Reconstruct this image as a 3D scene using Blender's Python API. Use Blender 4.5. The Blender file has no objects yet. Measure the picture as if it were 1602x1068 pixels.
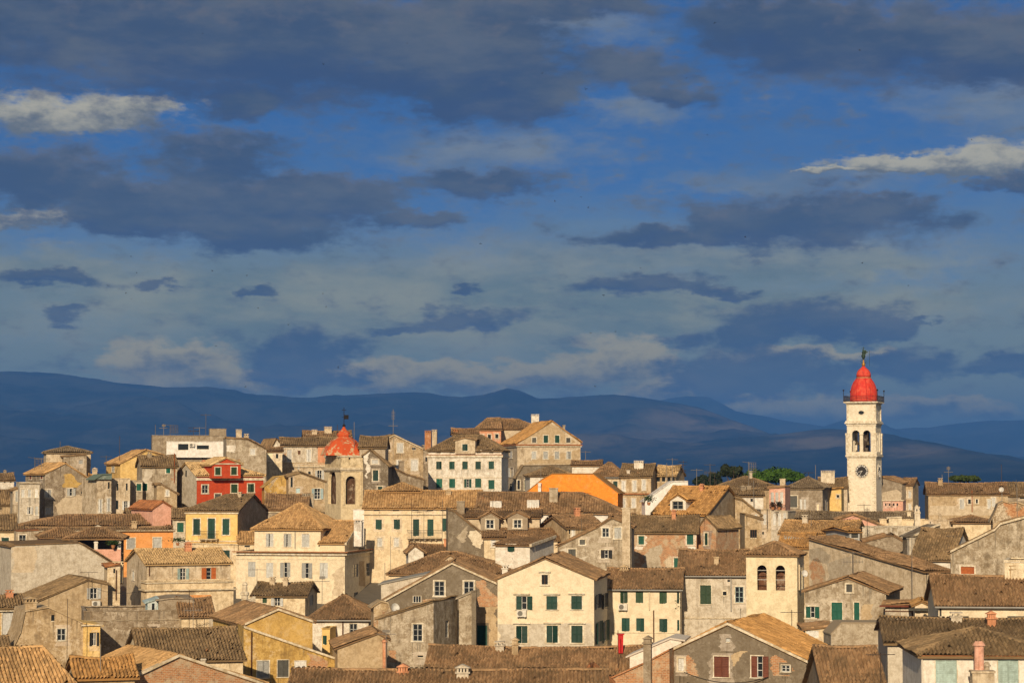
import bpy, bmesh, math, random
import numpy as np
from mathutils import Vector, Matrix

random.seed(7)
rng = np.random.default_rng(7)
scene = bpy.context.scene
C = scene.collection
R = math.radians

# ------------------------------------------------------------------ camera
FPX, W0, H0 = 3600.0, 1602.0, 1068.0      # focal length and frame of the photograph, in its pixels
CAMZ, HORIZON = 30.0, 745.0               # eye 30 m above the sea
PITCH = math.atan((HORIZON - H0 / 2) / FPX)
cam_data = bpy.data.cameras.new('camera')
cam_data.sensor_width = 36.0
cam_data.lens = 36.0 * FPX / W0
cam_data.clip_start = 1.0
cam_data.clip_end = 150000.0
cam = bpy.data.objects.new('camera', cam_data)
cam.location = (0, 0, CAMZ)
cam.rotation_euler = (math.pi / 2 + PITCH, 0, 0)
C.objects.link(cam)
scene.camera = cam
_c, _s = math.cos(PITCH), math.sin(PITCH)

def ray(px, py):
    v = H0 / 2 - py
    return (px - W0 / 2, FPX * _c - v * _s, FPX * _s + v * _c)

def P(px, py, Y):
    x, y, z = ray(px, py)
    return Vector((x / y * Y, Y, CAMZ + z / y * Y))

# ------------------------------------------------------------------ light
SUN_AZ, SUN_EL = R(9), R(23)             # behind the camera, to its left, low
to_sun = Vector((-math.sin(SUN_AZ) * math.cos(SUN_EL), -math.cos(SUN_AZ) * math.cos(SUN_EL), math.sin(SUN_EL)))
sun_data = bpy.data.lights.new('sun', 'SUN')
sun_data.energy = 4.8
sun_data.color = (1.0, 0.795, 0.54)
sun_data.angle = R(0.55)
sun = bpy.data.objects.new('sun', sun_data)
sun.rotation_euler = to_sun.to_track_quat('Z', 'Y').to_euler()
sun.location = (0, -20, 120)
C.objects.link(sun)

scene.view_settings.view_transform = 'Standard'
scene.view_settings.look = 'None'
scene.view_settings.exposure = 0.0
scene.view_settings.gamma = 1.0
scene.cycles.volume_bounces = 0
scene.cycles.max_bounces = 6
scene.cycles.diffuse_bounces = 3
scene.cycles.use_denoising = True

def srgb(r, g, b):
    f = lambda v: (v / 255 / 12.92) if v / 255 <= 0.04045 else ((v / 255 + 0.055) / 1.055) ** 2.4
    return (f(r), f(g), f(b), 1.0)

class NT:
    """tiny helper for node trees"""
    def __init__(self, tree):
        self.t = tree
        self.n = tree.nodes
        self.l = tree.links
    def node(self, typ, ins=None, **props):
        n = self.n.new(typ)
        for k, v in props.items():
            setattr(n, k, v)
        if ins:
            for k, v in ins.items():
                self.put(n.inputs[k], v)
        return n
    def put(self, sock, v):
        if isinstance(v, bpy.types.NodeSocket):
            self.l.new(v, sock)
        elif v is not None:
            sock.default_value = v
    def math(self, op, a, b=None, c=None, clamp=False):
        n = self.node('ShaderNodeMath', operation=op, use_clamp=clamp)
        for i, v in enumerate((a, b, c)):
            if v is not None:
                self.put(n.inputs[i], v)
        return n.outputs[0]
    def vmath(self, op, a, b=None, c=None):
        n = self.node('ShaderNodeVectorMath', operation=op)
        for i, v in enumerate((a, b, c)):
            if v is not None:
                self.put(n.inputs[i], v)
        return n.outputs['Value'] if op in ('LENGTH', 'DOT_PRODUCT', 'DISTANCE') else n.outputs['Vector']
    def mix(self, f, a, b, blend='MIX'):
        n = self.node('ShaderNodeMix', data_type='RGBA', blend_type=blend, clamp_factor=True)
        self.put(n.inputs[0], f); self.put(n.inputs[6], a); self.put(n.inputs[7], b)
        return n.outputs[2]
    def noise(self, vec, scale, detail=4.0, rough=0.55, dim='3D', lac=2.0):
        n = self.node('ShaderNodeTexNoise', noise_dimensions=dim)
        if vec is not None:
            self.put(n.inputs['Vector'], vec)
        n.inputs['Scale'].default_value = scale
        n.inputs['Detail'].default_value = detail
        n.inputs['Roughness'].default_value = rough
        n.inputs['Lacunarity'].default_value = lac
        return n.outputs['Fac']
    def ramp(self, f, lo, hi, smooth=True):
        n = self.node('ShaderNodeMapRange', interpolation_type='SMOOTHSTEP' if smooth else 'LINEAR', clamp=True) if smooth else self.node('ShaderNodeMapRange', clamp=True)
        self.put(n.inputs['Value'], f)
        n.inputs['From Min'].default_value = lo
        n.inputs['From Max'].default_value = hi
        return n.outputs['Result']

# ------------------------------------------------------------------ sky
world = bpy.data.worlds.new('World')
scene.world = world
world.use_nodes = True
w = NT(world.node_tree)
w.n.clear()
sky = w.node('ShaderNodeTexSky', sky_type='NISHITA')
sky.sun_disc = False
sky.sun_elevation = SUN_EL
sky.sun_rotation = math.pi + SUN_AZ
sky.altitude = 30
sky.air_density = 1.0
sky.dust_density = 0.3
sky.ozone_density = 4.0
geo = w.node('ShaderNodeTexCoord')
D = geo.outputs['Generated']
sep = w.node('ShaderNodeSeparateXYZ', {0: D})
azim = w.math('ARCTAN2', sep.outputs[0], sep.outputs[1])
elev = w.math('ARCSINE', sep.outputs[2])
# an evening sky seen through a polariser: the blue of the higher sky reaches down towards the horizon
up = w.node('ShaderNodeCombineXYZ', {0: sep.outputs[0], 1: sep.outputs[1], 2: w.math('MULTIPLY_ADD', w.math('MAXIMUM', sep.outputs[2], 0.0), 1.3, 0.06)})
w.l.new(up.outputs[0], sky.inputs[0])
bg_sky = w.node('ShaderNodeBackground', {'Strength': 0.105})
w.put(bg_sky.inputs[0], w.mix(1.0, sky.outputs[0], (0.195, 0.385, 0.61, 1), 'MULTIPLY'))

AE = w.node('ShaderNodeCombineXYZ', {0: azim, 1: elev}).outputs[0]
def ae(px, py):
    x, y, z = ray(px, py)
    return math.atan2(x, y), math.asin(z / math.sqrt(x * x + y * y + z * z))
stretch = w.vmath('MULTIPLY', AE, (1.0, 2.4, 1.0))
warp = w.node('ShaderNodeTexNoise', {'Vector': stretch}, noise_dimensions='2D')
warp.inputs['Scale'].default_value = 26.0
warp.inputs['Detail'].default_value = 7.0
warp.inputs['Roughness'].default_value = 0.62
wv = w.vmath('MULTIPLY', w.vmath('SUBTRACT', warp.outputs['Color'], (0.5, 0.5, 0.5)), (0.055, 0.022, 0.0))
AEW = w.vmath('ADD', AE, wv)

def blobs(lst):
    """soft union of the clouds' ellipses as a distance (1 = edge), and the height (-1 foot .. 1 top) within it"""
    acc = None
    for cx, cy, rx, ry in lst:
        a, e = ae(cx, cy)
        kx, ky = FPX / rx, FPX / ry
        v = w.vmath('MULTIPLY_ADD', AEW, (kx, ky, 0), (-a * kx, -e * ky, 1.0))
        wt = w.math('MULTIPLY_ADD', w.vmath('DOT_PRODUCT', v, v), -0.5, 1.5, clamp=True)
        wt = w.math('MULTIPLY', wt, wt)
        sc_ = w.node('ShaderNodeVectorMath', {0: v, 3: wt}, operation='SCALE').outputs[0]
        acc = sc_ if acc is None else w.vmath('ADD', sc_, acc)
    sp_ = w.node('ShaderNodeSeparateXYZ', {0: acc})
    f_ = w.math('MINIMUM', sp_.outputs[2], 1.0)
    d = w.math('SQRT', w.math('MAXIMUM', w.math('MULTIPLY', w.math('SUBTRACT', 1.0, w.math('SQRT', f_)), 2.0), 0.0))
    return d, w.math('DIVIDE', sp_.outputs[1], w.math('MAXIMUM', sp_.outputs[2], 0.001))

dark_list = [(180, 40, 310, 98), (500, 70, 310, 95), (760, 80, 130, 110), (840, 150, 75, 35), (390, 165, 60, 26), (720, 165, 70, 30),
             (1420, 70, 260, 62), (1230, 40, 150, 62), (1580, 80, 90, 50), (990, 105, 95, 30), (1060, 142, 80, 18), (900, 10, 160, 22),
             (290, 318, 280, 50), (330, 245, 110, 36), (70, 270, 115, 40), (510, 312, 120, 36), (400, 365, 130, 25), (190, 350, 110, 18),
             (645, 345, 55, 14), (750, 285, 130, 22), (1270, 345, 190, 42), (1010, 368, 110, 15), (1400, 328, 80, 24), (1150, 355, 80, 22),
             (90, 438, 80, 11), (245, 448, 24, 11), (400, 457, 24, 8), (100, 498, 40, 11), (750, 457, 32, 7), (720, 494, 110, 15),
             (620, 510, 60, 8), (1000, 447, 120, 16), (1130, 456, 48, 9), (470, 552, 92, 40), (480, 590, 60, 22), (1075, 532, 52, 15),
             (1270, 500, 130, 32), (1390, 515, 45, 20), (1180, 530, 45, 20), (1190, 582, 150, 34), (1100, 600, 90, 18), (1420, 575, 70, 26), (1565, 572, 50, 15), (1450, 505, 22, 7),
             (1590, 285, 50, 12)]
pale_list = [(110, 178, 165, 30), (250, 165, 50, 14), (1500, 258, 150, 18), (1560, 248, 110, 28), (1430, 262, 110, 15), (1330, 275, 70, 6), (60, 345, 75, 17),
             (250, 560, 100, 26), (430, 603, 60, 20), (590, 592, 110, 24), (720, 590, 90, 20), (860, 585, 100, 34), (980, 565, 90, 36),
             (1240, 558, 90, 16), (1330, 560, 50, 14), (1210, 640, 110, 32), (1330, 640, 90, 26), (1480, 640, 110, 20), (1060, 610, 90, 20), (320, 590, 140, 22)]
veil_list = [(1060, 398, 420, 40), (1300, 410, 200, 24), (500, 445, 500, 45), (760, 235, 170, 30), (1250, 285, 190, 18), (1000, 175, 60, 20), (850, 40, 170, 30),
             (1580, 160, 150, 50), (640, 500, 700, 60), (70, 420, 160, 24), (1150, 480, 500, 40), (540, 30, 60, 14)]
fine = w.noise(w.vmath('MULTIPLY', AE, (1, 1.9, 1)), 60.0, 7.0, 0.6, '2D')
soft = w.noise(w.vmath('MULTIPLY', AE, (1, 3.2, 1)), 14.0, 6.0, 0.6, '2D')
# away from the frame the sky goes on freely, pale clouds favoured for warmer fill
free = w.noise(w.vmath('MULTIPLY', D, (1, 1, 3.0)), 3.1, 7.0, 0.6)
free_d = w.math('SUBTRACT', 2.05, w.math('MULTIPLY', free, 2.1))
away = w.math('MAXIMUM', w.ramp(w.math('ABSOLUTE', azim), 0.24, 0.36), w.ramp(elev, 0.21, 0.30))

wisp = w.noise(w.vmath('MULTIPLY', AE, (1, 3.0, 1)), 150.0, 5.0, 0.65, '2D')
def mask(lst, width, amp, shift=0.0):
    d, vy = blobs(lst)
    d = w.math('ADD', w.math('MULTIPLY', d, w.math('SUBTRACT', 1.0, away)), w.math('MULTIPLY', w.math('ADD', free_d, shift), away))
    d = w.math('ADD', d, w.math('MULTIPLY', w.math('SUBTRACT', fine, 0.5), amp))
    d = w.math('ADD', d, w.math('MULTIPLY', w.math('SUBTRACT', wisp, 0.5), 0.55))
    return d, w.ramp(d, 1.0 + width, 1.0 - width), vy
d_dark, m_dark, y_dark = mask(dark_list, 0.46, 1.5, 0.12)
d_pale, m_pale, y_pale = mask(pale_list, 0.34, 1.15, -0.05)
d_veil, m_veil, y_veil = mask(veil_list, 0.85, 1.2, -0.1)

dark_col = w.mix(w.ramp(soft, 0.36, 0.70), srgb(66, 79, 102), srgb(98, 103, 110))
lit = w.ramp(w.math('ADD', w.math('MULTIPLY', y_dark, 0.5), w.math('MULTIPLY', w.math('SUBTRACT', fine, 0.5), 1.6)), 0.05, 0.75)
dark_col = w.mix(w.math('MULTIPLY', lit, 0.75), dark_col, srgb(118, 113, 108))
dark_col = w.mix(w.math('MULTIPLY', w.ramp(w.math('ADD', y_dark, w.math('MULTIPLY', w.math('SUBTRACT', soft, 0.5), 1.5)), 0.0, -0.9), 0.6), dark_col, srgb(52, 70, 112))
plit = w.ramp(w.math('ADD', w.math('MULTIPLY', y_pale, 0.5), w.math('MULTIPLY', w.math('SUBTRACT', fine, 0.5), 1.1)), -0.45, 0.30)
pale_col = w.mix(plit, w.mix(w.ramp(elev, 0.045, 0.085), srgb(120, 118, 104), srgb(118, 121, 118)), w.mix(w.ramp(elev, 0.045, 0.085), srgb(222, 202, 132), srgb(200, 192, 164)))
hi_ = w.ramp(elev, 0.07, 0.13)
veil_col = w.mix(w.ramp(soft, 0.3, 0.7), w.mix(hi_, srgb(122, 136, 122), srgb(106, 124, 146)), w.mix(hi_, srgb(182, 178, 134), srgb(142, 148, 148)))

def bg(col):
    return w.node('ShaderNodeBackground', {'Color': col, 'Strength': 1.0}).outputs[0]
def mixs(f, a, b):
    n = w.node('ShaderNodeMixShader')
    w.put(n.inputs[0], f); w.l.new(a, n.inputs[1]); w.l.new(b, n.inputs[2])
    return n.outputs[0]
low = w.math('MULTIPLY', w.ramp(w.math('ADD', elev, w.math('MULTIPLY', w.math('SUBTRACT', soft, 0.5), 0.07)), 0.145, 0.035), 0.78)
s = mixs(low, bg_sky.outputs[0], bg(srgb(168, 172, 122)))
s = mixs(w.math('MULTIPLY', m_veil, 0.80), s, bg(veil_col))
s = mixs(w.math('MULTIPLY', m_pale, 0.92), s, bg(pale_col))
s = mixs(w.math('MULTIPLY', m_dark, 0.90), s, bg(dark_col))
w.l.new(s, w.node('ShaderNodeOutputWorld').inputs[0])
world.cycles.sampling_method = 'MANUAL'
world.cycles.sample_map_resolution = 512

# ------------------------------------------------------------------ materials
MATS = {}
def material(name):
    m = bpy.data.materials.new(name)
    m.use_nodes = True
    t = NT(m.node_tree)
    t.n.clear()
    out = t.node('ShaderNodeOutputMaterial')
    b = t.node('ShaderNodeBsdfPrincipled')
    b.inputs['Roughness'].default_value = 0.85
    b.inputs['Specular IOR Level'].default_value = 0.25
    t.l.new(b.outputs[0], out.inputs[0])
    MATS[name] = m
    return m, t, b

def bump(t, b, h, dist, strength=0.6):
    n = t.node('ShaderNodeBump', {'Height': h})
    n.inputs['Distance'].default_value = dist
    n.inputs['Strength'].default_value = strength
    t.l.new(n.outputs[0], b.inputs['Normal'])

def own_coords(t):
    """object coordinates shifted by a random amount per object"""
    tc = t.node('ShaderNodeTexCoord')
    oi = t.node('ShaderNodeObjectInfo')
    off = t.math('MULTIPLY', oi.outputs['Random'], 213.0)
    sh = t.node('ShaderNodeCombineXYZ', {0: off, 1: off, 2: off})
    return t.vmath('ADD', tc.outputs['Object'], sh.outputs[0]), oi, tc

def attr(t, name):
    return t.node('ShaderNodeAttribute', attribute_type='OBJECT', attribute_name=name).outputs['Fac']

def haze_free():
    pass

# hillsides across the strait
m, t, b = material('hill_scrub')
tc = t.node('ShaderNodeTexCoord')
co = tc.outputs['Object']
n1 = t.noise(co, 0.0009, 6, 0.6)
n2 = t.noise(t.vmath('MULTIPLY', co, (1.0, 0.6, 2.2)), 0.0028, 8, 0.68)
col = t.mix(t.ramp(t.math('ADD', t.math('MULTIPLY', n2, 0.6), t.math('MULTIPLY', n1, 0.4)), 0.42, 0.60), (0.006, 0.014, 0.018, 1), (0.050, 0.055, 0.042, 1))  # scrub tone kept extra dark: cloud shade over the hills put into the colour
lat = t.node('ShaderNodeAttribute', attribute_type='GEOMETRY', attribute_name='sunlit').outputs['Fac']
col = t.mix(t.math('MULTIPLY', lat, t.ramp(t.math('ADD', n2, t.math('MULTIPLY', n1, 0.5)), 0.50, 0.95)), col, (0.34, 0.26, 0.15, 1))  # sunlit ridges painted as paler tan into the base colour
t.l.new(col, b.inputs['Base Color'])
b.inputs['Roughness'].default_value = 1.0
b.inputs['Specular IOR Level'].default_value = 0.0

m, t, b = material('sea_water')
b.inputs['Base Color'].default_value = (0.006, 0.016, 0.035, 1)
b.inputs['Roughness'].default_value = 0.35
b.inputs['Specular IOR Level'].default_value = 0.15
tc = t.node('ShaderNodeTexCoord')
bump(t, b, t.noise(tc.outputs['Object'], 0.25, 6, 0.6), 0.6, 0.8)

m, t, b = material('ground_earth')
tc = t.node('ShaderNodeTexCoord')
n1 = t.noise(tc.outputs['Object'], 0.8, 6, 0.6)
t.l.new(t.mix(n1, (0.09, 0.08, 0.065, 1), (0.16, 0.14, 0.11, 1)), b.inputs['Base Color'])

def mesh_obj(name, verts, faces, mat, parent=None, smooth=False):
    me = bpy.data.meshes.new(name)
    me.from_pydata([tuple(v) for v in verts], [], faces)
    if mat:
        me.materials.append(MATS[mat])
    if smooth:
        for p in me.polygons:
            p.use_smooth = True
    o = bpy.data.objects.new(name, me)
    C.objects.link(o)
    if parent:
        o.parent = parent
    return o

def grid_obj(name, X, Y, Z, mat, smooth=True):
    ny, nx = X.shape
    verts = np.stack([X, Y, Z], -1).reshape(-1, 3)
    i = np.arange(nx * ny).reshape(ny, nx)
    f = np.stack([i[:-1, :-1], i[:-1, 1:], i[1:, 1:], i[1:, :-1]], -1).reshape(-1, 4)
    o = mesh_obj(name, verts.tolist(), f.tolist(), mat, None, smooth)
    return o

# ------------------------------------------------------------------ sea, hills, air
sea = mesh_obj('sea', [(-30000, 430, 0), (30000, 430, 0), (30000, 42000, 0), (-30000, 42000, 0)], [(0, 1, 2, 3)], 'sea_water')
sea['kind'] = 'structure'

def fbm(x, y, octaves=6, seed=0, rough=0.5, ridged=False):
    r = np.random.default_rng(seed)
    out = np.zeros_like(x); amp = 1.0; tot = 0.0
    for o in range(octaves):
        n = 64
        g = r.random((n, n))
        fx, fy = x * 2 ** o + r.random() * 50, y * 2 ** o + r.random() * 50
        ix, iy = np.floor(fx).astype(int), np.floor(fy).astype(int)
        tx, ty = fx - ix, fy - iy
        tx, ty = tx * tx * (3 - 2 * tx), ty * ty * (3 - 2 * ty)
        a = g[iy % n, ix % n]; b_ = g[iy % n, (ix + 1) % n]; c_ = g[(iy + 1) % n, ix % n]; d_ = g[(iy + 1) % n, (ix + 1) % n]
        v = (a * (1 - tx) + b_ * tx) * (1 - ty) + (c_ * (1 - tx) + d_ * tx) * ty
        if ridged:
            v = 1 - np.abs(2 * v - 1)
        out += v * amp; tot += amp; amp *= rough
    return out / tot

def range_of_hills(name, D0, depth, line, seed, nx, ny, sunlit=None, rough=0.2):
    """a ridge at distance D0 whose crest follows the (px, py) line, falling to the sea towards the viewer"""
    pxs = np.linspace(line[0][0], line[-1][0], nx)
    pys = np.interp(pxs, [p[0] for p in line], [p[1] for p in line])
    crest = CAMZ + (HORIZON - pys) / FPX * D0
    v = np.linspace(0, 1.35, ny)[:, None]                        # 0 = shore, 1 = crest, beyond = back slope
    Y = D0 - depth + v * depth + 0 * pxs[None, :]
    X = (pxs[None, :] - W0 / 2) / FPX * D0 + 0 * v
    vv = np.minimum(v, 2 - v)
    prof = np.clip(vv, 0, 1) ** 1.25
    nz = fbm(X / 1900, Y / 1900, 7, seed, 0.52, True)
    nz2 = fbm(X / 700, Y / 700, 6, seed + 3, 0.55)
    env = np.sin(np.clip(vv, 0, 1) * math.pi) ** 0.8
    Z = crest[None, :] * prof * (1 - rough * env * (1 - nz)) + env * (nz - 0.5) * 0.55 * crest[None, :] + (nz2 - 0.5) * 0.12 * crest[None, :] * np.clip(vv * 3, 0, 1)
    Z[0, :] = -20
    o = grid_obj(name, X, Y, Z, 'hill_scrub')
    o['kind'] = 'structure'
    a = o.data.attributes.new('sunlit', 'FLOAT', 'POINT')
    val = np.zeros(X.shape)
    if sunlit:
        for (cx, cy, rx, ry, k) in sunlit:
            PX = W0 / 2 + X / Y * FPX
            PY = HORIZON - (Z - CAMZ) / Y * FPX
            val = np.maximum(val, k * np.clip(1.2 - ((PX - cx) / rx) ** 2 - ((PY - cy) / ry) ** 2, 0, 1))
    a.data.foreach_set('value', val.ravel().astype(np.float32))
    return o

range_of_hills('far_hills', 26000, 6000, [(-700, 640), (-300, 600), (0, 640), (700, 650), (1000, 640), (1040, 628), (1075, 621), (1110, 622), (1150, 642), (1230, 657), (1290, 667), (1318, 656), (1345, 648), (1390, 668), (1450, 668), (1500, 661), (1560, 657), (1602, 655), (1900, 640), (2400, 680)], 11, 420, 60)
range_of_hills('hills', 17000, 7000, [(-900, 640), (-500, 600), (-200, 574), (0, 579), (90, 582), (140, 590), (190, 598), (260, 604), (340, 606), (400, 617), (480, 622), (560, 617), (640, 615), (700, 619), (745, 619), (770, 613), (795, 606), (815, 611), (840, 622), (880, 620), (960, 613), (1030, 622), (1090, 633), (1150, 655), (1210, 690), (1290, 700), (1400, 712), (1520, 720), (1700, 708), (2400, 690)], 4, 620, 110,
               sunlit=[(1120, 655, 130, 26, 0.5), (1020, 690, 190, 22, 0.28), (700, 700, 200, 20, 0.12)])
range_of_hills('foothills', 12500, 4500, [(600, 744), (800, 738), (950, 715), (1100, 690), (1200, 682), (1290, 672), (1360, 674), (1430, 698), (1500, 718), (1560, 732), (1700, 737), (2100, 735), (2500, 742)], 23, 420, 70,
               sunlit=[(1290, 690, 90, 18, 0.45), (1410, 705, 90, 12, 0.45), (1120, 705, 110, 12, 0.2)])

def haze():
    x0, x1, y0, y1, z0, z1 = -31000, 31000, -300, 43000, -40, 1020
    v = [(x0, y0, z0), (x1, y0, z0), (x1, y1, z0), (x0, y1, z0), (x0, y0, z1), (x1, y0, z1), (x1, y1, z1), (x0, y1, z1)]
    f = [(0, 3, 2, 1), (4, 5, 6, 7), (0, 1, 5, 4), (1, 2, 6, 5), (2, 3, 7, 6), (3, 0, 4, 7)]
    m = bpy.data.materials.new('haze')
    m.use_nodes = True
    t = NT(m.node_tree)
    t.n.clear()
    pv = t.node('ShaderNodeVolumePrincipled')
    pv.inputs['Color'].default_value = (0.115, 0.35, 0.98, 1)
    pv.inputs['Density'].default_value = 6.8e-5
    pv.inputs['Anisotropy'].default_value = 0.0
    t.l.new(pv.outputs[0], t.node('ShaderNodeOutputMaterial').inputs['Volume'])
    MATS['haze'] = m
    o = mesh_obj('haze', v, f, 'haze')
    o['kind'] = 'stuff'
    o['label'] = 'blue evening haze over the strait'
haze()

# ------------------------------------------------------------------ materials of the town
m, t, b = material('plaster')
co, oi, tc = own_coords(t)
base = oi.outputs['Color']
big = t.noise(co, 0.22, 5, 0.6)
mid = t.noise(co, 1.7, 8, 0.74)
fin = t.noise(co, 6.5, 6, 0.78)
drip = t.noise(t.vmath('MULTIPLY', co, (2.6, 2.6, 0.30)), 1.0, 7, 0.7)
stain, peel = attr(t, 'stain'), attr(t, 'peel')
val = t.math('ADD', t.math('MULTIPLY', mid, 0.55), t.math('MULTIPLY', fin, 0.45))
wear = t.math('ADD', 0.35, t.math('MULTIPLY', stain, 0.65))
col = t.mix(t.math('MULTIPLY', t.ramp(val, 0.56, 0.43), wear), base, t.mix(1.0, base, (0.58, 0.52, 0.44, 1), 'MULTIPLY'))
# remains of pale limewash
lw = t.ramp(t.math('ADD', t.math('MULTIPLY', t.noise(t.vmath('ADD', co, (5, 11, 2)), 0.95, 9, 0.74), 0.75), t.math('MULTIPLY', fin, 0.25)), 0.53, 0.575)
col = t.mix(t.math('MULTIPLY', lw, t.math('MULTIPLY', stain, 0.75)), col, t.mix(0.5, base, (0.74, 0.66, 0.53, 1)))
# dark grime in patches and runs
g1 = t.ramp(t.math('ADD', t.math('MULTIPLY', t.noise(t.vmath('ADD', co, (3, 17, 8)), 0.70, 9, 0.76), 0.55), t.math('ADD', t.math('MULTIPLY', drip, 0.28), t.math('MULTIPLY', fin, 0.17))), 0.505, 0.585)
col = t.mix(t.math('MULTIPLY', g1, t.math('MULTIPLY', stain, 0.85)), col, t.mix(0.35, t.mix(1.0, base, (0.34, 0.29, 0.22, 1), 'MULTIPLY'), (0.13, 0.10, 0.07, 1)))
g2 = t.ramp(drip, 0.54, 0.70)
col = t.mix(t.math('MULTIPLY', g2, t.math('MULTIPLY', stain, 0.5)), col, t.mix(1.0, base, (0.45, 0.37, 0.27, 1), 'MULTIPLY'))
# fallen plaster, stone and brick showing
pn = t.math('ADD', t.noise(t.vmath('ADD', co, (31, 7, 3)), 0.38, 8, 0.70), t.math('MULTIPLY', t.math('SUBTRACT', peel, 1.0), 0.34))
pk = t.math('MULTIPLY', t.ramp(pn, 0.41, 0.435), t.ramp(peel, 0.02, 0.12))
pc = t.mix(t.ramp(fin, 0.40, 0.62), (0.30, 0.22, 0.14, 1), (0.64, 0.55, 0.41, 1))
pc = t.mix(t.ramp(big, 0.48, 0.54), pc, t.mix(t.ramp(fin, 0.4, 0.6), (0.36, 0.16, 0.07, 1), (0.52, 0.30, 0.16, 1)))
col = t.mix(pk, col, pc)
t.l.new(col, b.inputs['Base Color'])
b.inputs['Roughness'].default_value = 0.92
b.inputs['Specular IOR Level'].default_value = 0.15
bump(t, b, t.math('ADD', val, t.math('MULTIPLY', pk, -0.5)), 0.06, 0.8)

m, t, b = material('brick')
co, oi, tc = own_coords(t)
br = t.node('ShaderNodeTexBrick')
sp = t.node('ShaderNodeSeparateXYZ', {0: tc.outputs['Object']})
t.put(br.inputs['Vector'], t.node('ShaderNodeCombineXYZ', {0: t.math('ADD', sp.outputs[0], sp.outputs[1]), 1: sp.outputs[2]}).outputs[0])
br.inputs['Color1'].default_value = (0.50, 0.22, 0.09, 1)
br.inputs['Color2'].default_value = (0.36, 0.17, 0.08, 1)
br.inputs['Mortar'].default_value = (0.50, 0.38, 0.25, 1)
br.inputs['Scale'].default_value = 1.0
br.inputs['Brick Width'].default_value = 0.30
br.inputs['Row Height'].default_value = 0.115
br.inputs['Mortar Size'].default_value = 0.016
n = t.noise(co, 1.1, 7, 0.7)
col = t.mix(t.ramp(n, 0.46, 0.60), br.outputs['Color'], (0.50, 0.38, 0.25, 1))
col = t.mix(t.ramp(t.noise(co, 5.0, 4), 0.5, 0.8), col, (0.22, 0.13, 0.075, 1))
t.l.new(col, b.inputs['Base Color'])
bump(t, b, t.math('ADD', br.outputs['Fac'], n), -0.02, 0.6)

m, t, b = material('roof_tile')
co, oi, tc = own_coords(t)
rn = t.node('ShaderNodeAttribute', attribute_type='GEOMETRY', attribute_name='rnd').outputs['Fac']
age = attr(t, 'age')
base = oi.outputs['Color']
col = t.mix(rn, t.mix(1.0, base, (0.70, 0.65, 0.59, 1), 'MULTIPLY'), t.mix(1.0, base, (1.32, 1.28, 1.22, 1), 'MULTIPLY'))
l1 = t.noise(co, 0.45, 6, 0.7)
l2 = t.noise(co, 3.2, 6, 0.7)
lich = t.ramp(t.math('ADD', t.math('MULTIPLY', l1, 0.55), t.math('MULTIPLY', l2, 0.45)), 0.43, 0.58)
col = t.mix(t.math('MULTIPLY', lich, t.math('MULTIPLY', age, 0.78)), col, (0.12, 0.088, 0.052, 1))
pale = t.ramp(t.noise(t.vmath('ADD', co, (9, 4, 2)), 1.6, 7, 0.75), 0.60, 0.74)
col = t.mix(t.math('MULTIPLY', pale, t.math('MULTIPLY', age, 0.6)), col, (0.36, 0.27, 0.17, 1))
col = t.mix(t.math('MULTIPLY', t.math('GREATER_THAN', rn, 0.95), t.math('MULTIPLY', age, 0.7)), col, (0.42, 0.19, 0.08, 1))
t.l.new(col, b.inputs['Base Color'])
b.inputs['Roughness'].default_value = 0.95
b.inputs['Specular IOR Level'].default_value = 0.1
bump(t, b, t.math('ADD', l2, t.noise(co, 16, 3)), 0.03, 0.6)

m, t, b = material('paint')
co, oi, tc = own_coords(t)
n = t.noise(co, 4.0, 6, 0.7)
n2 = t.noise(t.vmath('MULTIPLY', co, (9, 9, 1)), 1.0, 4, 0.6)
col = t.mix(t.ramp(t.math('ADD', t.math('MULTIPLY', n, 0.6), t.math('MULTIPLY', n2, 0.4)), 0.36, 0.68), t.mix(1.0, oi.outputs['Color'], (0.70, 0.68, 0.64, 1), 'MULTIPLY'), t.mix(1.0, oi.outputs['Color'], (1.1, 1.1, 1.1, 1), 'MULTIPLY'))
t.l.new(col, b.inputs['Base Color'])
b.inputs['Roughness'].default_value = 0.62
bump(t, b, n, 0.01, 0.4)

m, t, b = material('dome_paint')
co, oi, tc = own_coords(t)
n = t.noise(co, 1.2, 7, 0.7)
n2 = t.noise(t.vmath('MULTIPLY', co, (3.0, 3.0, 0.35)), 1.0, 6, 0.7)
col = t.mix(t.ramp(n, 0.38, 0.66), oi.outputs['Color'], (0.66, 0.10, 0.055, 1))
col = t.mix(t.math('MULTIPLY', t.ramp(n2, 0.52, 0.70), 0.75), col, (0.24, 0.02, 0.015, 1))
col = t.mix(t.math('MULTIPLY', t.ramp(t.noise(co, 3.0, 6, 0.75), 0.60, 0.72), 0.6), col, (0.62, 0.24, 0.15, 1))
t.l.new(col, b.inputs['Base Color'])
b.inputs['Roughness'].default_value = 0.75
bump(t, b, n, 0.03, 0.5)

m, t, b = material('stone_trim')
co, oi, tc = own_coords(t)
n = t.noise(co, 2.5, 6, 0.7)
t.l.new(t.mix(t.ramp(n, 0.36, 0.66), t.mix(1.0, oi.outputs['Color'], (0.62, 0.56, 0.46, 1), 'MULTIPLY'), oi.outputs['Color']), b.inputs['Base Color'])
bump(t, b, n, 0.03, 0.5)

m, t, b = material('glass')
b.inputs['Base Color'].default_value = (0.018, 0.022, 0.026, 1)
b.inputs['Roughness'].default_value = 0.12
b.inputs['Specular IOR Level'].default_value = 0.5

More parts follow.
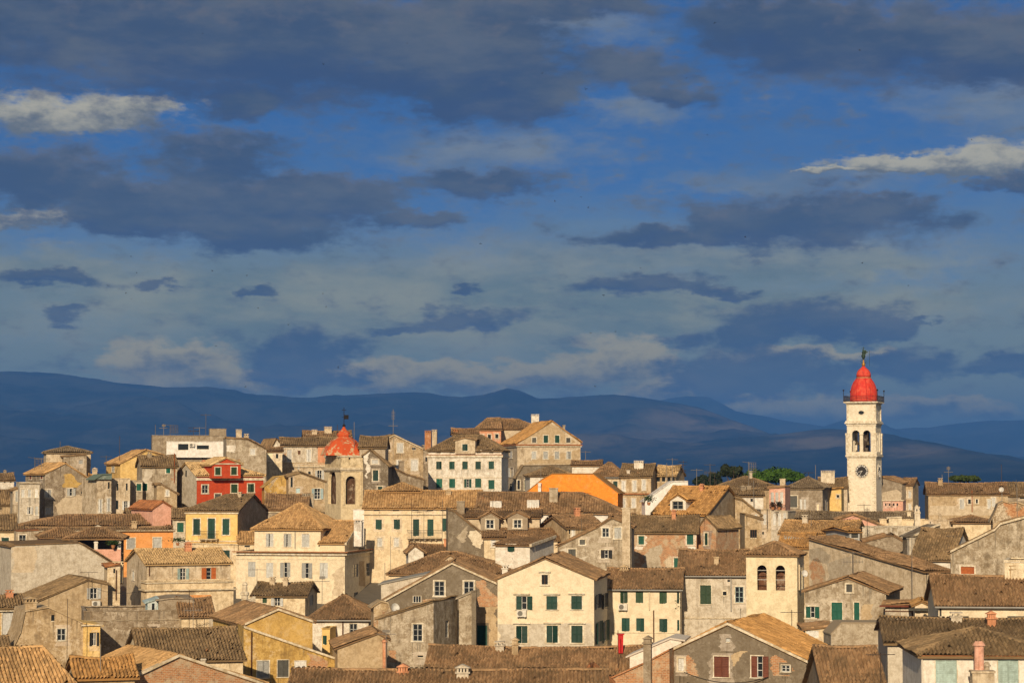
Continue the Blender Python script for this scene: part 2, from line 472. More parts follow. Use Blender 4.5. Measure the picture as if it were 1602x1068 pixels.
m, t, b = material('metal')
co, oi, tc = own_coords(t)
t.l.new(t.mix(t.noise(co, 3.0, 5), t.mix(1.0, oi.outputs['Color'], (0.6, 0.52, 0.44, 1), 'MULTIPLY'), oi.outputs['Color']), b.inputs['Base Color'])
b.inputs['Roughness'].default_value = 0.5
b.inputs['Metallic'].default_value = 0.35

m, t, b = material('leaf')
oi = t.node('ShaderNodeObjectInfo')
rn = t.node('ShaderNodeAttribute', attribute_type='GEOMETRY', attribute_name='rnd').outputs['Fac']
t.l.new(t.mix(rn, t.mix(1.0, oi.outputs['Color'], (0.5, 0.5, 0.5, 1), 'MULTIPLY'), t.mix(1.0, oi.outputs['Color'], (1.5, 1.4, 1.2, 1), 'MULTIPLY')), b.inputs['Base Color'])
b.inputs['Roughness'].default_value = 0.7
b.inputs['Transmission Weight'].default_value = 0.0

m, t, b = material('bark')
co, oi, tc = own_coords(t)
t.l.new(t.mix(t.noise(co, 3.0, 5), (0.05, 0.035, 0.024, 1), (0.14, 0.10, 0.07, 1)), b.inputs['Base Color'])

# ------------------------------------------------------------------ ground
def sstep(a, b_, x):
    t_ = np.clip((x - a) / (b_ - a), 0, 1)
    return t_ * t_ * (3 - 2 * t_)
def gz(x, y):
    x = np.asarray(x, float); y = np.asarray(y, float)
    z = 9.0 + 9.0 * sstep(240, 340, y) * sstep(40, -20, x) + 3.0 * sstep(250, 350, y)
    return z * (1 - sstep(440, 520, y)) - 3 * sstep(440, 520, y) + 0.3 * np.sin(x * 0.13) * np.cos(y * 0.11)
gx, gy = np.meshgrid(np.linspace(-500, 500, 101), np.linspace(-150, 540, 90))
ground = grid_obj('ground', gx, gy, gz(gx, gy), 'ground_earth')
ground['kind'] = 'structure'

# ------------------------------------------------------------------ palette (surface colours)
COL = dict(
    cream=(0.79, 0.69, 0.51), cream2=(0.77, 0.64, 0.44), white=(0.78, 0.74, 0.66), bwhite=(0.84, 0.82, 0.78), beige=(0.62, 0.52, 0.38), tan=(0.52, 0.40, 0.25),
    grey=(0.46, 0.395, 0.30), lgrey=(0.60, 0.545, 0.45), dgrey=(0.215, 0.178, 0.13), cement=(0.345, 0.285, 0.21), yellow=(0.80, 0.56, 0.22), ochre=(0.58, 0.39, 0.13),
    orange=(0.78, 0.36, 0.12), vorange=(0.90, 0.31, 0.045), red=(0.52, 0.075, 0.028), pink=(0.74, 0.42, 0.32), salmon=(0.66, 0.32, 0.18), brick=(0.48, 0.22, 0.10),
    green=(0.012, 0.055, 0.040), ogreen=(0.028, 0.065, 0.030), tgreen=(0.010, 0.11, 0.075), sgrey=(0.46, 0.47, 0.46), swhite=(0.66, 0.66, 0.64), lblue=(0.42, 0.56, 0.60), pblue=(0.36, 0.48, 0.46),
    brown=(0.13, 0.060, 0.030), obrown=(0.36, 0.10, 0.025), rbrown=(0.20, 0.062, 0.036), black=(0.015, 0.015, 0.015), dsh=(0.09, 0.09, 0.08),
    t_old=(0.33, 0.225, 0.128), t_olive=(0.31, 0.22, 0.124), t_brown=(0.37, 0.235, 0.128), t_tan=(0.56, 0.36, 0.17), t_orange=(0.52, 0.30, 0.115), t_red=(0.42, 0.18, 0.08), t_pale=(0.64, 0.46, 0.24), t_grey=(0.32, 0.25, 0.165), iron=(0.035, 0.03, 0.026), stone=(0.72, 0.64, 0.50), trim=(0.78, 0.72, 0.60), zinc=(0.40, 0.41, 0.40))
def colr(c):
    c = COL[c] if isinstance(c, str) else c
    return (c[0], c[1], c[2], 1.0)

# ------------------------------------------------------------------ small mesh kit
class MB:
    def __init__(self):
        self.v, self.f = [], []
    def box(self, x0, x1, y0, y1, z0, z1):
        i = len(self.v)
        self.v += [(x0, y0, z0), (x1, y0, z0), (x1, y1, z0), (x0, y1, z0), (x0, y0, z1), (x1, y0, z1), (x1, y1, z1), (x0, y1, z1)]
        self.f += [(i, i + 3, i + 2, i + 1), (i + 4, i + 5, i + 6, i + 7), (i, i + 1, i + 5, i + 4), (i + 1, i + 2, i + 6, i + 5), (i + 2, i + 3, i + 7, i + 6), (i + 3, i, i + 4, i + 7)]
        return self
    def quad(self, *p):
        i = len(self.v)
        self.v += [tuple(q) for q in p]
        self.f.append(tuple(range(i, i + len(p))))
        return self
    def tube(self, a, b_, r, r2=None, n=6, caps=True):
        a, b_ = Vector(a), Vector(b_)
        d = b_ - a
        if d.length < 1e-6:
            return self
        q = d.to_track_quat('Z', 'Y')
        r2 = r if r2 is None else r2
        i = len(self.v)
        for p, rr in ((a, r), (b_, r2)):
            for k in range(n):
                an = 2 * math.pi * k / n
                self.v.append(tuple(p + q @ Vector((rr * math.cos(an), rr * math.sin(an), 0))))
        for k in range(n):
            self.f.append((i + k, i + (k + 1) % n, i + n + (k + 1) % n, i + n + k))
        if caps:
            self.f.append(tuple(i + n - 1 - k for k in range(n)))
            self.f.append(tuple(i + n + k for k in range(n)))
        return self
    def lathe(self, prof, n=24, cx=0, cy=0, cz=0):
        """prof: [(radius, z)]"""
        i = len(self.v)
        for r, z in prof:
            for k in range(n):
                an = 2 * math.pi * (k + 0.5) / n
                self.v.append((cx + r * math.cos(an), cy + r * math.sin(an), cz + z))
        for j in range(len(prof) - 1):
            for k in range(n):
                self.f.append((i + j * n + k, i + j * n + (k + 1) % n, i + (j + 1) * n + (k + 1) % n, i + (j + 1) * n + k))
        self.f.append(tuple(i + n - 1 - k for k in range(n)))
        self.f.append(tuple(i + (len(prof) - 1) * n + k for k in range(n)))
        return self
    def mesh(self, name, mat, smooth=False):
        me = bpy.data.meshes.new(name)
        me.from_pydata(self.v, [], self.f)
        me.materials.append(MATS[mat])
        if smooth:
            me.polygons.foreach_set('use_smooth', [True] * len(me.polygons))
        return me

def link(name, me, parent=None, loc=(0, 0, 0), rz=0.0, color=None, mat=None, **props):
    o = bpy.data.objects.new(name, me)
    C.objects.link(o)
    if parent is not None:
        o.parent = parent
    if mat is not None:
        o.matrix_basis = mat
    else:
        o.location = loc
        o.rotation_euler = (0, 0, rz)
    if color is not None:
        o.color = colr(color)
    for k, v in props.items():
        o[k] = v
    return o

def tag(o, label, cat, group=None):
    o['label'] = label
    o['category'] = cat
    if group:
        o['group'] = group
    return o

def fast_mesh(name, V, F, mat, rnd=None, smooth=False):
    """V (n,3) and quads F (m,4) as arrays"""
    me = bpy.data.meshes.new(name)
    me.vertices.add(len(V)); me.vertices.foreach_set('co', np.asarray(V, np.float32).ravel())
    me.loops.add(F.size); me.loops.foreach_set('vertex_index', F.ravel().astype(np.int32))
    k = F.shape[1]
    me.polygons.add(len(F)); me.polygons.foreach_set('loop_start', np.arange(0, F.size, k, dtype=np.int32))
    me.update(calc_edges=True)
    if smooth:
        me.polygons.foreach_set('use_smooth', np.ones(len(F), bool))
    if rnd is not None:
        a = me.attributes.new('rnd', 'FLOAT', 'POINT')
        a.data.foreach_set('value', np.asarray(rnd, np.float32))
    me.materials.append(MATS[mat])
    return me

# ------------------------------------------------------------------ clay tiles
class Tiles:
    def __init__(self):
        self.V, self.F, self.r, self.n = [], [], [], 0
    def add(self, V, F, r):
        self.V.append(V); self.F.append(F + self.n); self.r.append(r); self.n += len(V)
    def plane(self, poly, pitch, row, fine=True, tint=None):
        poly = np.array(poly, float)
        nrm = np.cross(poly[1] - poly[0], poly[2] - poly[0])
        nrm /= np.linalg.norm(nrm)
        if nrm[2] < 0:
            nrm = -nrm
        sv = np.array([0, 0, 1.0]) - nrm[2] * nrm
        sv /= np.linalg.norm(sv)
        e = np.cross(sv, nrm)
        a, b_ = poly @ e, poly @ sv
        c0 = poly[0] @ nrm
        ncol = max(1, int(round((a.max() - a.min()) / pitch)))
        pw = (a.max() - a.min()) / ncol
        ctr = a.min() + (np.arange(ncol) + 0.5) * pw
        lo, hi = np.full(ncol, 1e9), np.full(ncol, -1e9)
        for i in range(len(poly)):
            j = (i + 1) % len(poly)
            a0, a1 = a[i], a[j]
            if abs(a1 - a0) < 1e-9:
                continue
            t_ = (ctr - a0) / (a1 - a0)
            ok = (t_ >= 0) & (t_ <= 1)
            bb = b_[i] + t_ * (b_[j] - b_[i])
            lo = np.where(ok, np.minimum(lo, bb), lo); hi = np.where(ok, np.maximum(hi, bb), hi)
        prof = np.array([(0.0, 0.0), (0.13, 0.05), (0.30, 0.80), (0.5, 1.0), (0.70, 0.80), (0.87, 0.05), (1.0, 0.0)]) if fine else np.array([(0.0, 0.0), (0.28, 1.0), (0.72, 1.0), (1.0, 0.0)])
        np_ = len(prof)
        base_off = rng.random() * row
        cols, b0s, b1s = [], [], []
        for c in range(ncol):
            if hi[c] - lo[c] < 0.05:
                continue
            bs = np.concatenate([[lo[c]], np.arange(lo[c] + row * rng.uniform(.55, 1.0), hi[c], row)])
            cols.append(np.full(len(bs), ctr[c])); b0s.append(bs); b1s.append(np.minimum(np.append(bs[1:] + row * .05, hi[c]), hi[c]))
        if not cols:
            return
        ac, b0, b1 = np.concatenate(cols), np.concatenate(b0s), np.concatenate(b1s)
        keep = rng.random(len(ac)) > 0.012
        ac, b0, b1 = ac[keep], b0[keep], b1[keep]
        n = len(ac)
        ac = ac + rng.normal(0, 0.013, n) + 0.016 * np.sin(b0 * 1.3 + ac * 3.1)
        lift = 0.02 + rng.random(n) * 0.022
        wav = 0.085 * np.sin(ac * 0.9 + rng.random() * 6) * np.sin(b0 * 0.7 + rng.random() * 6)
        V = np.zeros((n, 2, np_, 3))
        for k in range(2):
            bb = (b0 - 0.01) if k == 0 else b1
            up = lift + (0.022 if k == 0 else 0.0) + wav
            for p in range(np_):
                aa = ac + (prof[p, 0] - 0.5) * pw * 1.02
                hh = up + prof[p, 1] * (0.125 if fine else 0.15)
                V[:, k, p, :] = aa[:, None] * e + bb[:, None] * sv + (c0 + hh)[:, None] * nrm
        idx = np.arange(n)[:, None] * (2 * np_)
        F = np.stack([np.concatenate([idx + p, idx + p + 1, idx + np_ + p + 1, idx + np_ + p], 1) for p in range(np_ - 1)], 1).reshape(-1, 4)
        r = rng.random(n) * 0.94 + (rng.random(n) > 0.985) * 0.06 if tint is None else np.full(n, tint) + rng.normal(0, 0.1, n)
        self.add(V.reshape(-1, 3), F, np.repeat(np.clip(r, 0, 1), 2 * np_))
    def ridge(self, p, q, rad=0.15, step=0.42):
        p, q = np.array(p, float), np.array(q, float)
        d = q - p
        Ln = np.linalg.norm(d)
        if Ln < 0.3:
            return
        d /= Ln
        side = np.cross(d, [0, 0, 1.0]); side /= np.linalg.norm(side)
        up = np.cross(side, d)
        n = max(1, int(Ln / step))
        t0 = np.arange(n) * Ln / n
        t1 = t0 + Ln / n * 1.08
        prof = [(-1.0, -0.15), (-0.6, 0.62), (0, 0.95), (0.6, 0.62), (1.0, -0.15)]
        jit = rng.normal(0, 0.015, n)
        V = np.zeros((n, 2, 5, 3))
        for k in range(2):
            tt = t0 if k == 0 else t1
            rr = rad * (1.06 if k == 0 else 0.92)
            for i, (a_, h) in enumerate(prof):
                V[:, k, i, :] = p + tt[:, None] * d + (a_ * rr + jit)[:, None] * side + (h * rr + 0.04 + jit)[:, None] * up
        idx = np.arange(n)[:, None] * 10
        F = np.stack([np.concatenate([idx + i, idx + i + 1, idx + 5 + i + 1, idx + 5 + i], 1) for i in range(4)], 1).reshape(-1, 4)
        self.add(V.reshape(-1, 3), F, np.repeat(rng.random(n) * 0.5 + 0.4, 10))
    def build(self, color, age, parent, mat, sag=None):
        if not self.V:
            return
        if sag:
            A_, wd, z0_, z1_ = sag
            for V in self.V:
                t_ = np.clip(V[:, 0] / wd, 0, 1)
                V[:, 2] -= A_ * 4 * t_ * (1 - t_) * np.clip((V[:, 2] - z0_) / max(z1_ - z0_, .1), 0, 1.1)
        me = fast_mesh('roof_tiles', np.concatenate(self.V), np.concatenate(self.F), 'roof_tile', np.concatenate(self.r))
        return link('roof_tiles', me, parent, color=color, age=age, kind='stuff', mat=mat)

# ------------------------------------------------------------------ windows
_cache = {}
def cached(key, fn):
    if key not in _cache:
        _cache[key] = fn()
    return _cache[key]
q5 = lambda v: max(0.1, round(v * 20) / 20)

def m_surround(w_, h, th, lintel):
    def mk():
        b_ = MB()
        x, z = w_ / 2, h / 2
        b_.box(-x - th, -x, -0.035, 0.10, -z, z).box(x, x + th, -0.035, 0.10, -z, z)
        b_.box(-x - th, x + th, -0.035, 0.10, z, z + th).box(-x - th - 0.05, x + th + 0.05, -0.10, 0.10, -z - th * 0.9, -z)
        if lintel:
            b_.box(-x - 0.28, x + 0.28, -0.20, 0.05, z + th + 0.06, z + th + 0.16)
        return b_.mesh('window', 'stone_trim')
    return cached(('s', w_, h, th, lintel), mk)
def m_bare(w_, h):
    def mk():
        b_ = MB()
        b_.box(-w_ / 2, w_ / 2, 0.02, 0.12, -h / 2, -h / 2 + 0.06)
        return b_.mesh('window', 'stone_trim')
    return cached(('b', w_, h), mk)
def m_leaf(w_, h, solid):
    def mk():
        b_ = MB()
        f = min(0.07, w_ * 0.2)
        x, z = w_ / 2, h / 2
        b_.box(-x, -x + f, -0.025, 0.02, -z, z).box(x - f, x, -0.025, 0.02, -z, z)
        b_.box(-x + f, x - f, -0.025, 0.02, z - f, z).box(-x + f, x - f, -0.025, 0.02, -z, -z + f).box(-x + f, x - f, -0.025, 0.02, -0.04, 0.04)
        if solid:
            b_.box(-x + f, x - f, -0.005, 0.01, -z + f, z - f)
        else:
            n = max(3, int((h - 2 * f) / 0.11))
            st_ = (h - 2 * f) / n
            for i in range(n):
                zz = -z + f + i * st_
                j = len(b_.v)
                b_.v += [(-x + f, -0.022, zz), (x - f, -0.022, zz), (x - f, 0.016, zz + st_ * 1.05), (-x + f, 0.016, zz + st_ * 1.05)]
                b_.f.append((j, j + 1, j + 2, j + 3))
        return b_.mesh('shutter', 'paint')
    return cached(('l', w_, h, solid), mk)
def m_pane(w_, h):
    return cached(('p', w_, h), lambda: MB().box(-w_ / 2, w_ / 2, 0, 0.02, -h / 2, h / 2).mesh('pane', 'glass'))
def m_sash(w_, h):
    def mk():
        b_ = MB()
        x, z, f = w_ / 2, h / 2, 0.055
        b_.box(-x, -x + f, -0.03, 0.015, -z, z).box(x - f, x, -0.03, 0.015, -z, z).box(-f * .7, f * .7, -0.03, 0.015, -z + f, z - f)
        b_.box(-x + f, x - f, -0.03, 0.015, z - f, z).box(-x + f, x - f, -0.03, 0.015, -z, -z + f)
        for k in range(1, 3 if h > 1.2 else 2):
            zz = -z + k * h / (3 if h > 1.2 else 2)
            b_.box(-x + f, -f * .7, -0.02, 0.01, zz - .02, zz + .02).box(f * .7, x - f, -0.02, 0.01, zz - .02, zz + .02)
        return b_.mesh('sash', 'paint')
    return cached(('sa', w_, h), mk)
def m_bars(w_, h):
    def mk():
        b_ = MB()
        n = max(2, int(w_ / 0.22))
        for i in range(n + 1):
            x = -w_ / 2 + i * w_ / n
            b_.box(x - .03, x + .03, -0.04, 0.0, -h / 2, h / 2)
        return b_.mesh('grille', 'paint')
    return cached(('ba', w_, h), mk)

KEYC = dict(g='green', o='ogreen', t='tgreen', w='sgrey', W='swhite', b='brown', r='obrown', R='rbrown', l='lblue', p='pblue', k='black', d='dsh', c='cream', y='lgrey', z='zinc')
SIDE_ROT = {'F': 0.0, 'R': math.pi / 2, 'L': -math.pi / 2}

def make_window(parent, frame, face, s, z, w_, h, code, opt):
    """a window in the face of a frame; s, z = centre in the face's own metres"""
    w_, h = q5(w_), q5(h)
    rot = SIDE_ROT[face]
    if face == 'F':
        loc = (s, 0, z)
    elif face == 'R':
        loc = (frame.w, s, z)
    else:
        loc = (0, frame.L - s, z)
    M = frame.rel @ Matrix.Translation(loc) @ Matrix.Rotation(rot, 4, 'Z')
    sur = opt.get('s', 1)
    th = opt.get('th', 0.13)
    me = m_surround(w_, h, th, opt.get('lin', 0)) if sur else m_bare(w_, h)
    win = link('window', me, parent, color=opt.get('sc', 'trim'), mat=M)
    st_, cc = code[0], KEYC[code[1]] if len(code) > 1 else 'swhite'
    jt = random.uniform(.75, 1.3)
    cc = tuple(min(.9, v * jt) for v in COL[cc])
    if st_ in 'COHJ':
        solid = opt.get('solid', 0)
        lw = q5(w_ / 2) if not opt.get('one') else w_
        leaf = m_leaf(w_ / 2 - 0.004, h - 0.01, solid)
        ajar = False
        for sd in (-1, 1):
            closed = st_ == 'C' or (st_ == 'H' and sd == -1) or (st_ == 'J' and sd == 1)
            if closed:
                aj = R(random.uniform(0, 4)) if random.random() < .8 else R(random.uniform(8, 38))
                sh = link('shutter', leaf, win, (sd * (w_ / 2 - math.cos(aj) * w_ / 4), 0.05 - math.sin(aj) * w_ / 4, 0), sd * aj, color=cc)
                ajar = ajar or aj > R(5)
            else:
                sh = link('shutter', leaf, win, (sd * (w_ / 2 + w_ / 4 + 0.02), -0.075, 0), sd * -R(random.uniform(2, 14)), color=cc)
        if st_ != 'C' or ajar:
            link('pane', m_pane(w_, h), win, (0, 0.16, 0))
            link('sash', m_sash(w_, h), win, (0, 0.15, 0), color='swhite')
    elif st_ == 'P':
        link('pane', m_pane(w_, h), win, (0, 0.10, 0))
        link('sash', m_sash(w_, h), win, (0, 0.09, 0), color=cc)
    elif st_ == 'K':
        link('pane', m_pane(w_, h), win, (0, 0.16, 0))
    elif st_ == 'B':
        link('panel', m_leaf(w_, h, 1), win, (0, 0.08, 0), color=cc)
    elif st_ == 'V':
        link('pane', m_pane(w_, h), win, (0, 0.14, 0))
        link('grille', m_bars(w_, h), win, (0, 0.06, 0), color=cc)
    return win

# ------------------------------------------------------------------ houses
CROP = [0.0, 0.0, 1.0]
CROPS = dict(A=(0, 660, 5.34), B=(220, 640, 5.34), C=(420, 640, 5.34), D=(640, 640, 5.34), E=(820, 700, 5.34), F=(1000, 700, 5.34), G=(1200, 680, 3.985), T=(1270, 530, 3.561),
             I=(0, 790, 5.34), J=(0, 900, 6.356), K=(180, 820, 6.284), L=(200, 920, 5.721), M=(360, 780, 6.284), N=(380, 900, 6.1615), O=(560, 770, 6.284), Q=(580, 880, 6.284),
             R=(760, 850, 6.284), S=(780, 760, 6.408), U=(930, 860, 6.284), V=(1120, 830, 6.284), W=(1200, 780, 6.284), X=(1380, 760, 6.676), Y=(1330, 890, 5.89), Z=(920, 930, 3.7256), T0=(0, 0, 1.0))
def view(c):
    """readings below are taken from an enlarged detail of the photograph: its corner and scale"""
    CROP[:] = CROPS[c]
def XX(x): return CROP[0] + x / CROP[2]
def YY(y): return CROP[1] + y / CROP[2]

class Frame:
    pass

def solve_yaw(xl, xr, Y, side, px, Lw):
    """yaw (degrees) at which a side wall Lw metres long ends at picture column px"""
    def far(yw):
        f = make_frame(xl, xr, Y, yw, Lw)
        p = f.O + f.b * f.L + (f.u * f.w if side == 'R' else Vector((0, 0, 0)))
        x, y, _ = ray(XX(px), HORIZON)
        return p.x / p.y - x / y
    lo, hi = -60.0, 60.0
    for _ in range(40):
        m_ = (lo + hi) / 2
        if far(m_) > 0:
            lo = m_
        else:
            hi = m_
    return (lo + hi) / 2

def make_frame(xl, xr, Y, yaw, L):
    if isinstance(L, tuple) and len(L) > 2:
        yaw = solve_yaw(xl, xr, Y, L[0], L[1], L[2])
        L = L[2]
    f = Frame()
    f.deg = yaw
    f.yaw = R(yaw)
    f.u = Vector((math.cos(f.yaw), math.sin(f.yaw), 0))
    f.b = Vector((-math.sin(f.yaw), math.cos(f.yaw), 0))
    o = P(XX(xl), HORIZON, Y)
    f.O = Vector((o.x, o.y, 0))
    def along(px, org, d):
        x, y, _ = ray(px, HORIZON)
        k = x / y
        # org + t d, with X = k Y
        return (k * org.y - org.x) / (d.x - k * d.y)
    f.w = along(XX(xr), f.O, f.u)
    if isinstance(L, tuple):
        org = f.O + f.u * f.w if L[0] == 'R' else f.O
        f.L = along(XX(L[1]), org, f.b)
    else:
        f.L = L
    return f

def face_pt(f, face, px, py):
    """pixel -> (s, world z) on a face of the frame"""
    if face == 'F':
        org, d = f.O, f.u
    elif face == 'R':
        org, d = f.O + f.u * f.w, f.b
    else:
        org, d = f.O + f.b * f.L, -f.b
    x, y, z = ray(XX(px), YY(py))
    k = x / y
    s_ = (k * org.y - org.x) / (d.x - k * d.y)
    Yh = org.y + d.y * s_
    return s_, CAMZ + z / y * Yh, Yh

def z_at(px, py, f, dy):
    """world height of a pixel seen on the vertical plane dy metres behind the front"""
    org = f.O + f.b * dy
    x, y, z = ray(XX(px), YY(py))
    k = x / y
    s_ = (k * org.y - org.x) / (f.u.x - k * f.u.y)
    return CAMZ + z / y * (org.y + f.u.y * s_)

def strip_face(mb, top, holes, z0, put, depth=0.2):
    """wall face with openings. top: [(s, z)] profile; holes: [(s0, s1, zb, zt)]; put(s, depth, z) -> point"""
    ss = sorted(set([round(p[0], 4) for p in top] + [round(v, 4) for h in holes for v in h[:2]]))
    lo, hi = top[0][0], top[-1][0]
    ss = [v for v in ss if lo - 1e-4 <= v <= hi + 1e-4]
    tz = lambda v: float(np.interp(v, [p[0] for p in top], [p[1] for p in top]))
    for a, b_ in zip(ss[:-1], ss[1:]):
        if b_ - a < 1e-3:
            continue
        mids = (a + b_) / 2
        cur = z0
        for h in sorted([h for h in holes if h[0] - 1e-3 < mids < h[1] + 1e-3], key=lambda h: h[2]):
            if h[2] > cur + 1e-4:
                mb.quad(put(a, 0, cur), put(b_, 0, cur), put(b_, 0, h[2]), put(a, 0, h[2]))
            cur = max(cur, h[3])
        if min(tz(a), tz(b_)) > cur - 0.01:
            mb.quad(put(a, 0, cur), put(b_, 0, cur), put(b_, 0, tz(b_)), put(a, 0, tz(a)))
    for s0, s1, zb, zt in holes:
        d = depth
        mb.quad(put(s0, 0, zb), put(s1, 0, zb), put(s1, d, zb), put(s0, d, zb))
        mb.quad(put(s0, 0, zt), put(s0, d, zt), put(s1, d, zt), put(s1, 0, zt))
        mb.quad(put(s0, 0, zb), put(s0, d, zb), put(s0, d, zt), put(s0, 0, zt))
        mb.quad(put(s1, 0, zb), put(s1, 0, zt), put(s1, d, zt), put(s1, d, zb))
        mb.quad(put(s0, d, zb), put(s1, d, zb), put(s1, d, zt), put(s0, d, zt))

def slab(mb, poly, th):
    p = [Vector(q) for q in poly]
    n = len(p)
    i = len(mb.v)
    mb.v += [tuple(q) for q in p] + [(q.x, q.y, q.z - th) for q in p]
    mb.f.append(tuple(range(i, i + n)))
    mb.f.append(tuple(i + n + k for k in reversed(range(n))))
    for k in range(n):
        mb.f.append((i + k, i + n + k, i + n + (k + 1) % n, i + (k + 1) % n))

FRAME_OF, FR = {}, {}
def H(label, Y, yaw, x, roof, L=8, wall='cream', rc='t_old', feats=(), stain=0.5, peel=0.15, age=0.8, to=None, base=None, ov=0.28, cat='house', name='house', group=None, tiled=True, wmat='plaster', verge=None, gutter=False, on=None):
    if not isinstance(yaw, (int, float)):
        yaw = FR[yaw.name].deg
    else:                                   # yaw is read against the line of sight to the house
        yaw = yaw - math.degrees(math.atan((XX((x[0] + x[1]) / 2) - W0 / 2) / FPX))
    if on is not None:                      # a dormer: its foot stands on the front slope of that roof
        pt, nr = FR[on.name].slope
        rd = Vector(ray(XX((x[0] + x[1]) / 2), YY(base)))
        o_ = Vector((0, 0, CAMZ))
        hit = o_ + rd * ((pt - o_).dot(nr) / rd.dot(nr))
        Y = hit.y - 0.15
    f = make_frame(x[0], x[1], Y, yaw, L)
    w_, Ln = f.w, f.L
    if base is not None:
        zb = face_pt(f, 'F', (x[0] + x[1]) / 2, base)[1] - (0.6 if on is not None else 0)
    else:
        pts = [f.O, f.O + f.u * w_, f.O + f.b * Ln, f.O + f.u * w_ + f.b * Ln]
        zb = min(float(gz(p.x, p.y)) for p in pts) - 0.3
    f.zb = zb
    Mw = Matrix.Translation((f.O.x, f.O.y, zb)) @ Matrix.Rotation(f.yaw, 4, 'Z')
    if to is None:
        thing = bpy.data.objects.new(name, None)
        C.objects.link(thing)
        thing.matrix_world = Mw
        FRAME_OF[thing.name] = Mw
        thing.empty_display_size = 1.0
        tag(thing, label, cat, group or ('old town houses' if cat == 'house' else None))
        FR[thing.name] = f
        f.rel = Matrix.Identity(4)
        pre = ''
    else:
        thing = to
        f.rel = FRAME_OF[thing.name].inverted() @ Mw
        pre = (name + '_') if name != 'house' else ''
    kind = roof[0]
    mid = (x[0] + x[1]) / 2
    # ---- outline of the walls
    if kind in 'EH':
        fr = roof[3] if (kind == 'E' and len(roof) > 3) else 0.5
        ze = face_pt(f, 'F', mid, roof[1])[1] - zb
        zr = z_at(mid, roof[2], f, Ln * fr) - zb
        zr = max(zr, ze + 0.15)
        topF = [(0, ze), (w_, ze)]
        if kind == 'E':
            topR = [(0, ze), (Ln, zr)] if fr >= 0.99 else [(0, ze), (Ln * fr, zr), (Ln, ze)]
        else:
            topR = [(0, ze), (Ln, ze)]
            hl, hr = roof[3], roof[4]
            hl, hr = min(hl, w_ / 2), min(hr, w_ / 2)
            if hl == 0 or hr == 0:
                pass
        topL = [(Ln - s_, z) for s_, z in reversed(topR)]
        if kind == 'H' and hl == 0:
            topL = [(0, ze), (Ln / 2, zr), (Ln, ze)]
        if kind == 'H' and hr == 0:
            topR = [(0, ze), (Ln / 2, zr), (Ln, ze)]
        zback = zr if (kind == 'E' and fr >= 0.99) else ze
        topB = [(0, zback), (w_, zback)]
    elif kind == 'P':
        topF = []
        for px, py in roof[1]:
            s_, z, _ = face_pt(f, 'F', px, py)
            topF.append((min(max(s_, 0), w_), z - zb))
        topF[0] = (0, topF[0][1]); topF[-1] = (w_, topF[-1][1])
        topL = [(0, topF[0][1]), (Ln, topF[0][1])]
        topR = [(0, topF[-1][1]), (Ln, topF[-1][1])]
        topB = topF
    else:
        zt = face_pt(f, 'F', mid, roof[1])[1] - zb
        topF, topL, topR, topB = [(0, zt), (w_, zt)], [(0, zt), (Ln, zt)], [(0, zt), (Ln, zt)], [(0, zt), (w_, zt)]
    # ---- windows
    wins = []
    holes = dict(F=[], R=[], L=[])
    for ft in feats:
        if ft[0] == 'w':
            _, face, code, pts, ww, hh = ft[:6]
            opt = ft[6] if len(ft) > 6 else {}
            for (cx, cy) in (pts if isinstance(pts, list) else [pts]):
                s0, z0, Yh = face_pt(f, face, cx - ww / 2, cy)
                s1 = face_pt(f, face, cx + ww / 2, cy)[0]
                s_, z, Yh = face_pt(f, face, cx, cy)
                wm, hm = abs(s1 - s0), hh / CROP[2] * Yh / FPX
                tot = w_ if face == 'F' else Ln
                wm = min(wm, 2.6)
                if s_ - wm / 2 < 0.05 or s_ + wm / 2 > tot - 0.05:
                    s_ = min(max(s_, wm / 2 + 0.08), tot - wm / 2 - 0.08)
                zz = z - zb
                tp = dict(F=topF, R=topR, L=topL)[face]
                tzz = min(np.interp(s_ - wm / 2, *zip(*tp)), np.interp(s_ + wm / 2, *zip(*tp)))
                if zz + hm / 2 > tzz - 0.1:
                    top_ = tzz - 0.1
                    bot = zz - hm / 2
                    if top_ - bot < 0.25:
                        continue
                    zz, hm = (top_ + bot) / 2, top_ - bot
                wq, hq = q5(wm), q5(hm)
                holes[face].append((s_ - wq / 2, s_ + wq / 2, zz - hq / 2, zz + hq / 2))
                wins.append((face, s_, zz, wm, hm, code, opt))
    mb = MB()
    strip_face(mb, topF, holes['F'], 0, lambda s_, d, z: (s_, d, z))
    strip_face(mb, topR, holes['R'], 0, lambda s_, d, z: (w_ - d, s_, z))
    strip_face(mb, topL, holes['L'], 0, lambda s_, d, z: (d, Ln - s_, z))
    strip_face(mb, topB, [], 0, lambda s_, d, z: (s_, Ln - d, z))
    wo = link(pre + 'wall', mb.mesh('wall', wmat), thing, color=wall, stain=stain, peel=peel, mat=f.rel)
    for (face, s_, zz, wm, hm, code, opt) in wins:
        make_window(thing, f, face, s_, zz, wm, hm, code, opt)
    PUT = {'F': lambda s_, d, z: (s_, d, z), 'R': lambda s_, d, z: (w_ - d, s_, z), 'L': lambda s_, d, z: (d, Ln - s_, z)}
    wr = random.Random(int(Y * 10 + x[0]))
    wcol = COL[wall] if isinstance(wall, str) else wall
